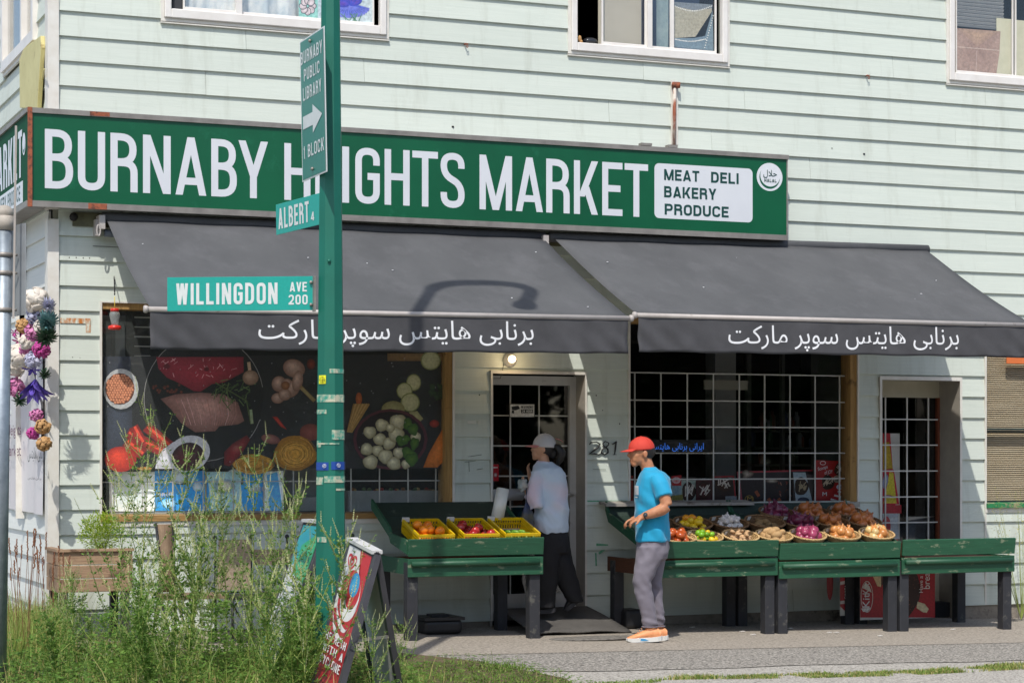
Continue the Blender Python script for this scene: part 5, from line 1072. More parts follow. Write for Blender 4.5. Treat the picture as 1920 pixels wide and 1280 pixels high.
for i, (u, lab) in enumerate(((798, 'yellow slotted crate of oranges, nearest the pole'), (882, 'middle yellow slotted crate of red apples'), (958, 'yellow slotted crate of small cucumbers beside the door'))):
    cx = X0(u+3, cy); zc = cz(cy)+.022; Mx = Matrix.Translation((cx, cy, zc)) @ Matrix.Rotation(crt, 4, 'X')
    t = thing('crate', lab, 'crate', (cx, cy, zc), 'yellow crates on the left stall'); t.rotation_euler = (crt, 0, 0)
    place(CM[0], 'crate_wall', t); place(CM[1], 'crate_base', t); place(CM[2], 'price_tag', t)
    def at(x, y, z): return Mx @ Vector((x, y, z))
    if i == 0:
        spots = [(-.06, .09, .052), (.05, .075, .05), (-.0, .0, .05), (-.1, -.02, .045), (.1, -.0, .045), (-.05, -.09, .045), (.05, -.1, .045), (-.11, -.12, .04), (.11, -.11, .04), (-.0, -.03, .10), (.075, -.07, .1), (-.07, .07, .105), (-.055, -.04, .098), (.03, .1, .09), (0, -.15, .045)]
        for s in spots: fruit('orange', at(*s), 'orange piled in the yellow crate nearest the pole', 'orange', 'oranges in the crate', 1.12)
    elif i == 1:
        for k in range(18): x, y = -.11+.055*(k % 5)+rf.uniform(-.01, .01), -.15+.08*(k//5); fruit('apple', at(x, y, .045+(.05 if (k % 3 == 1) else 0)), 'red apple piled in the middle yellow crate', 'apple', 'apples in the crate', 1.08)
    else:
        for k in range(13): fruit('cucumber', at(-.09+.031*(k % 7), -.13+.07*(k//7), .055+.025*(k % 2)), 'small green cucumber lying in the yellow crate beside the door', 'cucumber', 'cucumbers in the crate', 1., (0, 0, 1.9+rf.uniform(-.3, .3)))
        mb = MB(); mb.obox(at(-.02, .05, .055), (.1, .01, 0), (0, .002, .0), (0, 0, .016)); tag(mb.make('cardboard_strip', mat('pink card strip', '#b09a94', rough=.7)), 'pinkish card strip lying in the cucumber crate', 'card')
# ---------------------------------------------------------------- baskets
M_wk = mat('wicker', '#6d4f32', '#8d6c48', rough=.75, scale=30, bump=.5, bscale=60, vary=.12)
M_wkl = mat('pale wicker', '#b3905e', '#c9aa7a', rough=.75, scale=30, bump=.5, bscale=60, vary=.08)
def basket_mesh(m):
    R0, R1, h = .112, .166, .074; mb = MB(); n = 40
    for j in range(9):
        f = j/8; r_ = R0+(R1-R0)*f; z = .008+h*f
        mb.tube([((r_+(.004 if (k+j) % 2 else -.002))*math.cos(2*PI*k/n), (r_+(.004 if (k+j) % 2 else -.002))*math.sin(2*PI*k/n)*.86, z) for k in range(n+1)], .0052, 5, cap=False)
    side = mb.mesh('woven_side', m)
    mb = MB()
    for ph in (0, 1): mb.tube([((R1+.004*math.sin(k*1.9+ph*3))*math.cos(2*PI*k/60), (R1+.004*math.sin(k*1.9+ph*3))*math.sin(2*PI*k/60)*.86, h+.012+.004*math.cos(k*1.9+ph*3)) for k in range(61)], .0075, 5, cap=False)
    rim = mb.mesh('woven_rim', m)
    mb = MB(); mb.lathe([(.001, .003), (R0+.004, .003), (R0+.004, .01), (.001, .01)], seg=24, sy=.86); base = mb.mesh('woven_base', m)
    mb = MB(); mb.obox((0, .0, 0), (.022, 0, 0), (0, .001, 0), (0, 0, .016)); tagm = mb.mesh('price_tag', mat('white tag', '#d8d6d0', rough=.5)); return side, rim, base, tagm
BD, BL = basket_mesh(M_wk), basket_mesh(M_wkl)
def basket(u, Y, kind, n, lab, cat, plab, light=False, sc=1., spread=.105, fs=1., dz=0.):
    n = int(n*(1.5 if 'onion' not in str(kind) else 2.0)) if kind != 'dark_potato' else n
    x = X0(u, Y); z = bedz(Y)+dz-(.028 if Y < -.8 else .012); tilt = .32; Mx = Matrix.Translation((x, Y, z)) @ Matrix.Rotation(tilt, 4, 'X') @ Matrix.Rotation(rf.uniform(-.2, .2), 4, 'Z'); Mx = Mx @ Matrix.Scale(sc, 4)
    t = thing('basket', lab, 'basket', (x, Y, z), 'wicker baskets on the right stalls'); t.rotation_euler = Mx.to_euler(); t.scale = (sc,)*3
    B = BL if light else BD
    for m_, nm in zip(B[:3], ('woven_side', 'woven_rim', 'woven_base')): place(m_, nm, t)
    place(B[3], 'price_tag', t, (-.12, .05, .095), (.2, .1, .5))
    if kind:
        kinds = kind if isinstance(kind, list) else [kind]
        for k in range(n):
            ring = 0 if k == 0 else (1 if k < 7 else 2); a = k*2.4+rf.uniform(-.2, .2); r_ = 0 if k == 0 else spread*math.sqrt(k/n); kd = kinds[k % len(kinds)]
            lay = 1 if (k >= n*.64 and kd not in ('dark_potato',)) else 0; r_ = r_ if not lay else spread*.72*math.sqrt((k-n*.64)/(n*.36)); p = Mx @ Vector((r_*math.cos(a)*1.15, r_*math.sin(a)*.92, .056+.02*(1-(r_/spread)**2)+lay*.042+rf.uniform(-.004, .006)))
            pl_ = plab if not isinstance(plab, list) else plab[k % len(kinds)]; ct = cat if not isinstance(cat, list) else cat[k % len(kinds)]
            fruit(kd, p, pl_, ct, ct+'s in the basket: '+lab[:40], fs*1.12*rf.uniform(.85, 1.15), (rf.uniform(-.5, .9), rf.uniform(-.6, .6), rf.uniform(0, 6)))
YF, YM_, YB = -.875, -.60, -.33
basket(1268, YF+.0, 'tomato', 12, 'front basket of tomatoes partly hidden by the man', 'tomato', 'red tomato in the front basket beside the man', True)
basket(1318, YF, ['lime', 'lemon', 'lime'], 14, 'front basket of limes and yellow limes beside the tomatoes', ['lime', 'lemon', 'lime'], ['green lime in the front basket of mixed limes', 'yellow citrus in the front basket of mixed limes', 'green lime in the front basket of mixed limes'], True, fs=.8)
basket(1386, YF, 'ginger', 16, 'front basket of pale ginger and garlic with a white tag', 'ginger', 'pale ginger piece in the front basket', True, fs=.72)
basket(1449, YF, 'potato', 11, 'front pale basket of light brown potatoes', 'potato', 'light brown potato in the front basket', True, fs=1.05)
basket(1512, YF, 'red_onion_bright', 12, 'front basket of bright magenta onions', 'onion', 'bright magenta onion in the front basket', True, fs=.98)
basket(1576, YF, 'gold_onion', 12, 'front basket of papery golden onions', 'onion', 'papery golden onion in the second front basket from the right', True, fs=1.)
basket(1641, YF, ['pale_onion', 'gold_onion'], 12, 'rightmost front basket of pale and golden onions', ['onion', 'onion'], ['pale onion in the rightmost front basket', 'golden onion in the rightmost front basket'], True, fs=1.)
basket(1240, YM_, None, 0, 'middle row basket edge just behind the man', 'x', '')
basket(1296, YM_, ['lemon', 'lemon', 'orangish'], 11, 'middle row basket of lemons behind the limes', ['lemon', 'lemon', 'mandarin'], ['lemon in the middle row basket', 'lemon in the middle row basket', 'orange mandarin among the lemons'], sc=1.08)
basket(1364, YM_, 'garlic', 15, 'middle row basket of white garlic bulbs', 'garlic', 'white garlic bulb in the middle row basket', sc=1.05, fs=.85)
basket(1431, YM_, 'dark_potato', 8, 'nearly empty middle row basket of dusty potatoes', 'potato', 'dusty dark potato low in the middle row basket', sc=1.1, spread=.09, dz=-.0, fs=.9)
basket(1497, YM_, 'red_onion', 11, 'middle row basket of dark red onions', 'onion', 'dark red onion in the middle row basket', fs=1.)
basket(1556, YM_, 'yellow_onion', 9, 'middle row basket of brown onions beside the red onions', 'onion', 'brown onion in the middle row basket beside the red onions', sc=1.)
basket(1617, YM_, 'yellow_onion', 9, 'middle row basket of large brown onions at the right end', 'onion', 'large brown onion in the right end middle row basket', fs=1.15)
basket(1454, YB, 'red_onion', 10, 'back row basket of dark red onions', 'onion', 'dark red onion in the back row basket', fs=1.05)
basket(1520, YB, 'yellow_onion', 9, 'back row middle basket of brown onions', 'onion', 'brown onion in the back row middle basket', fs=1.15)
basket(1583, YB, 'yellow_onion', 9, 'back row basket of brown onions against the window jamb', 'onion', 'brown onion in the back row basket by the window jamb', fs=1.1)
# rolls of plastic bags
M_pl = mat('milky plastic film', '#c9c7be', '#dad8cf', rough=.3, scale=6, sss=.1)
mb = MB(); a, b = px(932, 974, -.62), px(943, 916, -.6); mb.tube([a, b], [.055, .052], 18); mb.tube([b-(b-a)*.01, b+(b-a)*.01], .02, 12, mi=1)
tag(mb.make('bag_roll', [M_pl, mat('card core', '#5d5044', rough=.8)]), 'upright roll of plastic bags leaning at the door end of the left stall', 'bag roll')
mb = MB(); mb.tube([px(926, 928, -.05), px(979, 926, -.05)], .052, 16); tag(mb.make('bag_roll', mat('grey film roll', '#8b8d92', '#9b9da0', rough=.35, scale=5)), 'grey horizontal plastic bag roll on a holder beside the door', 'bag roll')
mb = MB(); mb.tube([px(975, 926, -.05), px(998, 925, -.05)], .012, 8); tag(mb.make('roll_holder', M_alu), 'white rod of the bag roll holder beside the door', 'holder')
# under the stalls
M_bbag = mat('black plastic lid', '#1b1b1d', '#262628', rough=.5, scale=8)
x0, x1 = X0(786, -.45), X0(856, -.45); gz_ = G(x0, -.45)
def rbox(x0, x1, y0, y1, z0, z1, m, nm, **k):
    o = MB().box(x0, x1, y0, y1, z0, z1).make(nm, m, **k); bevel(o, .035, 3); return o
bb = thing('storage_box', 'black plastic storage box on the pavement under the left stall', 'box', ((x0+x1)/2, -.45, gz_))
rbox(x0, x1, -.6, -.28, gz_, gz_+.12, M_bbag, 'box_body', parent=bb)
mb = MB(); mb.box(x0-.01, x1+.01, -.62, -.27, gz_+.115, gz_+.14); mb.box(x0+.09, x1-.09, -.5, -.38, gz_+.14, gz_+.16); mb.make('lid', M_bbag, bb)
x0, x1 = X0(1163, -.3), X0(1196, -.3); gz_ = G(x0, -.3); bb = thing('storage_box', 'black box under the brown end of the right stall behind the man', 'box', ((x0+x1)/2, -.3, gz_)); rbox(x0, x1, -.42, -.2, gz_, gz_+.17, M_bbag, 'box_body', parent=bb)
def kk(P):
    P.fan([(1613, 1060), (1753, 1060), (1753, 1157), (1613, 1157)], '#ab1f2a', '#a01c28')
    P.fan([(1633, 1068), (1650, 1060), (1665, 1085), (1650, 1100)], '#4a1e14'); P.fan([(1636, 1078), (1652, 1066), (1652, 1100), (1645, 1098)], '#d8c49a')
    P.ell(1692, 1108, 34, 48, '#35130f', '#2a0e0c', wob=.05)
    for _ in range(60): P.ell(1692+rnd.uniform(-30, 30), 1108+rnd.uniform(-42, 42), 1, 1, '#6a3328', seg=5)
    P.fan([(1720, 1127), (1733, 1131), (1741, 1141), (1737, 1148), (1730, 1147), (1718, 1139)], '#d9cba6', '#cdbf98')
    P.ell(1625, 1118, 11.5, 29.5, '#d8d4d0', seg=28); P.ell(1625, 1118, 10.5, 28.3, '#a3202c', seg=28); P.fan([(1616, 1101), (1623, 1091), (1630, 1099), (1634, 1110)], '#d8d4d0'); P.fan([(1614, 1140), (1633, 1138), (1626, 1146), (1618, 1146)], '#d8d4d0')
YK = -.40
t = card('ice_cream_poster', 1613, 1060, 1753, 1157, YK, 'red chocolate ice cream bar poster standing under the right stalls', 'poster', kk, .006)
mb = MB()
def vtext(txt, u0, v0, u1, v1, off=.0125): # reads upwards
    bl, br, tl = px(u1, v1, YK), px(u1, v0, YK), px(u0, v1, YK); font_text(mb, txt, bl, br, tl, NF, off=off)
vtext('Kit', 1616, 1112, 1629, 1138); vtext('Kat', 1616, 1092, 1629, 1113); vtext('Have a', 1722, 1079, 1729, 1110); vtext('break', 1730, 1064, 1742, 1103); mb.make('lettering', M_txt, t)
def kc(P): P.fan([(1575, 1068), (1595, 1068), (1595, 1153), (1590, 1150), (1575, 1136)], '#a82230', '#9c1c28'); P.fan([(1575, 1090), (1594, 1086), (1594, 1130), (1575, 1132)], '#cfc6c4'); P.fan([(1575, 1096), (1594, 1092), (1594, 1124), (1575, 1126)], '#a02a34')
t = card('folded_red_poster', 1575, 1068, 1595, 1153, YK+.1, 'narrow red poster between the back legs of the right stalls', 'poster', kc)
mb = MB(); YK = -.30; vtext('CANADA', 1582, 1096, 1588, 1122); mb.make('lettering', M_txt, t)
mb = MB(); p = px(1556, 1092, -.25); mb.ell(p, .035, .01, .16, 14, 10); tag(mb.make('round_red_sign', mat('dim red', '#8a2a30', rough=.5)), 'edge of a round red sign behind the back leg under the onion stall', 'sign')
# doormat ramp and round plate
M_mat = mat('rubber doormat', '#4c4946', '#5b5854', rough=.9, scale=6, bump=.2)
N = M_mat.node_tree; L = N.links.new; wv = N.nodes.new('ShaderNodeTexWave'); wv.inputs['Scale'].default_value = 11; wv.bands_direction = 'DIAGONAL'; tc = N.nodes.new('ShaderNodeTexCoord'); L(tc.outputs['Object'], wv.inputs[0]); bp = N.nodes.new('ShaderNodeBump'); bp.inputs['Strength'].default_value = .6; bp.inputs['Distance'].default_value = .01; L(wv.outputs[1], bp.inputs['Height']); L(bp.outputs[0], N.nodes['Principled BSDF'].inputs['Normal'])
c = [px(933, 1143, -.06), px(1100, 1138, -.06), pg(1184, 1186), pg(1003, 1192)]
vs = []; n = 14
for j in range(n+1):
    for i in range(n+1):
        a, b = i/n, j/n; p = c[0].lerp(c[1], a).lerp(c[3].lerp(c[2], a), b); zz = c[0].z*(1-b)+(G(p.x, p.y)+.014)*b; p.z = max(zz+.008*math.sin(a*7+b*5)*b, G(p.x, p.y)+.01)+(.012*math.sin(a*11) if b > .95 else 0)*.8; vs.append(p)
mb = MB(); mb.add(vs, [(j*(n+1)+i, j*(n+1)+i+1, (j+1)*(n+1)+i+1, (j+1)*(n+1)+i) for j in range(n) for i in range(n)], 0, True); o = mb.make('doormat', M_mat); s = o.modifiers.new('thickness', 'SOLIDIFY'); s.thickness = .012; s.offset = -1
tag(o, 'dark ribbed rubber mat ramping up to the shop door', 'doormat')
p = pg(1118, 1197); mb = MB(); mb.lathe([(.001, .001), (.40, .001), (.42, .006), (.42, .011), (.40, .012), (.001, .012)], (p.x, p.y, G(p.x, p.y)), 40, sy=.42)
tag(mb.make('rubber_disc_mat', mat('worn rubber disc', '#4a4743', '#8b867e', rough=.9, scale=26, bump=.3)), 'worn oval rubber mat on the pavement before the doormat', 'mat')
# litter
for u, v in ((1200, 1179), (1298, 1176), (1392, 1184), (1555, 1186), (1568, 1186), (1482, 1178), (1787, 1180), (1412, 1190), (1650, 1192)):
    p = pg(u, v); mb = MB(); mb.obox(p+Vector((0, 0, .006)), (.022, .008, 0), (-.004, .012, 0), (0, 0, .003)); tag(mb.make('paper_scrap', mat('paper scrap', '#d5d0c8')), 'small pale paper scrap lying on the pavement before the stalls', 'litter', 'paper scraps on the pavement')
# ================================================================ POLE AND STREET SIGNS
M_pole = mat('teal pole paint', '#075f4e', '#086857', rough=.5, scale=3, vary=0, worn='#5f9f8c', wscale=14, wlo=.7, whi=.74)
M_pd = mat('tape residue', '#b9b79f', '#2b8a78', rough=.7, scale=26, contrast=.1)
ZP = 13.45; pc = pz(620, 1190, ZP); gp = G(pc.x, pc.y)
pole = thing('street_pole', 'tall tapered teal octagonal street pole standing in the weeds', 'pole', (pc.x, pc.y, gp))
def rp(z): return .108-.0102*(z-0)
seg = 8
def pring(z): r_ = max(.05, rp(z)); return [(pc.x+(620-617.5)*0+r_*math.cos(PI/8+k*PI/4-ALPHA), pc.y+r_*math.sin(PI/8+k*PI/4-ALPHA), z) for k in range(8)]
zs = [gp-.1, 1, 2, 3, 4, 5, 6, 7, 7.55]; mb = MB(); vs = [p for z in zs for p in pring(z)]
mb.add(vs, [(i*8+k, i*8+(k+1) % 8, (i+1)*8+(k+1) % 8, (i+1)*8+k) for i in range(len(zs)-1) for k in range(8)]); mb.make('shaft', M_pole, pole)
arm = []
for k in range(15): a = PI*k/14; arm.append(Vector((pc.x+.43-.43*math.cos(a), pc.y, 7.55+.42*math.sin(a))))
arm.append(arm[-1]-Vector((0, 0, .45)))
mb = MB(); mb.tube(arm, .062, 10); mb.make('curved_arm', M_pole, pole)
mb = MB(); mb.lathe([(.03, .0), (.08, -.04), (.10, -.16), (.10, -.22), (.001, -.24)], arm[-1]+Vector((0, 0, .02)), 16); mb.make('lantern', M_pole, pole)
def on_pole(u0, v0, u1, v1, m, nm, r_off=.003, cover=None):
    """band on the faces that look at the camera, between two heights"""
    za, zb2 = pz(620, v1, ZP).z, pz(620, v0, ZP).z; mb = MB()
    for k in range(8):
        a0, a1 = PI/8+k*PI/4-ALPHA, PI/8+(k+1)*PI/4-ALPHA; q = []
        for z, aa in ((za, a0), (za, a1), (zb2, a1), (zb2, a0)): r_ = rp(z)+r_off; q.append(Vector((pc.x+r_*math.cos(aa), pc.y+r_*math.sin(aa), z)))
        mid = (q[0]+q[2])/2; nrm = mid-Vector((pc.x, pc.y, mid.z)); view = Vector((0, -DIST, mid.z))-mid
        if nrm.dot(view) <= 0: continue
        du = [960+FPX*((p.x*CA-(p.y+DIST)*SA)/(p.x*SA+(p.y+DIST)*CA)) for p in q]
        lo, hi = min(du), max(du)
        if hi <= u0 or lo >= u1: continue
        f0, f1 = max(0, (u0-du[0])/(du[1]-du[0])), min(1, (u1-du[0])/(du[1]-du[0]))
        if du[1] < du[0]: f0, f1 = max(0, (u1-du[0])/(du[1]-du[0])), min(1, (u0-du[0])/(du[1]-du[0]))
        if f1 <= f0: continue
        mb.add([q[0].lerp(q[1], f0), q[0].lerp(q[1], f1), q[3].lerp(q[2], f1), q[3].lerp(q[2], f0)], [(0, 1, 2, 3)])
    return mb.make(nm, m, pole) if mb.v else None
on_pole(593, 740, 650, 754, M_pd, 'tape_residue'); on_pole(593, 768, 612, 776, M_pd, 'tape_residue'); on_pole(622, 806, 650, 824, M_pd, 'tape_residue', .0035); on_pole(594, 826, 602, 838, M_pd, 'tape_residue'); on_pole(608, 892, 650, 904, M_pd, 'tape_residue'); on_pole(593, 894, 606, 908, M_pd, 'tape_residue', .0035); on_pole(595, 1005, 612, 1015, M_pd, 'tape_residue'); on_pole(618, 692, 648, 700, M_pd, 'tape_residue'); on_pole(596, 830, 636, 833, M_pd, 'tape_residue', .004); on_pole(630, 915, 650, 919, M_pd, 'tape_residue')
M_blue = mat('blue sticker', '#16418f', rough=.4); M_yl = mat('yellow sticker', '#dede1c', rough=.5)
on_pole(593, 866, 616, 881, M_blue, 'sticker', .004); on_pole(621, 865, 652, 880, M_blue, 'sticker', .004)
on_pole(598, 704, 611, 720, M_yl, 'sticker', .004)
def ppt(u, v, extra=.012):       # point on the pole's near side
    z = pz(u, v, ZP).z; r_ = rp(z)*1.0; d = math.sqrt(max(.0001, r_*r_-((u-617.5)/FPX*ZP)**2))
    return pz(u, v, ZP-d-extra)
mb = MB()
def ring3(u, v, r_): mb.tube([ppt(u+r_*math.cos(a), v+r_*math.sin(a)) for a in [i*2*PI/12 for i in range(13)]], .0013, 4, cap=False)
ring3(604.5, 712, 5); mb.tube([ppt(599, 712), ppt(610, 712)], .0012, 4); mb.tube([ppt(604.5, 706), ppt(604.5, 718)], .0012, 4); mb.make('sticker_mark', M_blk, pole)
mb = MB(); ring3(608, 873, 3.4); ring3(635, 872, 3.4); ring3(608, 873, 1.5); ring3(635, 872, 1.5); mb.make('sticker_mark', M_txt, pole)
mb = MB(); mb.lathe([(.001, 0), (.012, 0), (.01, .008), (.001, .009)], ppt(617, 489, .0), 8, M=Matrix.Rotation(R(90), 3, 'X')); mb.make('bolt', M_pole, pole)
# WILLINGDON sign
M_tl = mat('teal sign sheeting', '#0b9286', '#0c998d', rough=.35, scale=60); M_tld = mat('green sign sheeting', '#0b6f60', '#0d7565', rough=.35, scale=3)
M_sl = mat('silver lettering', '#c5cbc9', '#cfd4d2', rough=.4, scale=20)
def plate(nm, lab, bl, br, tl, m, rim=None, cat='street sign', thick=.004):
    bl, br, tl = map(Vector, (bl, br, tl)); tr = br+tl-bl; n = (tl-bl).cross(br-bl).normalized()
    if n.dot(Vector((0, -DIST, EYE))-bl) < 0: n = -n
    t = thing(nm, lab, cat, (bl+br)/2); mb = MB(); mb.prism([bl, br, tr, tl], -n*thick); o = mb.make('plate', rim or m, t); bevel(o, .0015)
    return t, n, bl, br, tl, tr
ZW = ZP-.0
bl, br, tl = pz(313.5, 583.5, 13.5), pz(588, 581.5, 13.43), pz(313.5, 520, 13.5)
t, n, bl, br, tl, tr = plate('street_name_sign', 'teal WILLINGDON AVE 200 street sign mounted left of the pole', bl, br, tl, M_tl)
def sub(bl, br, tl, fx0, fy0, fx1, fy1): ex, ey = br-bl, tl-bl; o = bl+ex*fx0+ey*fy0; return o, bl+ex*fx1+ey*fy0, bl+ex*fx0+ey*fy1
mb = MB(); a = sub(bl, br, tl, .062, .19, .755, .82); stroke_text(mb, 'WILLINGDON', *a, n, .46, .155, .13); mb.make('lettering', M_sl, t)
mb = MB(); a = sub(bl, br, tl, .838, .55, .955, .83); stroke_text(mb, 'AVE', *a, n, .55, .17, .12); a = sub(bl, br, tl, .83, .17, .96, .46); stroke_text(mb, '200', *a, n, .55, .17, .16); mb.make('lettering', M_sl, t)
mb = MB()
for v in (529, 571): mb.ell(pz(583, v, 13.42), .011, .011, .011, 8, 6)
mb.make('bolt', M_sm, t); mb = MB(); a, b = pz(589, 517, 13.42), pz(589, 584, 13.42); mb.bar(a, b, .012, .04, up=(0, 1, 0)); mb.make('bracket', M_sm, t)
# ALBERT sign
bl, br, tl = pz(518, 441, 13.95), pz(604, 420, 13.42), pz(517, 384, 13.95)
t, n, bl, br, tl, tr = plate('street_name_sign', 'teal ALBERT street sign angled back behind the pole', bl, br, tl, M_tl)
mb = MB(); a = sub(bl, br, tl, .06, .17, .73, .84); stroke_text(mb, 'ALBERT', *a, n, .46, .155, .13); a = sub(bl, br, tl, .77, .18, .84, .46); stroke_text(mb, '4', *a, n, .55, .17, .16); mb.make('lettering', M_sl, t)
# library sign
bl, br, tl = pz(567, 342, 13.72), pz(613, 322, 13.2), pz(562, 79, 13.72)
tr_ = pz(610, 49, 13.2); 
t, n, bl, br, tl, tr = plate('library_sign', 'tall green library direction sign with arrow bolted on the pole', bl, br, tl, M_tld, M_sl)
mb = MB(); a = sub(bl, br, tl, .035, .012, .965, .988); e = (a[1]-a[0]).normalized()
mb.add([a[0]+n*.002, a[1]+n*.002, a[1]+(a[2]-a[0])+n*.002, a[2]+n*.002], [(0, 1, 2, 3)]); mb.make('face', M_tld, t)
for txt, y0, y1, x0, x1 in (('BURNABY', .825, .915, .05, .93), ('PUBLIC', .70, .785, .17, .81), ('LIBRARY', .565, .655, .12, .87), ('1 BLOCK', .155, .245, .1, .93)):
    mb = MB(); a = sub(bl, br, tl, x0, y0, x1, y1); stroke_text(mb, txt, *a, n, .5, .15, .14, off=.004); mb.make('lettering', M_sl, t)
mb = MB(); q = [(.1, .34), (.5, .38), (.5, .32), (.9, .425), (.5, .52), (.5, .455), (.1, .42)]; q = [(.1, .365), (.5, .365), (.5, .31), (.88, .41), (.5, .51), (.5, .455), (.1, .455)]
mb.add([bl+(br-bl)*x+(tl-bl)*y+n*.0045 for x, y in q], [list(range(7))]); mb.make('arrow', M_sl, t)
mb = MB()
for fy in (.955, .06): mb.ell(bl+(br-bl)*.47+(tl-bl)*fy+n*.008, .012, .012, .012, 8, 6)
mb.make('bolt', M_sm, t)
# galvanised pole at the left edge
M_galv = mat('galvanised steel', '#7d8790', '#99a3ab', rough=.45, scale=14, metal=.55, bump=.03)
ZG = 13.2; a, b = pz(-4, 1300, ZG), pz(8, 405, ZG); a = a+(a-b)*.08; gv = thing('metal_pole', 'galvanised steel sign post cut by the left edge of the photo', 'pole', (a.x, a.y, G(a.x, a.y)))
mb = MB(); mb.tube([a, b], .052, 20); mb.make('shaft', M_galv, gv)
d_ = (b-a).normalized()
for v in (478, 512, 581): c = a+d_*((pz(5, v, ZG).z-a.z)/d_.z); mb = MB(); mb.tube([c-d_*.014, c+d_*.014], .056, 20); mb.tube([c+Vector((.05, -.03, 0)), c+Vector((.08, -.03, 0))], .009, 6); mb.make('clamp', M_sm, gv)
mb = MB(); mb.ell(b+Vector((0, 0, .02)), .06, .06, .05, 12, 6); mb.tube([b-d_*.09, b], .058, 16); mb.make('cap', mat('weathered cap', '#b5ada2', '#8b8378', rough=.7, scale=12), gv)
t, n, bl, br, tl, tr = plate('sign_plate', 'grey back of a sign plate clamped to the galvanised post', pz(20, 594, 13.3), pz(48, 590, 13.15), pz(20, 424, 13.3), mat('grey plate back', '#8f9294', '#9a9d9f', rough=.4, scale=6, metal=.3), cat='sign')
mb = MB(); mb.bar(pz(25, 597, 13.1), pz(30, 236, 13.1), .012, .012, up=(0, 1, 0)); tag(mb.make('thin_sign', mat('pale metal edge', '#b3aca4', '#a39b93', rough=.4)), 'pale sign plate seen edge on above the galvanised post', 'sign')
# ================================================================ A-BOARDS
M_ab = mat('dark grey plastic frame', '#3b3a3e', '#46454a', rough=.5, scale=8); M_sil = mat('silver poster backing', '#cfcbc7', '#d8d4d0', rough=.8, scale=2)
def aboard(nm, lab, An, Af, Fn, Ff, Bn, Bf, pf, mats_):
    """A apex, F front foot, B back foot; n near end, f far end. pf draws the front print in 0..1 coordinates"""
    t = thing(nm, lab, 'sandwich board', (Fn+Bf)/2)
    for (P0, P1, Q1, Q0, pn) in ((An, Af, Ff, Fn, 'front_panel'), (An, Af, Bf, Bn, 'back_panel')):
        nrm = (P1-P0).cross(Q0-P0).normalized(); out = nrm*.01
        mb = MB(); mb.prism([P0, P1, Q1, Q0], out*.6); mb.make(pn, mats_[0] if pn == 'front_panel' else M_sil, t)
        mb = MB(); e = (P1-P0).normalized(); dn = (Q0-P0).normalized(); L0, L1 = (Q0-P0).length, (P1-P0).length
        for s0, s1 in ((P0, Q0), (P1, Q1)): mb.bar(s0, s1, .05, .035, up=nrm)
        mb.bar(P0, P1, .04, .03, up=nrm); mb.bar(Q0-dn*.1, Q1-dn*.1, .05, .035, up=nrm); mb.make('frame', M_ab, t)
    mb = MB(); mb.bar(An.lerp(Fn, .52), An.lerp(Bn, .52), .012, .018); mb.make('brace', M_sm, t)
    mb = MB(); up = Vector((0, 0, .02)); mb.bar(An+up, Af+up, .07, .022); mb.make('top_hinge', mats_[1], t)
    return t
def drop(p, q, z):  # extend the line p->q to height z
    k = (z-p.z)/(q.z-p.z); return p+(q-p)*k
An, Af = pz(707, 1041, 12.7), pz(660, 1016, 13.15)
Fn, Ff = pz(640, 1285, 12.45), pz(594, 1268, 12.9); Bn, Bf = pz(748, 1285, 12.95), pz(700, 1268, 13.4)
gA = G(An.x, An.y)
Fn, Ff, Bn, Bf = drop(An, Fn, gA), drop(Af, Ff, gA), drop(An, Bn, gA), drop(Af, Bf, gA)
M_wb = mat('white board face', '#cdccca', rough=.35)
t = aboard('sandwich_board', 'red and white ice lolly sandwich board standing in the weeds by the pole', An, Af, Fn, Ff, Bn, Bf, None, (M_wb, M_wb))
# print on the camera-facing front: corner frame in world
e1 = (An-Af); e2 = (Ff-Af); nr = e1.cross(e2).normalized()
if nr.dot(Vector((0, -DIST, EYE))-An) < 0: nr = -nr
P = Print(lambda a, b: Af+e1*a+e2*(b*.78)+nr*.02, nr)
P.fan([(.06, .02), (.94, .02), (.94, 1.2), (.06, 1.2)], '#cfcecc', '#c9c8c6'); P.fan([(.06, .9), (.94, .9), (.94, 1.2), (.06, 1.2)], '#b3242f')
P.fan([(.5, .02), (.94, .02), (.94, .95), (.80, .5), (.74, .2)], '#b8242e', '#b02430'); P.fan([(.06, .5), (.5, .45), (.94, .45), (.94, .95), (.06, .95)], '#b3242f', '#a82029')
P.ell(.5, .38, .36, .21, '#b3242f', seg=28); P.ell(.62, .36, .26, .165, '#d5d3d1', seg=28); P.ell(.6, .32, .25, .13, '#b3242f', seg=28); P.ell(.6, .27, .17, .09, '#3fa0cc', '#2a86b8', seg=24)
for k, (c, w_) in enumerate((('#d5d3d1', .14), ('#b3242f', .07))): P.ring(.56, .36+.045*k, .34-.02*k, .16, w_*.35, c, a0=20, a1=170, taper=True)
for k in range(2): P.ring(.44-.06*k, .50+.07*k, .3, .08, .045, '#d5d3d1', a0=10, a1=165, rot=14, taper=True)
[P.line([(.3+k_*.16*math.sin(a)**3, .125-k_*.05*(math.cos(a)-.38*math.cos(2*a)-.15*math.cos(3*a))), (.3+k_*.16*math.sin(a+.3)**3, .125-k_*.05*(math.cos(a+.3)-.38*math.cos(2*a+.6)-.15*math.cos(3*a+.9)))], .022, '#b3242f') for k_ in (1., .45) for a in [q*.3 for q in range(21)]]
P.make('print', mat_print('print matte'), t)
mb = MB()
for txt, a, b in (('REFRESH', .52, .565), ('WITH A', .585, .63), ('CYCLONE', .65, .70)): stroke_text(mb, txt, Af+e1*.1+e2*b+nr*.02, Af+e1*.9+e2*b+nr*.02, Af+e1*.1+e2*a+nr*.02, nr, .5, .15, .16, off=.01)
mb.make('lettering', M_txt, t)
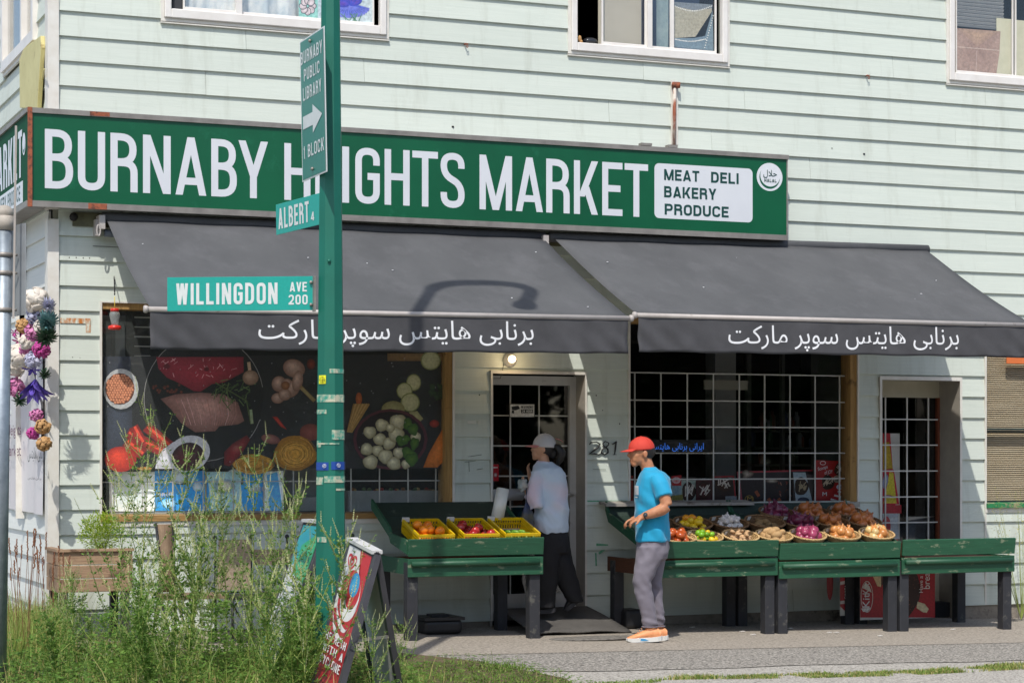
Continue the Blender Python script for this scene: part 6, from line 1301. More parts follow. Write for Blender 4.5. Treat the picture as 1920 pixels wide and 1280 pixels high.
# teal board behind the pole
An, Af = pz(598, 985, 14.9), pz(577, 980, 15.5); Fn, Ff = pz(528, 1190, 14.75), pz(500, 1180, 15.35); Bn, Bf = pz(640, 1190, 15.2), pz(620, 1180, 15.8)
An, Af = pz(613, 984, 14.9), pz(574, 980, 15.45); Fn, Ff = pz(545, 1180, 14.75), pz(505, 1176, 15.3)
gA = G(An.x, An.y); Fn, Ff, Bn, Bf = drop(An, Fn, gA), drop(Af, Ff, gA), drop(An, Bn, gA), drop(Af, Bf, gA)
t = aboard('sandwich_board', 'white and teal sandwich board standing behind the pole', An, Af, Fn, Ff, Bn, Bf, None, (M_wb, M_wb))
e1 = (An-Af); e2 = (Ff-Af); nr = e1.cross(e2).normalized()
if nr.dot(Vector((0, -DIST, EYE))-An) < 0: nr = -nr
P = Print(lambda a, b: Af+e1*a+e2*b+nr*.02, nr)
P.fan([(.04, .02), (.96, .02), (.96, .96), (.04, .96)], '#c9cdd0'); P.fan([(.04, .02), (.96, .02), (.96, .2), (.04, .32)], '#1f8fa4', '#2a9aa0'); P.fan([(.3, .16), (.96, .05), (.96, .42), (.3, .36)], '#3fae7c', '#2a9f6a'); P.fan([(.04, .78), (.3, .72), (.5, .8), (.3, .96), (.04, .96)], '#2f9ab8', '#8fc6d4')
for k in range(7): P.line([(.15, .44+.05*k), (.8-.1*(k % 3), .44+.05*k)], .012, '#70808c')
P.make('print', mat_print('print matte'), t)
mb = MB(); font_text(mb, '600px', Af+e1*.42+e2*.30+nr*.02, Af+e1*.92+e2*.30+nr*.02, Af+e1*.42+e2*.2+nr*.02, nr, off=.006); mb.make('lettering', mat('teal ink', '#1f5a5c'), t)
# ================================================================ LEFT SIDE WALL THINGS
o = MB()
def yb(u, v, dx=-.12): return ps(u, v, XC+dx)
pts = [(70, 72), (83, 68), (84, 100), (74, 130), (79, 206), (46, 204), (45, 150), (50, 110)]
Q = [ps(u, v, XC-.03) for u, v in ((45, 203), (44, 112), (52, 92), (84, 68), (85, 90), (78, 205))]
mb = MB(); mb.prism(Q, (-.035, 0, 0)); mb.tube([ps(80, 150, XC-.03), ps(83, 130, XC-.07)], .008, 6)
o = mb.make('yellow_board', mat('faded yellow plastic', '#cfc688', '#bdb274', rough=.5, scale=4, worn='#8a7440', wscale=5, wlo=.6, whi=.7)); bevel(o, .01, 2); tag(o, 'faded yellow curved plastic board fixed beside the corner above the sign', 'board')
# banner
def bw(y, z): return Vector((XC-.04-.018*math.sin(y*6)-.01*math.sin(y*14+z*2), y, z))
zb0, zb1 = ps(60, 962, XC-.04).z, ps(60, 640, XC-.04).z; n, m_ = 30, 10; vs = [bw(.1+3*i/n, zb0+(zb1-zb0)*j/m_+.02*i/n) for j in range(m_+1) for i in range(n+1)]
bn = thing('banner', 'white shop banner with pink and Persian lettering on the side wall', 'banner', (XC-.04, .2, zb0))
mb = MB(); mb.add(vs, [(j*(n+1)+i, j*(n+1)+i+1, (j+1)*(n+1)+i+1, (j+1)*(n+1)+i) for j in range(m_) for i in range(n)], 0, True); mb.make('cloth', mat('white banner vinyl', '#c9c9cb', '#d3cdd0', rough=.4, scale=2), bn)
sv = lambda u, v: ps(u, v, XC-.07)
mb = MB(); y0_, y1_ = sv(41, 800).y, sv(41, 800).y+1.5
for txt, v0, v1 in (('Burnaby Heights', 822, 795), ('Supermarket', 861, 833)): za, zz2 = sv(30, v0).z, sv(30, v1).z; font_text(mb, txt, (XC-.075, y1_, za), (XC-.075, y0_, za), (XC-.075, y1_, zz2), NS, off=.003)
mb.make('lettering', mat('plum ink', '#5a2848'), bn)
mb = MB(); ya2, yb2 = sv(86, 860).y, sv(54, 860).y
for v0, v1, w_ in ((866, 838, 1.), (900, 893, .8)): font_text(mb, ar(A_B, A_H), (XC-.075, yb2, sv(70, v0).z), (XC-.075, yb2+(ya2-yb2)*w_, sv(70, v0).z), (XC-.075, yb2, sv(70, v1).z), NS, off=.003)
mb.make('lettering', mat('dark ink', '#2c3038'), bn)
mb = MB(); mb.box(XC-.09, XC-.02, ps(50, 500, XC).y, ps(50, 500, XC).y+.02, 1.0, 3.45); tag(mb.make('conduit', M_trim), 'pale vertical channel on the side wall beside the corner', 'conduit')
mb = MB(); mb.box(XC-.06, XC-.02, ps(26, 500, XC).y-.6, ps(50, 500, XC).y, 2.4, 3.45); tag(mb.make('shutter_housing', mat('dull grey metal', '#8b8d90', rough=.5)), 'dull grey panel under the sign on the side wall', 'panel')
# flower garland
def fcol(n_, h): return mat(n_, h, rough=.6)
FC = dict(white=mat('cream petals', '#d8d0c4', '#c2b8ac', rough=.6, scale=20), pink=mat('pink petals', '#b85a94', '#d08ab0', rough=.6, scale=20), mag=mat('magenta petals', '#a02a78', '#c04a94', rough=.6, scale=20), purp=mat('purple petals', '#4a3a94', '#6a55b4', rough=.6, scale=14), teal=mat('teal leaves', '#3c6f70', '#7d9c9c', rough=.6, scale=14), lilac=mat('silver lilac petals', '#9a9ab8', '#b8b8c8', rough=.6, scale=20), tan=mat('tan petals', '#d0bfae', '#e0d2c2', rough=.6, scale=20), leaf=mat('dark garland leaves', '#24402c', '#3a5a3c', rough=.6, scale=14))
rg = random.Random(4)
def bloom(c, r_, m, lab, nm='rose', n=26, pet=.45, droop=False):
    mb = MB(); n = int(n*1.5)
    if nm in ('leaf_spray', 'lily'):
        if nm == 'lily': n = int(n*.6)
        for k in range(n):
            z = 1-2*(k+.5)/n; a = k*2.4; d = Vector((math.sqrt(max(0, 1-z*z))*math.cos(a), math.sqrt(max(0, 1-z*z))*math.sin(a), z))
            if droop: d = (d*.8+Vector((0, -.2, -1.))).normalized()
            t1 = d.cross(Vector((.3, .5, .8))).normalized(); t2 = d.cross(t1); L_ = r_*rg.uniform(.7, 1.)*(1. if not droop else 1.5); w_ = r_*(.3 if nm == 'lily' else pet*.8); vs = []; fs = []
            for q, (f, ww) in enumerate(((.08, .3), (.35, .9), (.65, 1.), (.88, .6), (1., .08))):
                m_ = c+d*L_*f+t2*(L_*.16*math.sin(f*3)); vs += [m_-t1*w_*ww*.5+t2*w_*.12, m_, m_+t1*w_*ww*.5+t2*w_*.12]
            for q in range(4):
                for e in (0, 1): fs.append((q*3+e, q*3+e+1, q*3+e+4, q*3+e+3))
            mb.add(vs, fs, 0, True)
    else:
        mb.ell(c, r_*.5, r_*.5, r_*.5, 8, 6)
        for k in range(n):
            z = 1-2*(k+.5)/n; a = k*2.4+rg.uniform(-.3, .3); d = Vector((math.sqrt(max(0, 1-z*z))*math.cos(a), math.sqrt(max(0, 1-z*z))*math.sin(a), z)); dd = (d+Vector((rg.uniform(-.5, .5), rg.uniform(-.5, .5), rg.uniform(-.5, .5)))).normalized()
            Mq = dd.to_track_quat('Z', 'Y').to_matrix(); w_ = r_*min(.5, pet*.85)*rg.uniform(.7, 1.1); mb.ell(c+d*r_*rg.uniform(.6, .85), w_, w_*.8, w_*.22, 7, 5, M=Mq)
    return tag(mb.make(nm, m), lab, 'artificial flower', 'artificial flowers of the corner garland')
def gp_(u, v): return ps(u, v, XC-.13)
bloom(gp_(55, 575), .08, FC['white'], 'second cream rose tucked under the top one', 'rose', 36, .8); bloom(gp_(48, 655), .06, FC['pink'], 'small pink carnation by the magenta lily', 'carnation', 50, .3); bloom(gp_(30, 690), .08, FC['white'], 'cream rose low behind the metal post', 'rose', 36, .8); bloom(gp_(76, 612), .06, FC['white'], 'small cream rose between the teal leaves', 'rose', 30, .7)
bloom(gp_(68, 562), .11, FC['white'], 'large cream rose at the top of the garland', 'rose', 44, .8)
bloom(gp_(66, 590), .09, FC['lilac'], 'silver lilac hydrangea under the top cream rose', 'hydrangea', 60, .3)
bloom(gp_(90, 600), .10, FC['teal'], 'tall spray of teal leaves at the right edge of the garland', 'leaf_spray', 50, .28); bloom(gp_(92, 570), .07, FC['lilac'], 'silver leaf spray beside the top cream rose', 'leaf_spray', 36, .28); bloom(gp_(88, 628), .11, FC['leaf'], 'dark leaf spray below the teal leaves', 'leaf_spray', 36, .28)
bloom(gp_(45, 612), .08, FC['tan'], 'tan dried bloom left of the teal leaves', 'hydrangea', 40, .4); bloom(gp_(64, 622), .09, FC['pink'], 'pale pink carnation in the upper middle of the garland', 'carnation', 60, .3)
bloom(gp_(37, 637), .09, FC['mag'], 'magenta lily at the left edge of the garland', 'lily', 12, .5); bloom(gp_(52, 640), .07, FC['white'], 'cream rose beside the magenta lily', 'rose', 36, .7); bloom(gp_(78, 655), .085, FC['mag'], 'magenta carnation above the purple lily', 'carnation', 60, .3)
bloom(gp_(40, 668), .12, FC['white'], 'big cream rose left of the blue spray', 'rose', 40, .8); bloom(gp_(62, 675), .08, FC['lilac'], 'silver blue hydrangea above the purple lily', 'hydrangea', 60, .3); bloom(gp_(28, 622), .06, FC['mag'], 'small magenta bud near the sign post', 'lily', 10, .5)
bloom(gp_(67, 708), .15, FC['purp'], 'large drooping purple lily in the middle of the garland', 'lily', 22, .42, True); bloom(gp_(60, 690), .09, FC['purp'], 'upper petals cluster of the purple lily', 'lily', 12, .5)
bloom(gp_(28, 725), .1, FC['pink'], 'pink and tan dahlia low at the left of the garland', 'dahlia', 60, .3); bloom(gp_(38, 748), .08, FC['leaf'], 'dark leaf sprig under the dahlia', 'leaf_spray', 22, .3)
bloom(gp_(68, 778), .065, FC['pink'], 'pink carnation below the purple lily', 'carnation', 60, .3); bloom(gp_(62, 812), .06, FC['mag'], 'magenta pompom above the banner lettering', 'pompom', 60, .35); bloom(gp_(80, 800), .07, FC['tan'], 'tan dried bloom low in the garland', 'hydrangea', 40, .4); bloom(gp_(82, 832), .07, FC['tan'], 'lowest tan dried bloom of the garland', 'hydrangea', 40, .4); bloom(gp_(84, 700), .06, FC['leaf'], 'small dark leaf sprig right of the purple lily', 'leaf_spray', 22, .3)
mb = MB(); mb.tube([ps(70, 560, XC-.05), ps(78, 640, XC-.06), ps(66, 700, XC-.05), ps(80, 760, XC-.05), ps(80, 835, XC-.05)], .012, 6); tag(mb.make('garland_wire', M_blk), 'dark wire carrying the flower garland down the side wall', 'wire')
# ================================================================ THINGS IN THE VERGE BY THE WALL
M_pln = mat('weathered planter timber', '#8a6e56', '#a88c70', rough=.85, scale=5, stretch=(1, 14, 14), bump=.35, vary=.12, worn='#5d4636', wscale=6, wlo=.55, whi=.65)
pa0, pa1 = px(112, 1035, -.75).x, px(242, 1035, -.75).x
pb_ = thing('planter', 'weathered timber planter box on legs against the wall left of the weeds', 'planter', ((pa0+pa1)/2, -.6, G(pa0, -.6)))
ztp = px(120, 1034, -.75).z
for k in range(3):
    z1_ = ztp-k*.105; o = MB().box(pa0, pa1, -.78, -.755, z1_-.1, z1_).make('plank', M_pln, pb_); bevel(o, .004); MB().box(pa0-.02, pa0, -.78, -.3, z1_-.1, z1_).make('plank', M_pln, pb_); MB().box(pa1, pa1+.02, -.78, -.3, z1_-.1, z1_).make('plank', M_pln, pb_)
o = MB().box(pa0-.03, pa1+.03, -.8, -.74, ztp, ztp+.02).make('rim_board', M_pln, pb_); MB().box(pa0-.03, pa0+.03, -.74, -.28, ztp, ztp+.02).make('rim_board', M_pln, pb_)
MB().box(pa0, pa1, -.75, -.3, ztp-.06, ztp-.03).make('soil_fill', M_soil, pb_)
for x in (pa0+.03, pa1-.03):
    for y in (-.74, -.33): MB().box(x-.03, x+.03, y-.03, y+.03, G(x, y)-.02, ztp-.3).make('leg', M_leg, pb_)
M_wc = mat('old chair wood', '#6d5844', '#857058', rough=.8, scale=6, stretch=(10, 2, 2), bump=.2)
wc = thing('garden_chair', 'old wooden folding chair back standing in the weeds against the wall', 'chair', px(308, 1180, -.8)); wc.location.z = G(wc.location.x, -.8); WL[wc.name] = Vector(wc.location)
x0, x1 = px(290, 990, -.7).x, px(326, 990, -.7).x; zt = px(308, 983, -.7).z; zg = G(x0, -.7)
mb = MB(); n = 8; vs = []
for j in range(n+1):
    f = j/n; w_ = (x1-x0)/2*(1-.12*math.sin(PI*f)); cx = (x0+x1)/2; z = zt-f*.52; y = -.7-.10*math.sin(f*2); vs += [(cx-w_*.72, y, z), (cx+w_*.72, y, z)]
mb.add(vs, [(2*j, 2*j+1, 2*j+3, 2*j+2) for j in range(n)], 0, True); o = mb.make('backrest', M_wc, wc); s = o.modifiers.new('thickness', 'SOLIDIFY'); s.thickness = .012
for sx in (-1, 1): cx = (x0+x1)/2+sx*(x1-x0)/2*.85; MB().tube([(cx, -.69, zt+.01), (cx-sx*.012, -.8, zt-.3), (cx, -.78, zt-.55), (cx+sx*.03, -.68, zg)], .011, 8).make('leg', M_blk, wc)
for sx in (-1, 1): cx = (x0+x1)/2+sx*(x1-x0)/2*.85; MB().tube([(cx, -.8, zt-.5), (cx+.02, -1.15, zg)], .011, 8).make('leg', M_blk, wc)
MB().box(x0-.01, x1+.3, -1.15, -.78, zt-.56, zt-.53).make('seat', M_wc, wc)
# iron bench with wicker backs
ib = thing('iron_bench', 'black iron bench with woven beige back behind the weeds', 'bench', (px(530, 1150, -.8).x, -.8, G(5, -.8)))
x0, x1 = px(405, 1000, -.75).x, px(668, 1000, -.75).x; zt = px(470, 1010, -.75).z; zg = G(x0, -.75)
for x in (px(405, 1000, -.75).x, px(472, 1000, -.75).x, px(540, 1000, -.75).x, px(663, 1000, -.75).x): mb = MB(); mb.tube([(x, -.75, zg), (x, -.72, zt)], .009, 8); mb.ell((x, -.72, zt+.015), .018, .018, .018, 8, 6); mb.make('post', M_blk, ib)
mb = MB()
for z in (zt-.13, zt-.42): mb.tube([(x0, -.73, z), (x1, -.73, z)], .008, 6)
for k in range(12): x = x0+(x1-x0)*k/12; mb.tube([(x, -.73, zt-.42), (x+.1, -.73, zt-.62)], .006, 5)
mb.make('rail', M_blk, ib)
M_rat = mat('beige rattan', '#9a8670', '#b8a48c', rough=.8, scale=40, stretch=(1, 1, 3), bump=.4)
for k in range(9): z = zt-.09-k*.014; MB().tube([(px(475, 1000, -.74).x, -.745, z), (px(560, 1000, -.74).x, -.745, z)], .008, 6).make('rattan_strip', M_rat, ib)
mb = MB(); mb.obox((px(440, 1060, -.78).x, -.77, zt-.2), (.13, 0, 0), (0, .012, 0), (0, -.02, .2)); mb.make('rattan_panel', M_rat, ib)
mb = MB(); mb.box(x0, x1, -1.15, -.76, zt-.45, zt-.43); mb.make('seat', M_blk, ib)
for x in (x0+.03, x1-.03): MB().tube([(x, -1.14, zt-.43), (x, -1.14, zg)], .011, 6).make('leg', M_blk, ib)
# ================================================================ VEGETATION
def leafmat(name, c1, c2, tr=.35, vary=.15, scale=3):
    if name in MATS: return MATS[name]
    m = mat(name, c1, c2, rough=.55, scale=scale, vary=vary, spec=.3); N = m.node_tree; L = N.links.new; b = N.nodes['Principled BSDF']
    t = N.nodes.new('ShaderNodeBsdfTranslucent'); src = b.inputs['Base Color'].links[0].from_socket; L(src, t.inputs[0])
    mx = N.nodes.new('ShaderNodeMixShader'); mx.inputs[0].default_value = tr; L(b.outputs[0], mx.inputs[1]); L(t.outputs[0], mx.inputs[2]); L(mx.outputs[0], N.nodes['Material Output'].inputs[0]); return m
M_stem = leafmat('weed stem', '#8a9a4c', '#a3af62', .1); M_lf = leafmat('clover leaf', '#4f7630', '#86a850', .45, .2, 9); M_spk = leafmat('pale flower spike', '#c2c48c', '#dcdab0', .3)
M_gr1 = leafmat('grass blade', '#7a9440', '#a8b866', .4, 0, 1.7); M_gr2 = leafmat('dry grass blade', '#c2b47c', '#a39c5c', .3, 0, 3); M_gr3 = leafmat('deep grass blade', '#4c6c2c', '#7c9844', .4, 0, 2.5)
M_rs = mat('reddish stalk', '#6d4030', '#8a6040', rough=.7, scale=8)
def leaflet(mb, b, d, n_, L_, W_):
    s = d.cross(n_).normalized()*W_/2; m = b+d*L_*.5; mb.add([b, m+s, b+d*L_, m-s], [(0, 1, 2, 3)])
def weed(h, nb, seed, spikes=True, leafy=1., spread=.28, broad=False):
    g = random.Random(seed); st, lf, sp = MB(), MB(), MB()
    ms = [Vector((0, 0, 0))]; d = Vector((g.uniform(-.12, .12), g.uniform(-.12, .12), 1)).normalized(); n = 9
    for i in range(n): d = (d+Vector((g.uniform(-.07, .07), g.uniform(-.07, .07), .05))).normalized(); ms.append(ms[-1]+d*h/n)
    st.tube(ms, [.0055*(1-.75*i/n) for i in range(n+1)], 4, cap=False)
    def leaves(p, d, k=1.):
        for q in range(3):
            a = g.uniform(0, 6.28); ld = (Vector((math.cos(a), math.sin(a), g.uniform(-.2, .7)))+d*.4).normalized(); L_ = g.uniform(.014, .03)*k
            leaflet(lf, p+ld*.008, ld, Vector((g.uniform(-1, 1), g.uniform(-1, 1), 1)).normalized(), L_, L_*g.uniform(.38, .6))
    for b in range(nb):
        f = .14+.8*(b+g.random()*.6)/nb; i = min(n-1, int(f*n)); p = ms[i].lerp(ms[i+1], f*n-i); a = b*2.4+g.uniform(-.4, .4)
        L_ = h*spread*(1.15-f)*g.uniform(.7, 1.3)+.1; bd = Vector((math.cos(a)*.8, math.sin(a)*.8, g.uniform(.5, 1.1))).normalized(); br = [p]; m = 6
        for k in range(m): bd = (bd+Vector((g.uniform(-.08, .08), g.uniform(-.08, .08), .1))).normalized(); br.append(br[-1]+bd*L_/m)
        st.tube(br, [.0028-.0016*k/m for k in range(m+1)], 3, cap=False)
        for k in range(1, m+1):
            for _ in range(int(2*leafy+g.random())): leaves(br[k-1].lerp(br[k], g.random()), bd, 1.15-.3*f)
            if spikes and f > .25 and g.random() < .55:
                sd = (bd+Vector((g.uniform(-.5, .5), g.uniform(-.5, .5), .55))).normalized(); SL = g.uniform(.07, .14)*(1.2-.3*f); q = br[k]
                st.tube([q, q+sd*SL], [.0012, .0007], 3, cap=False)
                for z in range(int(SL/.0042)):
                    c = q+sd*(.02+(SL-.02)*z/(SL/.0042)); a2 = z*2.4; t1 = sd.cross(Vector((.2, .3, .9))).normalized(); t2 = sd.cross(t1); o = t1*math.cos(a2)+t2*math.sin(a2)
                    w_ = .0038*(1.15-.5*z/(SL/.0042)); sp.add([c, c+o*w_*1.3+sd*w_, c+o*w_*.8+sd*w_*2.2, c+sd*w_*.9], [(0, 1, 2, 3)])
    if broad:
        for _ in range(150):
            f = g.random()**.7; i = min(n-1, int(f*n)); q = ms[i].lerp(ms[i+1], f*n-i); a = g.uniform(0, 6.28); ld = Vector((math.cos(a), math.sin(a), g.uniform(-.3, .6))).normalized(); q = q+ld*g.uniform(.02, .2)*(1.2-f); L_ = g.uniform(.03, .055); nn = Vector((g.uniform(-.6, .6), g.uniform(-.6, .6), 1)).normalized(); s_ = ld.cross(nn).normalized()*L_*.36
            lf.add([q, q+ld*L_*.35+s_, q+ld*L_*.75+s_*.8, q+ld*L_, q+ld*L_*.75-s_*.8, q+ld*L_*.35-s_], [(0, 1, 2, 3, 4, 5)])
    for _ in range(int(46*leafy)): f = g.uniform(.08, 1.); i = min(n-1, int(f*n)); leaves(ms[i].lerp(ms[i+1], f*n-i), Vector((0, 0, 1)), 1.2)
    return [(nm, b_.mesh(nm, m_)) for nm, b_, m_ in (('stem', st, M_stem), ('foliage', lf, M_lf), ('flower_spikes', sp, M_spk)) if b_.v]
PROT = [weed(1.7, 20, 1, True, .7, .3), weed(1.35, 19, 2, True, .8, .36), weed(1.0, 17, 3, True, 1., .46), weed(.8, 16, 4, False, 1.5, .55), weed(.55, 14, 5, False, 2., .6), weed(.6, 13, 6, True, .8, .5), weed(.75, 9, 9, False, .5, .5, True)]
rw = random.Random(77)
def weed_at(kind, u, Z, h, lab, lean=0.):
    p = pz(u, 1200, Z); p.z = G(p.x, p.y)-.01; base = [1.7, 1.35, 1.0, .8, .55, .6, .75][kind]; s = h/base
    t = thing('weed_plant', lab, 'weed', p, 'tall weeds growing on the verge'); t.rotation_euler = (rw.uniform(-.06, .06), lean, rw.uniform(0, 6.28)); t.scale = (s, s, s)
    for nm, m in PROT[kind]: place(m, nm, t, kind=None if nm == 'stem' else 'stuff')
def hz(v, Z): return EYE+(HOR-v)/FPX*Z+.02
for kd, u, Z, v, lab in ((0, 262, 14.2, 772, 'tallest flowering weed rising before the chickpea bowl of the mural'), (1, 300, 14.6, 850, 'tall flowering weed just right of the tallest one'), (0, 462, 13.9, 838, 'tall flowering weed before the middle of the mural'), (1, 425, 14.3, 905, 'flowering weed left of the tall one before the mural middle'),
                         (1, 545, 13.6, 905, 'flowering weed close to the left of the teal pole'), (1, 205, 14.4, 880, 'flowering weed left of the tallest one by the shop corner'), (1, 350, 14., 930, 'flowering weed before the blue biscuit advert'), (1, 385, 14.7, 940, 'flowering weed behind the one before the blue advert'),
                         (1, 500, 14.4, 925, 'flowering weed before the iron bench'), (2, 632, 12.9, 1000, 'weed growing in front of the teal pole foot'), (2, 700, 12.35, 1150, 'bushy weed growing before the red sandwich board foot'), (2, 750, 13.6, 1168, 'small weed right of the red sandwich board')):
    weed_at(kd, u, Z, hz(v, Z), lab)
zones = ('left of the planter', 'before the planter', 'before the garden chair', 'before the iron bench', 'left of the sandwich boards', 'at the pole foot')
for i in range(30):
    u = rw.uniform(95, 640); Z = rw.uniform(12.4, 15.2) if u < 575 else rw.uniform(13.7, 15); kd = rw.choice([2, 2, 3, 6, 6, 4, 5, 5]); 
    top = rw.uniform(1030, 1215) if u > 150 else rw.uniform(1080, 1160)
    if 560 < u: top = rw.uniform(1090, 1200)
    z = zones[0 if u < 110 else 1 if u < 245 else 2 if u < 370 else 3 if u < 500 else 4 if u < 590 else 5]
    weed_at(kd, u, Z, max(.3, hz(top, Z)), ('flowering' if kd in (1, 2, 5) else 'broad leaved' if kd == 6 else 'leafy')+' green weed standing in the tangle '+z, rw.uniform(-.1, .1))
for i in range(26):
    u = rw.uniform(110, 600); Z = rw.uniform(12.5, 14.2); kd = rw.choice([6, 6, 3, 4]); top = rw.uniform(1120, 1235)
    z = zones[1 if u < 245 else 2 if u < 370 else 3 if u < 500 else 4]
    weed_at(kd, u, Z, max(.22, hz(top, Z)), 'short '+('broad leaved' if kd == 6 else 'leafy')+' weed low in the front of the tangle '+z, rw.uniform(-.1, .1))
# ---- grass as masses
def inpoly(p, P):
    c = False
    for i in range(len(P)):
        a, b = P[i-1], P[i]
        if (a[1] > p[1]) != (b[1] > p[1]) and p[0] < (b[0]-a[0])*(p[1]-a[1])/(b[1]-a[1])+a[0]: c = not c
    return c
def grass(name, label, poly, n, hmin, hmax, m, wd=.004, seed=0, bend=.5, clump=.0):
    g = np.random.default_rng(seed); P = np.array([(p.x, p.y) for p in poly]); lo, hi = P.min(0), P.max(0); pts = []
    while len(pts) < n:
        q = g.uniform(lo, hi, (n*2, 2))
        for a in q:
            if inpoly(a, P) and (clump == 0 or noise.noise((a[0]*3.2, a[1]*3.2, seed)) > clump-g.random()*.3): pts.append(a)
            if len(pts) >= n: break
    pts = np.array(pts[:n]); zz = np.array([G(x, y) for x, y in pts]); k = 4
    h = g.uniform(hmin, hmax, n)*(.7+.5*np.array([noise.noise((x*2, y*2, 5)) for x, y in pts])); a = g.uniform(0, 2*PI, n); bd = g.uniform(.05, bend, n); w_ = g.uniform(.5, 1.2, n)*wd; ra = a+g.uniform(-.7, .7, n)+PI/2
    V = np.zeros((n, k*2-1, 3))
    for j in range(k):
        f = j/(k-1); x = pts[:, 0]+np.cos(a)*bd*h*f*f; y = pts[:, 1]+np.sin(a)*bd*h*f*f; z = zz-.01+h*f*(1-.35*bd*f)
        if j < k-1:
            ww = w_*(1-f*.7); V[:, 2*j] = np.stack([x-np.cos(ra)*ww, y-np.sin(ra)*ww, z], 1); V[:, 2*j+1] = np.stack([x+np.cos(ra)*ww, y+np.sin(ra)*ww, z], 1)
        else: V[:, 2*j] = np.stack([x, y, z], 1)
    nv = k*2-1; F = []; b = (np.arange(n)*nv)[:, None]
    me = bpy.data.meshes.new(name); loops = []; 
    Q = np.concatenate([b+np.array([[2*j, 2*j+1, 2*j+3, 2*j+2]]) for j in range(k-2)], 0); T = b+np.array([[2*(k-2), 2*(k-2)+1, 2*(k-1)]])
    me.vertices.add(n*nv); me.vertices.foreach_set('co', V.reshape(-1)); nl = Q.size+T.size; me.loops.add(nl); me.loops.foreach_set('vertex_index', np.concatenate([Q.reshape(-1), T.reshape(-1)]).astype(np.int32))
    me.polygons.add(len(Q)+len(T)); ls = np.concatenate([np.arange(len(Q))*4, len(Q)*4+np.arange(len(T))*3]).astype(np.int32); me.polygons.foreach_set('loop_start', ls); me.update(calc_edges=True); me.validate()
    for mm in (m if isinstance(m, list) else [m]): me.materials.append(mm)
    if isinstance(m, list):
        pr = g.integers(0, len(m), n); mi = np.concatenate([np.tile(pr, k-2), pr]).astype(np.int32); me.polygons.foreach_set('material_index', mi)
    o = bpy.data.objects.new(name, me); COL.objects.link(o); o['kind'] = 'stuff'; tag(o, label, 'grass'); return o
GP = [pg(-60, 1285), pg(-60, 1165), pg(70, 1160), pg(130, 1215), pg(330, 1232), pg(560, 1225), pg(640, 1240), pg(760, 1262), pg(800, 1300), pg(800, 1460), pg(-60, 1460)]
grass('verge_grass', 'dense green grass at the foot of the weeds on the verge', GP, 17000, .06, .24, [M_gr1, M_gr3, M_gr1, M_gr2, M_gr2], .0042, 1, .8)
grass('tall_grass', 'tall loose grass blades among the weeds on the verge', GP, 900, .3, .6, [M_gr1, M_gr2, M_gr3], .005, 2, .7)
WP = [pz(-20, 1200, 17.2), pz(128, 1200, 16.3), pz(128, 1200, 15.2), pz(-20, 1200, 14.6)]
grass('side_grass', 'tall yellow green grass growing against the side wall', WP, 5200, .15, .55, [M_gr1, M_gr2, M_gr1], .0035, 3, .5)
CP = [pg(752, 1262), pg(800, 1243), pg(900, 1240), pg(985, 1250), pg(1050, 1272), pg(1110, 1290), pg(1120, 1400), pg(740, 1400)]
grass('clover_patch', 'low grass and clover patch on the edge of the asphalt', CP, 9000, .03, .09, [M_gr3, M_gr1], .006, 4, 1.3, .0)
grass('thin_stalks', 'thin light stalks rising from the low clover patch', CP, 260, .12, .26, [M_gr1, M_gr2], .0022, 5, .5)
FP = [Vector((X0(u, YS2), YS2+dy, 0)) for u, dy in ((1250, .0), (1250, -.02), (1960, -.09), (1960, .05))]
FP = [Vector((pg(1235, 1272).x, pg(1235, 1272).y, 0)), pg(1500, 1269), pg(1700, 1264), pg(1925, 1252), pg(1925, 1243), pg(1700, 1256), pg(1500, 1261), pg(1300, 1267)]
grass('edge_grass', 'thin strip of short grass along the gravel edge', FP, 7000, .02, .06, [M_gr1, M_gr3, M_gr2], .004, 6, 1.2, -.02)
grass('edge_tufts', 'short grass tufts at the start of the gravel edge', [pg(1095, 1290), pg(1095, 1278), pg(1240, 1272), pg(1240, 1276)], 700, .02, .05, [M_gr1, M_gr3], .004, 7, 1.2)
# clover leaves low patch
g_ = random.Random(8); mb = MB(); ns = 0
PP = [(p.x, p.y) for p in CP]
while ns < 1900:
    x, y = g_.uniform(2, 9), g_.uniform(-5, -2.5)
    if not inpoly((x, y), PP): continue
    ns += 1; p = Vector((x, y, G(x, y)+g_.uniform(.02, .075)))
    for k in range(3):
        a = g_.uniform(0, 6.28)+k*2.1; d = Vector((math.cos(a), math.sin(a), .25)).normalized(); leaflet(mb, p, d, Vector((0, 0, 1)), .018, .016)
o = mb.make('clover_leaves', M_lf); o['kind'] = 'stuff'; tag(o, 'low clover leaves spread through the grass at the asphalt edge', 'clover')
mb = MB(); ns = 0; PP = [(p.x, p.y) for p in GP]
while ns < 12000:
    x, y = g_.uniform(0, 6), g_.uniform(-6.5, -2)
    if not inpoly((x, y), PP): continue
    ns += 1; p = Vector((x, y, G(x, y)+g_.uniform(.03, .26)*g_.random()+.02))
    for k in range(3):
        a = g_.uniform(0, 6.28)+k*2.1; d = Vector((math.cos(a), math.sin(a), g_.uniform(-.2, .5))).normalized(); leaflet(mb, p, d, Vector((g_.uniform(-.6, .6), g_.uniform(-.6, .6), 1)).normalized(), .024, .02)
o = mb.make('ground_leaves', M_lf); o['kind'] = 'stuff'; tag(o, 'low broad leaves filling the bottom of the weedy verge', 'ground cover')
WG = [pg(-60, 1285), pg(-60, 1200), pg(300, 1215), pg(620, 1260), pg(640, 1400), pg(-60, 1400)]
grass('broad_grass', 'broad arching grass blades at the bottom left of the verge', WG, 420, .25, .5, [M_gr1, M_gr3], .009, 11, 1.5)
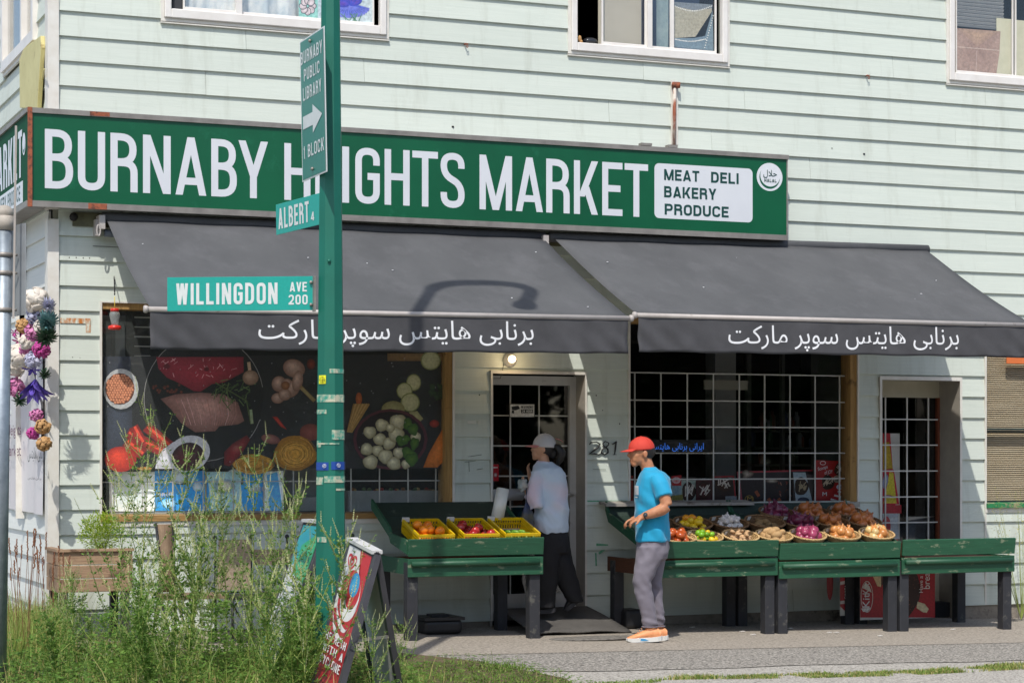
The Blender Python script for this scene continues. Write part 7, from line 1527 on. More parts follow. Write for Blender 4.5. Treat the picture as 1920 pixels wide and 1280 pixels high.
# reddish seed stalks by the side wall
for i in range(30):
    u = rw.uniform(15, 128); Z = rw.uniform(14.9, 16.2); v = rw.uniform(995, 1075); p = pz(u, 1180, Z); p.z = G(p.x, p.y); h = hz(v, Z)-p.z; ln_ = rw.uniform(-.12, .12)
    mb = MB(); top = p+Vector((ln_*h, rw.uniform(-.05, .05), h)); mb.tube([p, p.lerp(top, .5)+Vector((-ln_*.1, 0, 0)), top], [.0028, .002, .0014], 4, cap=False)
    for k in range(12): c = top-(top-p)*(.012*k); mb.ell(c+Vector((rw.uniform(-.004, .004), 0, 0)), .0055, .0055, .008, 5, 4)
    tag(mb.make('seed_stalk', M_rs), 'thin reddish seed stalk standing by the side wall behind the metal post', 'stalk', 'seed stalks by the side wall')
# planter shrub
sc0 = px(190, 1000, -.55); mb = MB(); st = MB()
for k in range(3000):
    a, z = g_.uniform(0, 6.28), g_.uniform(-1, 1); q = (g_.random()**.4); d = Vector((math.sqrt(1-z*z)*math.cos(a), math.sqrt(1-z*z)*math.sin(a), z)); rr = q*(1+.25*noise.noise(d*2.5))
    p = sc0+Vector((d.x*.17, d.y*.15, d.z*.16))*rr; ld = (d+Vector((g_.uniform(-.6, .6), g_.uniform(-.6, .6), .5))).normalized(); leaflet(mb, p, ld, Vector((g_.uniform(-1, 1), g_.uniform(-1, 1), 1)).normalized(), .022, .008)
for k in range(16): a = k*.4; st.tube([sc0+Vector((0, 0, -.24)), sc0+Vector((.08*math.cos(a*3), .07*math.sin(a*3), .05))], [.004, .002], 4)
t = thing('planter_shrub', 'bushy yellow green conifer shrub growing in the timber planter', 'shrub', sc0-Vector((0, 0, .24))); mb.make('foliage', leafmat('shrub leaf', '#7f9a1e', '#a3b83a', .35, 0, 12), t); st.make('stem', M_stem, t)
# wispy plant at the right edge
t = thing('wispy_plant', 'sparse wispy plant with yellow buds by the blind window at the right edge', 'plant', (px(1915, 1100, -.25).x, -.25, G(11.8, -.25))); st, lf = MB(), MB(); b0 = WL[t.name]
for k in range(26):
    a = g_.uniform(0, 6.28); tp = px(g_.uniform(1862, 1965), g_.uniform(905, 1060), -.25+g_.uniform(-.15, .1)); mid = b0.lerp(tp, .6)+Vector((g_.uniform(-.03, .03), 0, .03)); st.tube([b0, mid, tp], [.003, .002, .001], 4, cap=False)
    for j in range(26): q = mid.lerp(tp, g_.random())+Vector((g_.uniform(-.05, .05), g_.uniform(-.04, .04), g_.uniform(-.04, .05))); d = Vector((g_.uniform(-1, 1), g_.uniform(-1, 1), g_.uniform(-.3, 1))).normalized(); leaflet(lf, q, d, Vector((0, -1, .3)), .012, .007)
st.make('stem', M_stem, t); lf.make('foliage', leafmat('yellow bud', '#b0a44a', '#c9bc6a', .3, 0, 20), t)
# ---- the far side of the street, seen only in the window reflections
M_tl_ = leafmat('street tree leaf', '#1f3016', '#34491f', .2, .1, 2); M_bark = mat('bark', '#3a2f26', '#50433a', rough=.9, scale=8, bump=.4)
mb = MB(); g2 = random.Random(12)
for k in range(5200):
    c = Vector((0, 0, 5.2)); d = Vector((g2.gauss(0, 1), g2.gauss(0, 1), g2.gauss(0, 1))).normalized(); rr = g2.random()**.4*(1+.3*noise.noise(d*2)); p = c+Vector((d.x*3.4, d.y*3., d.z*4.0))*rr
    leaflet(mb, p, Vector((g2.uniform(-1, 1), g2.uniform(-1, 1), g2.uniform(-.6, .6))).normalized(), Vector((g2.uniform(-1, 1), g2.uniform(-1, 1), 1)).normalized(), .55, .38)
tm = mb.mesh('crown', M_tl_); mb = MB(); mb.tube([(0, 0, -.4), (.1, 0, 2), (0, .1, 5)], [.28, .2, .1], 9)
for k in range(5): a = k*1.3; mb.tube([(0.05, 0, 2.+k*.4), (1.6*math.cos(a), 1.6*math.sin(a), 4.4+k*.3)], [.1, .04], 6)
tk = mb.mesh('trunk', M_bark)
for i in range(13):
    t = thing('street_tree', 'dark broad street tree across the road, mirrored in the shop windows', 'tree', (-6+i*5.2+g2.uniform(-1, 1), -31-(i % 2)*2.2, -.35), 'trees across the road'); t.rotation_euler = (0, 0, g2.uniform(0, 6)); s = g2.uniform(.95, 1.2); t.scale = (s, s, s)
    place(tm, 'crown', t); place(tk, 'trunk', t)

# a board fence and house fronts behind those trees
M_fn = mat('old fence boards', '#4a3c30', '#5d4d3e', rough=.9, scale=6, stretch=(6, 6, 1), bump=.2)
for i in range(4):
    t = thing('board_fence', 'brown board fence across the road behind the street trees', 'fence', (-10+i*22, -37, -.4), 'fences across the road')
    for k in range(44): MB().box(-10+i*22-11+k*.5, -10+i*22-11+k*.5+.47, -37.02, -36.98, -.4, 1.5+.04*(k % 3)).make('fence_board', M_fn, t)
M_hw = mat('dark house siding', '#4b5048', '#565b52', rough=.8, scale=3); M_rf = mat('dark roof shingle', '#35332f', '#403d38', rough=.9, scale=9)
for i in range(5):
    x = -14+i*17; t = thing('house', 'dark two-storey house across the road behind the street trees', 'house', (x, -46, -.4), 'houses across the road')
    MB().box(x-6, x+6, -52, -43, -.4, 6.2).make('wall', M_hw, t); MB().prism([(x-6.6, -42.4, 6.2), (x-6.6, -47.5, 9.2), (x-6.6, -52.6, 6.2)], (13.2, 0, 0)).make('roof', M_rf, t)
    for wx in (-4, -.8, 2.4):
        for wz in (1, 4): MB().box(x+wx, x+wx+1.6, -43, -42.94, wz, wz+1.2).make('window', M_dark, t)
# ================================================================ PEOPLE
RV, FV = Vector((CA, -SA, 0)), Vector((SA, CA, 0))
M_skin = mat('skin', '#a86c4c', '#c08a66', rough=.55, scale=14, sss=.12, bump=.12, worn='#93553c', wscale=18, wlo=.55, whi=.75)
M_skin2 = mat('fair skin', '#c08e70', '#c99a7c', rough=.5, scale=9, sss=.15)
M_hair = mat('black hair', '#141211', '#1f1b19', rough=.5, scale=50)
def remesh(mb, name, m, vox, sm=4, disp=None):
    me = mb.mesh(name, m); o = bpy.data.objects.new(name, me); COL.objects.link(o)
    r = o.modifiers.new('r', 'REMESH'); r.mode = 'VOXEL'; r.voxel_size = vox; r.use_smooth_shade = True
    s = o.modifiers.new('s', 'SMOOTH'); s.factor = .6; s.iterations = sm
    dg = bpy.context.evaluated_depsgraph_get(); out = bpy.data.meshes.new_from_object(o.evaluated_get(dg)); bpy.data.objects.remove(o)
    out.materials.clear(); out.materials.append(m)
    if disp:
        out.update(); nv = len(out.vertices); co = np.zeros(nv*3); out.vertices.foreach_get('co', co); co = co.reshape(-1, 3); no = np.zeros(nv*3); out.vertex_normals.foreach_get('vector', no); no = no.reshape(-1, 3)
        d = np.array([disp(Vector(c)) for c in co]); co += no*d[:, None]; out.vertices.foreach_set('co', co.reshape(-1))
    for p in out.polygons: p.use_smooth = True
    out.update(); return out
class Person:
    def __init__(s, u0, v0, base, sc, label):
        s.u0, s.v0, s.s = u0, v0, sc; s.t = thing('person', label, 'person', base); s.t.rotation_euler = (0, 0, -ALPHA)
    def p(s, u, v, d=0.): return Vector(((u-s.u0)*s.s, d, (s.v0-v)*s.s))
    def loft(s, mb, secs, seg=20):      # (v, centre u, half width in px, half depth m, depth centre)
        vs = []
        for v, c, rx, ry, dy in secs:
            for k in range(seg):
                a = 2*PI*k/seg; ca, sa = math.cos(a), math.sin(a); e = .85; vs.append(s.p(c, v, dy)+Vector((rx*s.s*math.copysign(abs(ca)**e, ca), ry*math.copysign(abs(sa)**e, sa), 0)))
        n = len(secs); fs = [(i*seg+k, i*seg+(k+1) % seg, (i+1)*seg+(k+1) % seg, (i+1)*seg+k) for i in range(n-1) for k in range(seg)]+[list(range(seg))[::-1], list(range((n-1)*seg, n*seg))]
        mb.add(vs, fs)
    def part(s, me, nm, label=None): return place(me, nm, s.t, label=label)
def folds(a, sc_=(9, 9, 22), k=0):
    return lambda p: a*(noise.noise((p.x*sc_[0]+p.z*6+k, p.y*sc_[1], p.z*sc_[2]))+.5*noise.noise((p.x*sc_[0]*2.3-p.z*9, p.y*sc_[1]*2, p.z*sc_[2]*1.9+k)))
def hand(mb, P_, w, f, up, near, curl=.6, sc=1.):
    """w wrist point, f direction of the fingers, up back of the hand"""
    f, up = f.normalized(), up.normalized(); sd = f.cross(up).normalized(); up = sd.cross(f)
    M3 = Matrix((f, sd, up)).transposed()
    mb.ell(w+f*.045*sc, .052*sc, .039*sc, .017*sc, 12, 8, M=M3)
    mb.tube([w-f*.03, w+f*.03*sc], [.027, .027*sc], 10)
    for k, (o, L_) in enumerate(((-.029, .062), (-.010, .074), (.010, .070), (.028, .055))):
        b = w+f*.075*sc+sd*o*sc; c1 = b+(f*math.cos(curl*.5)-up*math.sin(curl*.5))*L_*.45*sc; c2 = c1+(f*math.cos(curl*1.5)-up*math.sin(curl*1.5))*L_*.32*sc; c3 = c2+(f*math.cos(curl*2.4)-up*math.sin(curl*2.4))*L_*.25*sc
        mb.tube([b-f*.03*sc, b, c1, c2, c3], [.0095*sc, .0098*sc, .009*sc, .0082*sc, .0062*sc], 8)
    b = w+f*.02*sc-sd*.03*sc*near; t1 = b+(f*.7-sd*near*.6-up*.35).normalized()*.036*sc; t2 = t1+(f*.95-sd*near*.15-up*.4).normalized()*.03*sc
    mb.tube([w+f*.01*sc, b, t1, t2], [.016*sc, .014*sc, .0105*sc, .0075*sc], 8)
def shoe(P_, toe, heel, top, dw, mats_, lab, lift=0., dy=0., pitch=0.):
    """toe, heel, top in pixels"""
    a, b = P_.p(toe[0], toe[1], dy), P_.p(heel[0], heel[1], dy); L_ = (b-a).length; ex = (b-a).normalized(); ez = Vector((0, 1, 0)).cross(ex)*-1
    if ez.z < 0: ez = -ez
    def q(x, y, z): return a+ex*x*L_+Vector((0, 1, 0))*y+ez*z
    up = MB(); prof = [(.03, .028, .030), (.12, .040, .040), (.28, .046, .058), (.45, .046, .078), (.6, .044, .098), (.75, .042, .105), (.9, .036, .098), (.975, .028, .075)]; vs = []; seg = 16
    for x, hw, ht in prof:
        for k in range(seg): an = 2*PI*k/seg; vs.append(q(x, hw*dw*math.cos(an), .022+(ht-.012)/2+(ht-.012)/2*math.sin(an)))
    up.add(vs, [(i*seg+k, i*seg+(k+1) % seg, (i+1)*seg+(k+1) % seg, (i+1)*seg+k) for i in range(len(prof)-1) for k in range(seg)]+[list(range(seg)), list(range(len(vs)-seg, len(vs)))[::-1]], 0, True)
    sh = bpy.data.objects.new('shoe', None); COL.objects.link(sh); sh.parent = P_.t
    if lab: sh['label'] = lab
    place(up.mesh('upper', mats_[0]), 'upper', sh)
    so_ = MB(); out = [(0, .2), (.04, .65), (.14, .95), (.3, 1.02), (.5, .86), (.7, .86), (.88, .86), (.97, .6), (1.01, .2)]; low, hi = [], []; ring_ = [(x, w_) for x, w_ in out]+[(x, -w_) for x, w_ in out[::-1]]
    n = len(ring_); vs = [q(x, .05*w_*dw, .016*max(0, (.16-x)/.16)*.9+.012*max(0, (x-.85)/.16)) for x, w_ in ring_]+[q(x, .053*w_*dw, .03+.012*abs(x-.35)+.018*max(0, x-.6)) for x, w_ in ring_]
    so_.add(vs, [list(range(n))[::-1], list(range(n, 2*n))]+[(i, (i+1) % n, n+(i+1) % n, n+i) for i in range(n)], 0); place(so_.mesh('sole', mats_[1]), 'sole', sh)
    if len(mats_) > 2:
        ac = MB(); 
        for sd in (-1, 1): ac.add([q(.28, sd*.0505*dw, .012), q(.62, sd*.0465*dw, .012), q(.5, sd*.0475*dw, .03), q(.36, sd*.0515*dw, .034)], [(0, 1, 2, 3)])
        place(ac.mesh('sole_accent', mats_[2]), 'sole_accent', sh)
        lc = MB()
        for k in range(5): x = .33+.055*k; z = .022+.052+.02*k*.75; lc.tube([q(x, -.028*dw, z), q(x-.01, 0, z+.008), q(x, .028*dw, z)], .0025, 5)
        place(lc.mesh('laces', mats_[3]), 'laces', sh)
    return sh
# ---------------- the man
bm = px(1213, 1199, -1.38); ZM = (bm.y+DIST)*CA+bm.x*SA; bm.z = G(bm.x, bm.y)
m = Person(1213, 1199, bm, ZM/FPX, 'man in red cap, bright blue T-shirt and grey trousers standing by the onion stalls'); p = m.p
body = MB()
m.loft(body, [(1010, 1224, 24, .13, 0), (950, 1223, 25, .14, 0), (905, 1225, 26, .16, 0), (892, 1224, 18, .12, 0), (880, 1218, 12, .06, 0)])
body.tube([p(1219, 890), p(1214, 872), p(1208, 856)], [.062, .054, .055], 14)
body.ell(p(1205, 840), .094, .074, .098, 18, 12); body.ell(p(1197, 856), .068, .058, .058, 16, 10); body.ell(p(1190, 867), .030, .036, .026, 12, 8); body.ell(p(1186, 846), .026, .05, .045, 12, 8)
body.tube([p(1184.5, 840), p(1180, 848), p(1177, 852)], [.010, .014, .013], 10); body.ell(p(1180, 853), .012, .019, .009, 8, 6)
body.ell(p(1182.5, 860), .012, .026, .008, 10, 6); body.ell(p(1183.5, 864), .012, .022, .007, 10, 6); body.ell(p(1184, 839), .014, .05, .010, 10, 6)
for sd in (-1, 1):
    body.ell(p(1209, 849, sd*.076), .020, .010, .034, 10, 8); body.ell(p(1195, 851, sd*.045), .03, .02, .025, 10, 8)
# near arm, far arm
body.tube([p(1229, 899, -.13), p(1240, 920, -.205), p(1247, 944, -.225)], [.045, .052, .047], 14)
body.tube([p(1247, 944, -.225), p(1238, 951, -.225), p(1220, 958, -.22), p(1203, 963.5, -.21)], [.047, .05, .042, .030], 14)
hand(body, m, p(1201, 965, -.21), Vector((-1, .05, -.42)), Vector((-.42, -.25, 1)), 1, .62, 1.02)
body.tube([p(1226, 892, .16), p(1226, 920, .2), p(1228, 948, .2)], [.055, .05, .042], 12)
body.tube([p(1228, 948, .2), p(1208, 958, .14), p(1194, 968, .05)], [.042, .038, .028], 12)
hand(body, m, p(1192, 970, .04), Vector((-1, -.35, -.35)), Vector((-.3, .3, 1)), -1, .7, 1.)
for dy, U in ((-.08, ((1222, 1010), (1203, 1085), (1214, 1130), (1217, 1176))), (.08, ((1228, 1010), (1228, 1085), (1233, 1130), (1239, 1180)))): body.tube([p(u, v, dy) for u, v in U], [.075, .055, .05, .035], 12)
m.part(remesh(body, 'body', M_skin, .0075, 3), 'body')
mb = MB()
for sd in (-1, 1): mb.ell(p(1184.5, 846, sd*.032), .008, .013, .006, 8, 6)
m.part(mb.mesh('eye', mat('dark eye', '#201612', rough=.2)), 'eyes')
mb = MB()
for sd in (-1, 1): mb.tube([p(1184, 842.2, sd*.018), p(1183.3, 841.5, sd*.035), p(1186, 842.2, sd*.052)], [.002, .0034, .002], 6)
m.part(mb.mesh('eyebrows', M_hair), 'eyebrows')
hair = MB(); hair.ell(p(1208.5, 843), .093, .078, .078, 18, 12)
hm = remesh(hair, 'hair', M_hair, .008, 1); 
# keep only the back and sides of the hair
bmh = bmesh.new(); bmh.from_mesh(hm); bmesh.ops.delete(bmh, geom=[v for v in bmh.verts if v.co.x < p(1205, 0).x-.006 or v.co.z < p(0, 857).z+max(0, (p(1214, 0).x-v.co.x))*1.1], context='VERTS'); bmh.to_mesh(hm); bmh.free(); m.part(hm, 'hair')
M_cap = mat('red cap cloth', '#c2382c', '#cb4234', rough=.8, scale=8, bump=.15, bscale=200)
def cap(P_, c, rx, ry, rz, brim, mcap, mbrim, tilt=0., strap=None):
    mb = MB(); Mt = Matrix.Rotation(tilt, 3, 'Y'); prof = [(math.cos(a), math.sin(a)) for a in [R(x) for x in (-8, 0, 12, 25, 38, 50, 62, 74, 84, 90)]]; prof[-1] = (.001, 1)
    mb.lathe(prof, c, 28, M=Mt @ Matrix.Diagonal((rx, ry, rz))); o = P_.part(mb.mesh('crown', mcap), 'cap_crown'); s = o.modifiers.new('t', 'SOLIDIFY'); s.thickness = .004
    mb = MB()
    for k in range(3):
        a0 = k*PI/3+.15; mb.tube([c+Mt @ Vector((rx*1.008*math.cos(e)*math.cos(a0), ry*1.008*math.cos(e)*math.sin(a0), rz*1.008*math.sin(e))) for e in [PI*j/16 for j in range(17)]], .0016, 4, cap=False)
    mb.ell(c+Mt @ Vector((0, 0, rz)), .008, .008, .005, 8, 5); P_.part(mb.mesh('seams', mcap), 'cap_seams')
    mb = MB(); n = 14; vs = []
    for j in range(7):
        for i in range(n+1):
            a = PI-R(66)+R(132)*i/n; f = j/6; r0x, r0y = rx*.99, ry*.99; x0, y0 = r0x*math.cos(a), r0y*math.sin(a); ext = brim*math.cos((a-PI))**.8*f
            vs.append(c+Mt @ Vector((x0-ext, y0*(1-.12*f), -.004-.20*ext*1.0-1.6*(y0*y0)*f*1.2)))
    mb.add(vs, [(j*(n+1)+i, j*(n+1)+i+1, (j+1)*(n+1)+i+1, (j+1)*(n+1)+i) for j in range(6) for i in range(n)], 0, True); o = P_.part(mb.mesh('brim', mbrim), 'cap_brim'); s = o.modifiers.new('t', 'SOLIDIFY'); s.thickness = .005
cap(m, p(1203, 838), .108, .087, .098, .072, M_cap, M_cap, -.06)
sh = MB()
m.loft(sh, [(1012, 1223, 33, .175, 0), (990, 1223, 33.5, .18, 0), (960, 1222.5, 33, .175, 0), (930, 1223.5, 33.5, .18, 0), (908, 1225, 33, .19, 0), (893, 1226, 30, .185, 0), (883, 1223, 23, .15, 0), (877, 1219, 15, .09, 0), (872, 1216, 13.5, .066, 0)])
sh.tube([p(1229, 894, -.13), p(1236, 908, -.18), p(1242, 928, -.213)], [.078, .077, .07], 16); sh.tube([p(1226, 894, .13), p(1226, 908, .19), p(1227, 930, .21)], [.078, .074, .068], 16)
M_blu = mat('bright blue T-shirt', '#0a9ac4', '#0f8fb8', rough=.75, scale=3, sheen=.2)
def sdisp(q):
    z = q.z; x = q.x
    s_ = max(0, min(1, (p(0, 900).z-z)/.15)); d = .007*noise.noise((x*5+z*4, q.y*5, z*4))+s_*(.010*noise.noise((x*9+z*9, q.y*7, z*3.5))-.009*abs(noise.noise((x*7+z*11+1.7, q.y*8, z*2.5)))); hemf = max(0, 1-abs(z-p(0, 1000).z)/.16)
    return d+hemf*.009*math.sin(x*38+q.y*22+z*16)
m.part(remesh(sh, 'shirt', M_blu, .0085, 5, sdisp), 't_shirt')
# chest print on the front, small mark on the sleeve
mb = MB()
for k, ch in enumerate('MAZI'):
    pass
n = 6
def chest(a, b): return Vector(((1190.2-1213)*m.s-.004+.028*(abs(a+.02)/.12)**2, a, (1199-905)*m.s-b))
vs = [chest(-.15+.24*i/n, .17*j/3) for j in range(4) for i in range(n+1)]
for a0, a1 in ((-.135, -.115), (-.105, -.085), (-.075, -.055), (-.045, -.02), (-.008, .012), (.025, .045)): mb.add([chest(a0, .01), chest(a1, .01), chest(a1, .085), chest(a0, .085)], [(0, 1, 2, 3)])
for a0, a1 in ((-.12, -.06), (-.045, .01)): mb.add([chest(a0, .10), chest(a1, .10), chest(a1, .107), chest(a0, .107)], [(0, 1, 2, 3)])
mb.add([chest(-.135, .01), chest(-.05, .01), chest(-.05, .026), chest(-.135, .026)], [(0, 1, 2, 3)]); m.part(mb.mesh('chest_print', M_txt), 'chest_print')
pants = MB()
m.loft(pants, [(1000, 1224, 30, .16, 0), (1015, 1224, 31, .165, 0), (1032, 1223.5, 30.5, .165, 0), (1045, 1222, 29, .15, 0)])
m.loft(pants, [(1020, 1219, 27, .10, -.075), (1045, 1214, 24.5, .10, -.08), (1070, 1207, 21.5, .092, -.085), (1087, 1202.5, 19, .083, -.085), (1105, 1205, 17.3, .076, -.085), (1130, 1211, 16.2, .068, -.085), (1155, 1216, 15.5, .062, -.085), (1166, 1217.5, 16.5, .06, -.085), (1171, 1217.5, 14, .052, -.085)])
m.loft(pants, [(1020, 1228, 26, .10, .075), (1050, 1228, 21, .095, .08), (1087, 1226, 17, .082, .08), (1130, 1232, 14, .07, .08), (1160, 1236, 12.5, .062, .08), (1172, 1237, 11, .05, .08)])
M_gry = mat('grey trousers', '#77727c', '#6d6872', rough=.8, scale=4, sheen=.1)
def pdisp(q):
    kn = max(0, 1-abs(q.z-p(0, 1092).z)/.17); an = max(0, 1-abs(q.z-p(0, 1160).z)/.12); hp = max(0, 1-abs(q.z-p(0, 1035).z)/.16)
    return .006*noise.noise((q.x*7+q.z*3, q.y*7, q.z*4))-.010*abs(noise.noise((q.x*11+q.z*6, q.y*8+q.z*3, q.z*3)))+.003*noise.noise((q.x*12-q.z*14, q.y*9, q.z*14))+kn*.008*math.sin(q.z*48+q.x*50+3*noise.noise(q*5))*(.3+1.2*noise.noise(q*7+Vector((3, 0, 0))))+an*.005*math.sin(q.z*95+q.x*22+q.y*15)*(.5+noise.noise(q*8))+hp*.005*math.sin(q.z*30-q.x*48+3*noise.noise(q*5))
m.part(remesh(pants, 'trousers', M_gry, .0085, 4, pdisp), 'trousers')
mb = MB(); mb.tube([p(1217.5+14.6*math.cos(a), 1170, -.085+.054*math.sin(a)) for a in [2*PI*i/16 for i in range(17)]], .006, 6, cap=False); mb.tube([p(1237+11*math.cos(a), 1172, .08+.05*math.sin(a)) for a in [2*PI*i/16 for i in range(17)]], .006, 6, cap=False); m.part(mb.mesh('cuffs', M_gry), 'cuffs')
M_org = mat('peach shoe mesh', '#d98a5a', '#e6a06e', rough=.6, scale=30, bump=.2); M_ws = mat('white shoe foam', '#d8d8d4', rough=.5); M_sb = mat('shoe blue', '#3f8fbf', rough=.5)
shoe(m, (1173, 1199), (1240, 1197), None, 1.05, (M_org, M_ws, M_sb, M_org), None, dy=-.09)
shoe(m, (1192, 1200), (1254, 1199), None, 1.0, (M_org, M_ws, M_sb, M_org), None, dy=.075)
wt = MB(); c = p(1206.5, 962.8, -.21); ax = (p(1247, 944, -.225)-p(1203, 963.5, -.21)).normalized()
wt.tube([c-ax*.011, c+ax*.011], .0325, 18); wo = m.part(wt.mesh('wrist_watch', M_blk), 'wrist_watch')
wf = MB(); upv = Vector((0, -1, .3)).normalized(); wf.tube([c+upv*.028, c+upv*.042], .018, 14); place(wf.mesh('watch_face', mat('watch face', '#3c4248', rough=.15)), 'watch_face', wo)
# ---------------- the woman
Yw = -.43; bw_ = px(1035, 1147, Yw); ZW_ = (bw_.y+DIST)*CA+bw_.x*SA
w_ = Person(1035, 1147, bw_, ZW_/FPX, 'woman in pale cap, loose pale blue shirt and black trousers entering the shop door'); p = w_.p
body = MB()
w_.loft(body, [(1005, 1034, 24, .11, 0), (960, 1033, 22, .1, 0), (900, 1029, 24, .11, 0), (880, 1026, 22, .1, 0), (868, 1022, 12, .05, 0)])
body.tube([p(1024, 882), p(1021, 866), p(1017, 850)], [.05, .044, .045], 12)
body.ell(p(1018, 836, 0), .088, .078, .098, 18, 12); body.ell(p(1009, 850, .01), .055, .05, .052, 14, 10); body.ell(p(1003, 858, .015), .024, .026, .02, 10, 8); body.tube([p(999.5, 838, .02), p(997, 843, .025), p(995.5, 845, .025)], [.008, .011, .008], 8); body.ell(p(999, 851, .02), .012, .02, .010, 8, 6)
body.ell(p(1019, 842, -.076), .016, .009, .028, 10, 8); body.ell(p(1003, 842, .0), .025, .05, .03, 10, 8)
body.tube([p(1009, 884, -.09), p(1003, 915, -.13), p(1001, 944, -.15)], [.048, .042, .038], 12); body.tube([p(1001, 944, -.15), p(993, 930, -.14), p(987, 918, -.12)], [.038, .033, .023], 12)
hand(body, w_, p(986.5, 916, -.12), Vector((-.5, .1, 1)), Vector((-1, -.5, -.3)), 1, .5, .85)
body.tube([p(1030, 886, .12), p(1012, 915, .2), p(998, 905, .18), p(994, 893, .14)], [.045, .036, .027, .022], 12); hand(body, w_, p(994, 891, .14), Vector((-.3, -.2, 1)), Vector((-1, .3, 0)), -1, .5, .8)
body.tube([p(1030, 1010, -.03), p(1024, 1080, -.04), p(1023, 1140, -.04)], [.075, .055, .035], 12); body.tube([p(1040, 1010, .05), p(1056, 1070, .05), p(1080, 1126, .05)], [.075, .055, .035], 12)
w_.part(remesh(body, 'body', M_skin2, .0075, 3), 'body')
hair = MB(); hair.ell(p(1022, 838), .088, .082, .09, 18, 12); hair.ell(p(1037, 848), .045, .04, .05, 12, 8); hm = remesh(hair, 'hair', M_hair, .008, 1)
bmh = bmesh.new(); bmh.from_mesh(hm); bmesh.ops.delete(bmh, geom=[v for v in bmh.verts if v.co.x < p(1013, 0).x or (v.co.z < p(0, 860).z+max(0, (p(1034, 0).x-v.co.x))*.7)], context='VERTS'); bmh.to_mesh(hm); bmh.free(); w_.part(hm, 'hair')
mb = MB(); mb.tube([p(1036, 836, -.02), p(1046, 838, -.03), p(1053, 848, -.03), p(1050, 862, -.02), p(1043, 876, -.01)], [.022, .032, .038, .03, .006], 10); mb.v = [q+Vector((.004*noise.noise(q*60), .004*noise.noise(q*70), 0)) for q in mb.v]; w_.part(mb.mesh('ponytail', M_hair), 'ponytail')
cap(w_, p(1021, 835), .10, .088, .103, .07, mat('pale grey cap cloth', '#b9b5b3', '#c4c0be', rough=.8, scale=8), mat('dusty pink cap brim', '#b5706c', '#c07c78', rough=.8, scale=8), .06)
mb = MB(); mb.tube([p(1042, 822, -.02), p(1052, 825, -.01), p(1056, 829, .0)], [.012, .009, .004], 6, flat=.4); w_.part(mb.mesh('cap_strap', mat('dusty pink cap brim', '#b5706c')), 'cap_strap')
sh = MB()
w_.loft(sh, [(1000, 1036, 31, .14, 0), (988, 1034, 35, .155, 0), (960, 1033.5, 33, .15, 0), (930, 1033, 32, .145, 0), (903, 1031, 32.5, .15, 0), (888, 1029.5, 31, .15, 0), (877, 1027, 27, .13, 0), (870, 1024, 19, .09, 0), (864, 1021, 13, .06, 0)])
sh.tube([p(1009, 886, -.07), p(1004, 908, -.11), p(1001, 930, -.14), p(1003, 950, -.15)], [.072, .07, .068, .058], 14); sh.tube([p(1003, 952, -.15), p(995, 938, -.145), p(989, 926, -.13)], [.058, .05, .036], 14)
sh.tube([p(1040, 886, .09), p(1030, 915, .18), p(1008, 915, .19)], [.07, .06, .05], 12)
M_shw = mat('pale blue and pink shirt', '#c3d0de', '#dcc6cf', rough=.8, scale=3.0, contrast=.1, detail=1, sheen=.1)
def wdisp(q): return -.006*abs(noise.noise((q.x*22+q.z*16, q.y*10, q.z*10)))+.017*noise.noise((q.x*7+q.z*6, q.y*7, q.z*5))+.007*noise.noise((q.x*16-q.z*9, q.y*10, q.z*11))+max(0, 1-abs(q.z-p(0, 955).z)/.14)*.008*math.sin(q.z*40+q.x*34)
w_.part(remesh(sh, 'shirt', M_shw, .0085, 5, wdisp), 'shirt')
mb = MB(); mb.tube([p(1021+14*math.cos(a)*.9, 866+1.5*math.cos(a), .062*math.sin(a)) for a in [2*PI*i/18 for i in range(19)]], .011, 8, cap=False, flat=.6); w_.part(mb.mesh('collar', M_shw), 'collar')
pants = MB(); w_.loft(pants, [(985, 1034, 30, .13, 0), (1005, 1035, 33, .145, 0), (1022, 1036, 33, .145, 0), (1036, 1037, 31, .13, 0)])
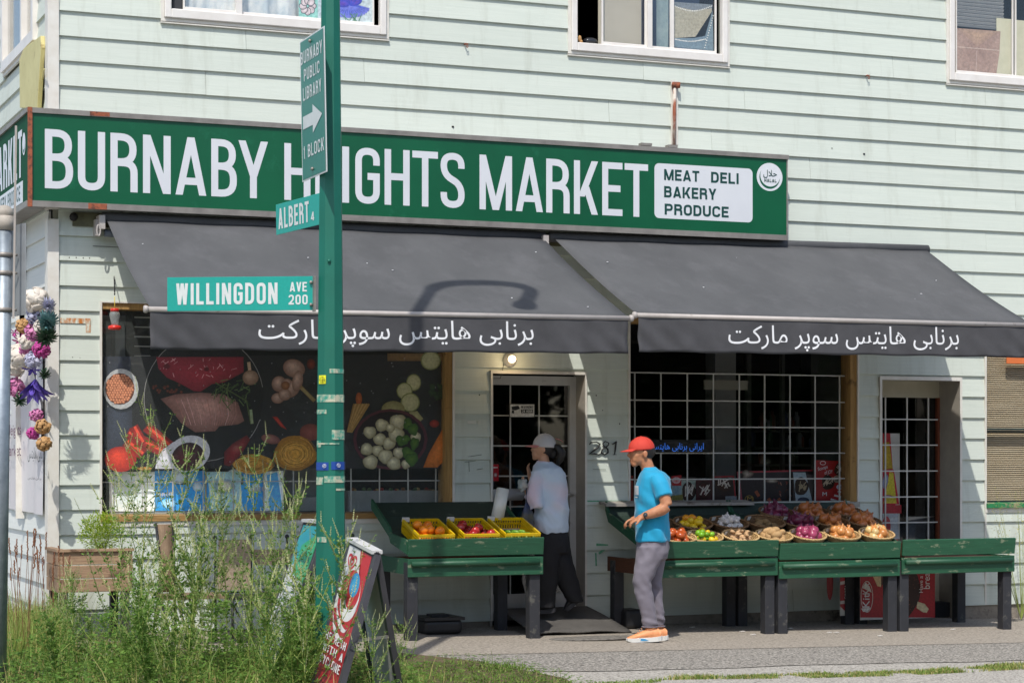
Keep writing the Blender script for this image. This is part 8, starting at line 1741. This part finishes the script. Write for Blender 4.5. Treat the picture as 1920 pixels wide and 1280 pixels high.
w_.loft(pants, [(1012, 1028, 25, .11, -.04), (1045, 1026, 24, .11, -.045), (1085, 1024, 22, .1, -.045), (1120, 1023, 20, .09, -.045), (1139, 1023, 19, .08, -.045)])
w_.loft(pants, [(1012, 1043, 25, .11, .045), (1045, 1048, 25, .11, .05), (1075, 1057, 23, .1, .05), (1100, 1067, 20, .09, .05), (1120, 1076, 17, .08, .05), (1129, 1080, 16, .075, .05)])
w_.part(remesh(pants, 'trousers', mat('black trousers', '#121216', '#19191d', rough=.8, scale=5), .009, 4, folds(.011, (8, 8, 5))), 'trousers')
M_bs = mat('black shoe leather', '#17181c', rough=.35); M_bsl = mat('dark shoe sole', '#2c2c30', rough=.6); M_lace = mat('grey laces', '#8c8ca0', rough=.6)
shoe(w_, (1002, 1149), (1042, 1147), None, .95, (M_bs, M_bsl, M_bsl, M_lace), None, dy=-.045)
shoe(w_, (1060, 1149), (1095, 1122), None, .95, (M_bs, M_bsl, M_bsl, M_lace), None, dy=.05)
# what she carries
mb = MB(); n = 10; vs = []
B0_ = bw_
def WP_(u, v, d): q = w_.p(u, v, d); return bw_+RV*q.x+FV*q.y+Vector((0, 0, q.z))
mb.tube([WP_(984, 914, -.16), WP_(988, 940, -.17), WP_(990, 960, -.17), WP_(987, 985, -.17), WP_(992, 1000, -.17)], [.006, .012, .045, .07, .05], 12, mi=0, flat=.5); mb.v = [q+Vector((noise.noise(q*22)*.02, noise.noise(q*25)*.02, 0)) for q in mb.v]
tag(mb.make('carrier_bag', mat('blue and yellow bag plastic', '#16244f', '#5d5636', rough=.35, scale=5, contrast=.05)), 'dark blue and yellow plastic bag held by the woman at the door', 'bag')
mb = MB(); mb.ell(WP_(980, 909, -.15), .045, .035, .05, 14, 10); mb.v = [q+Vector((noise.noise(q*50), noise.noise(q*45), noise.noise(q*60)))*.03 for q in mb.v]
tag(mb.make('crumpled_bag', mat_glass('clear film', (.9, .9, .9), haze=.45)), 'crumpled clear plastic bag in the raised hand of the woman', 'bag')
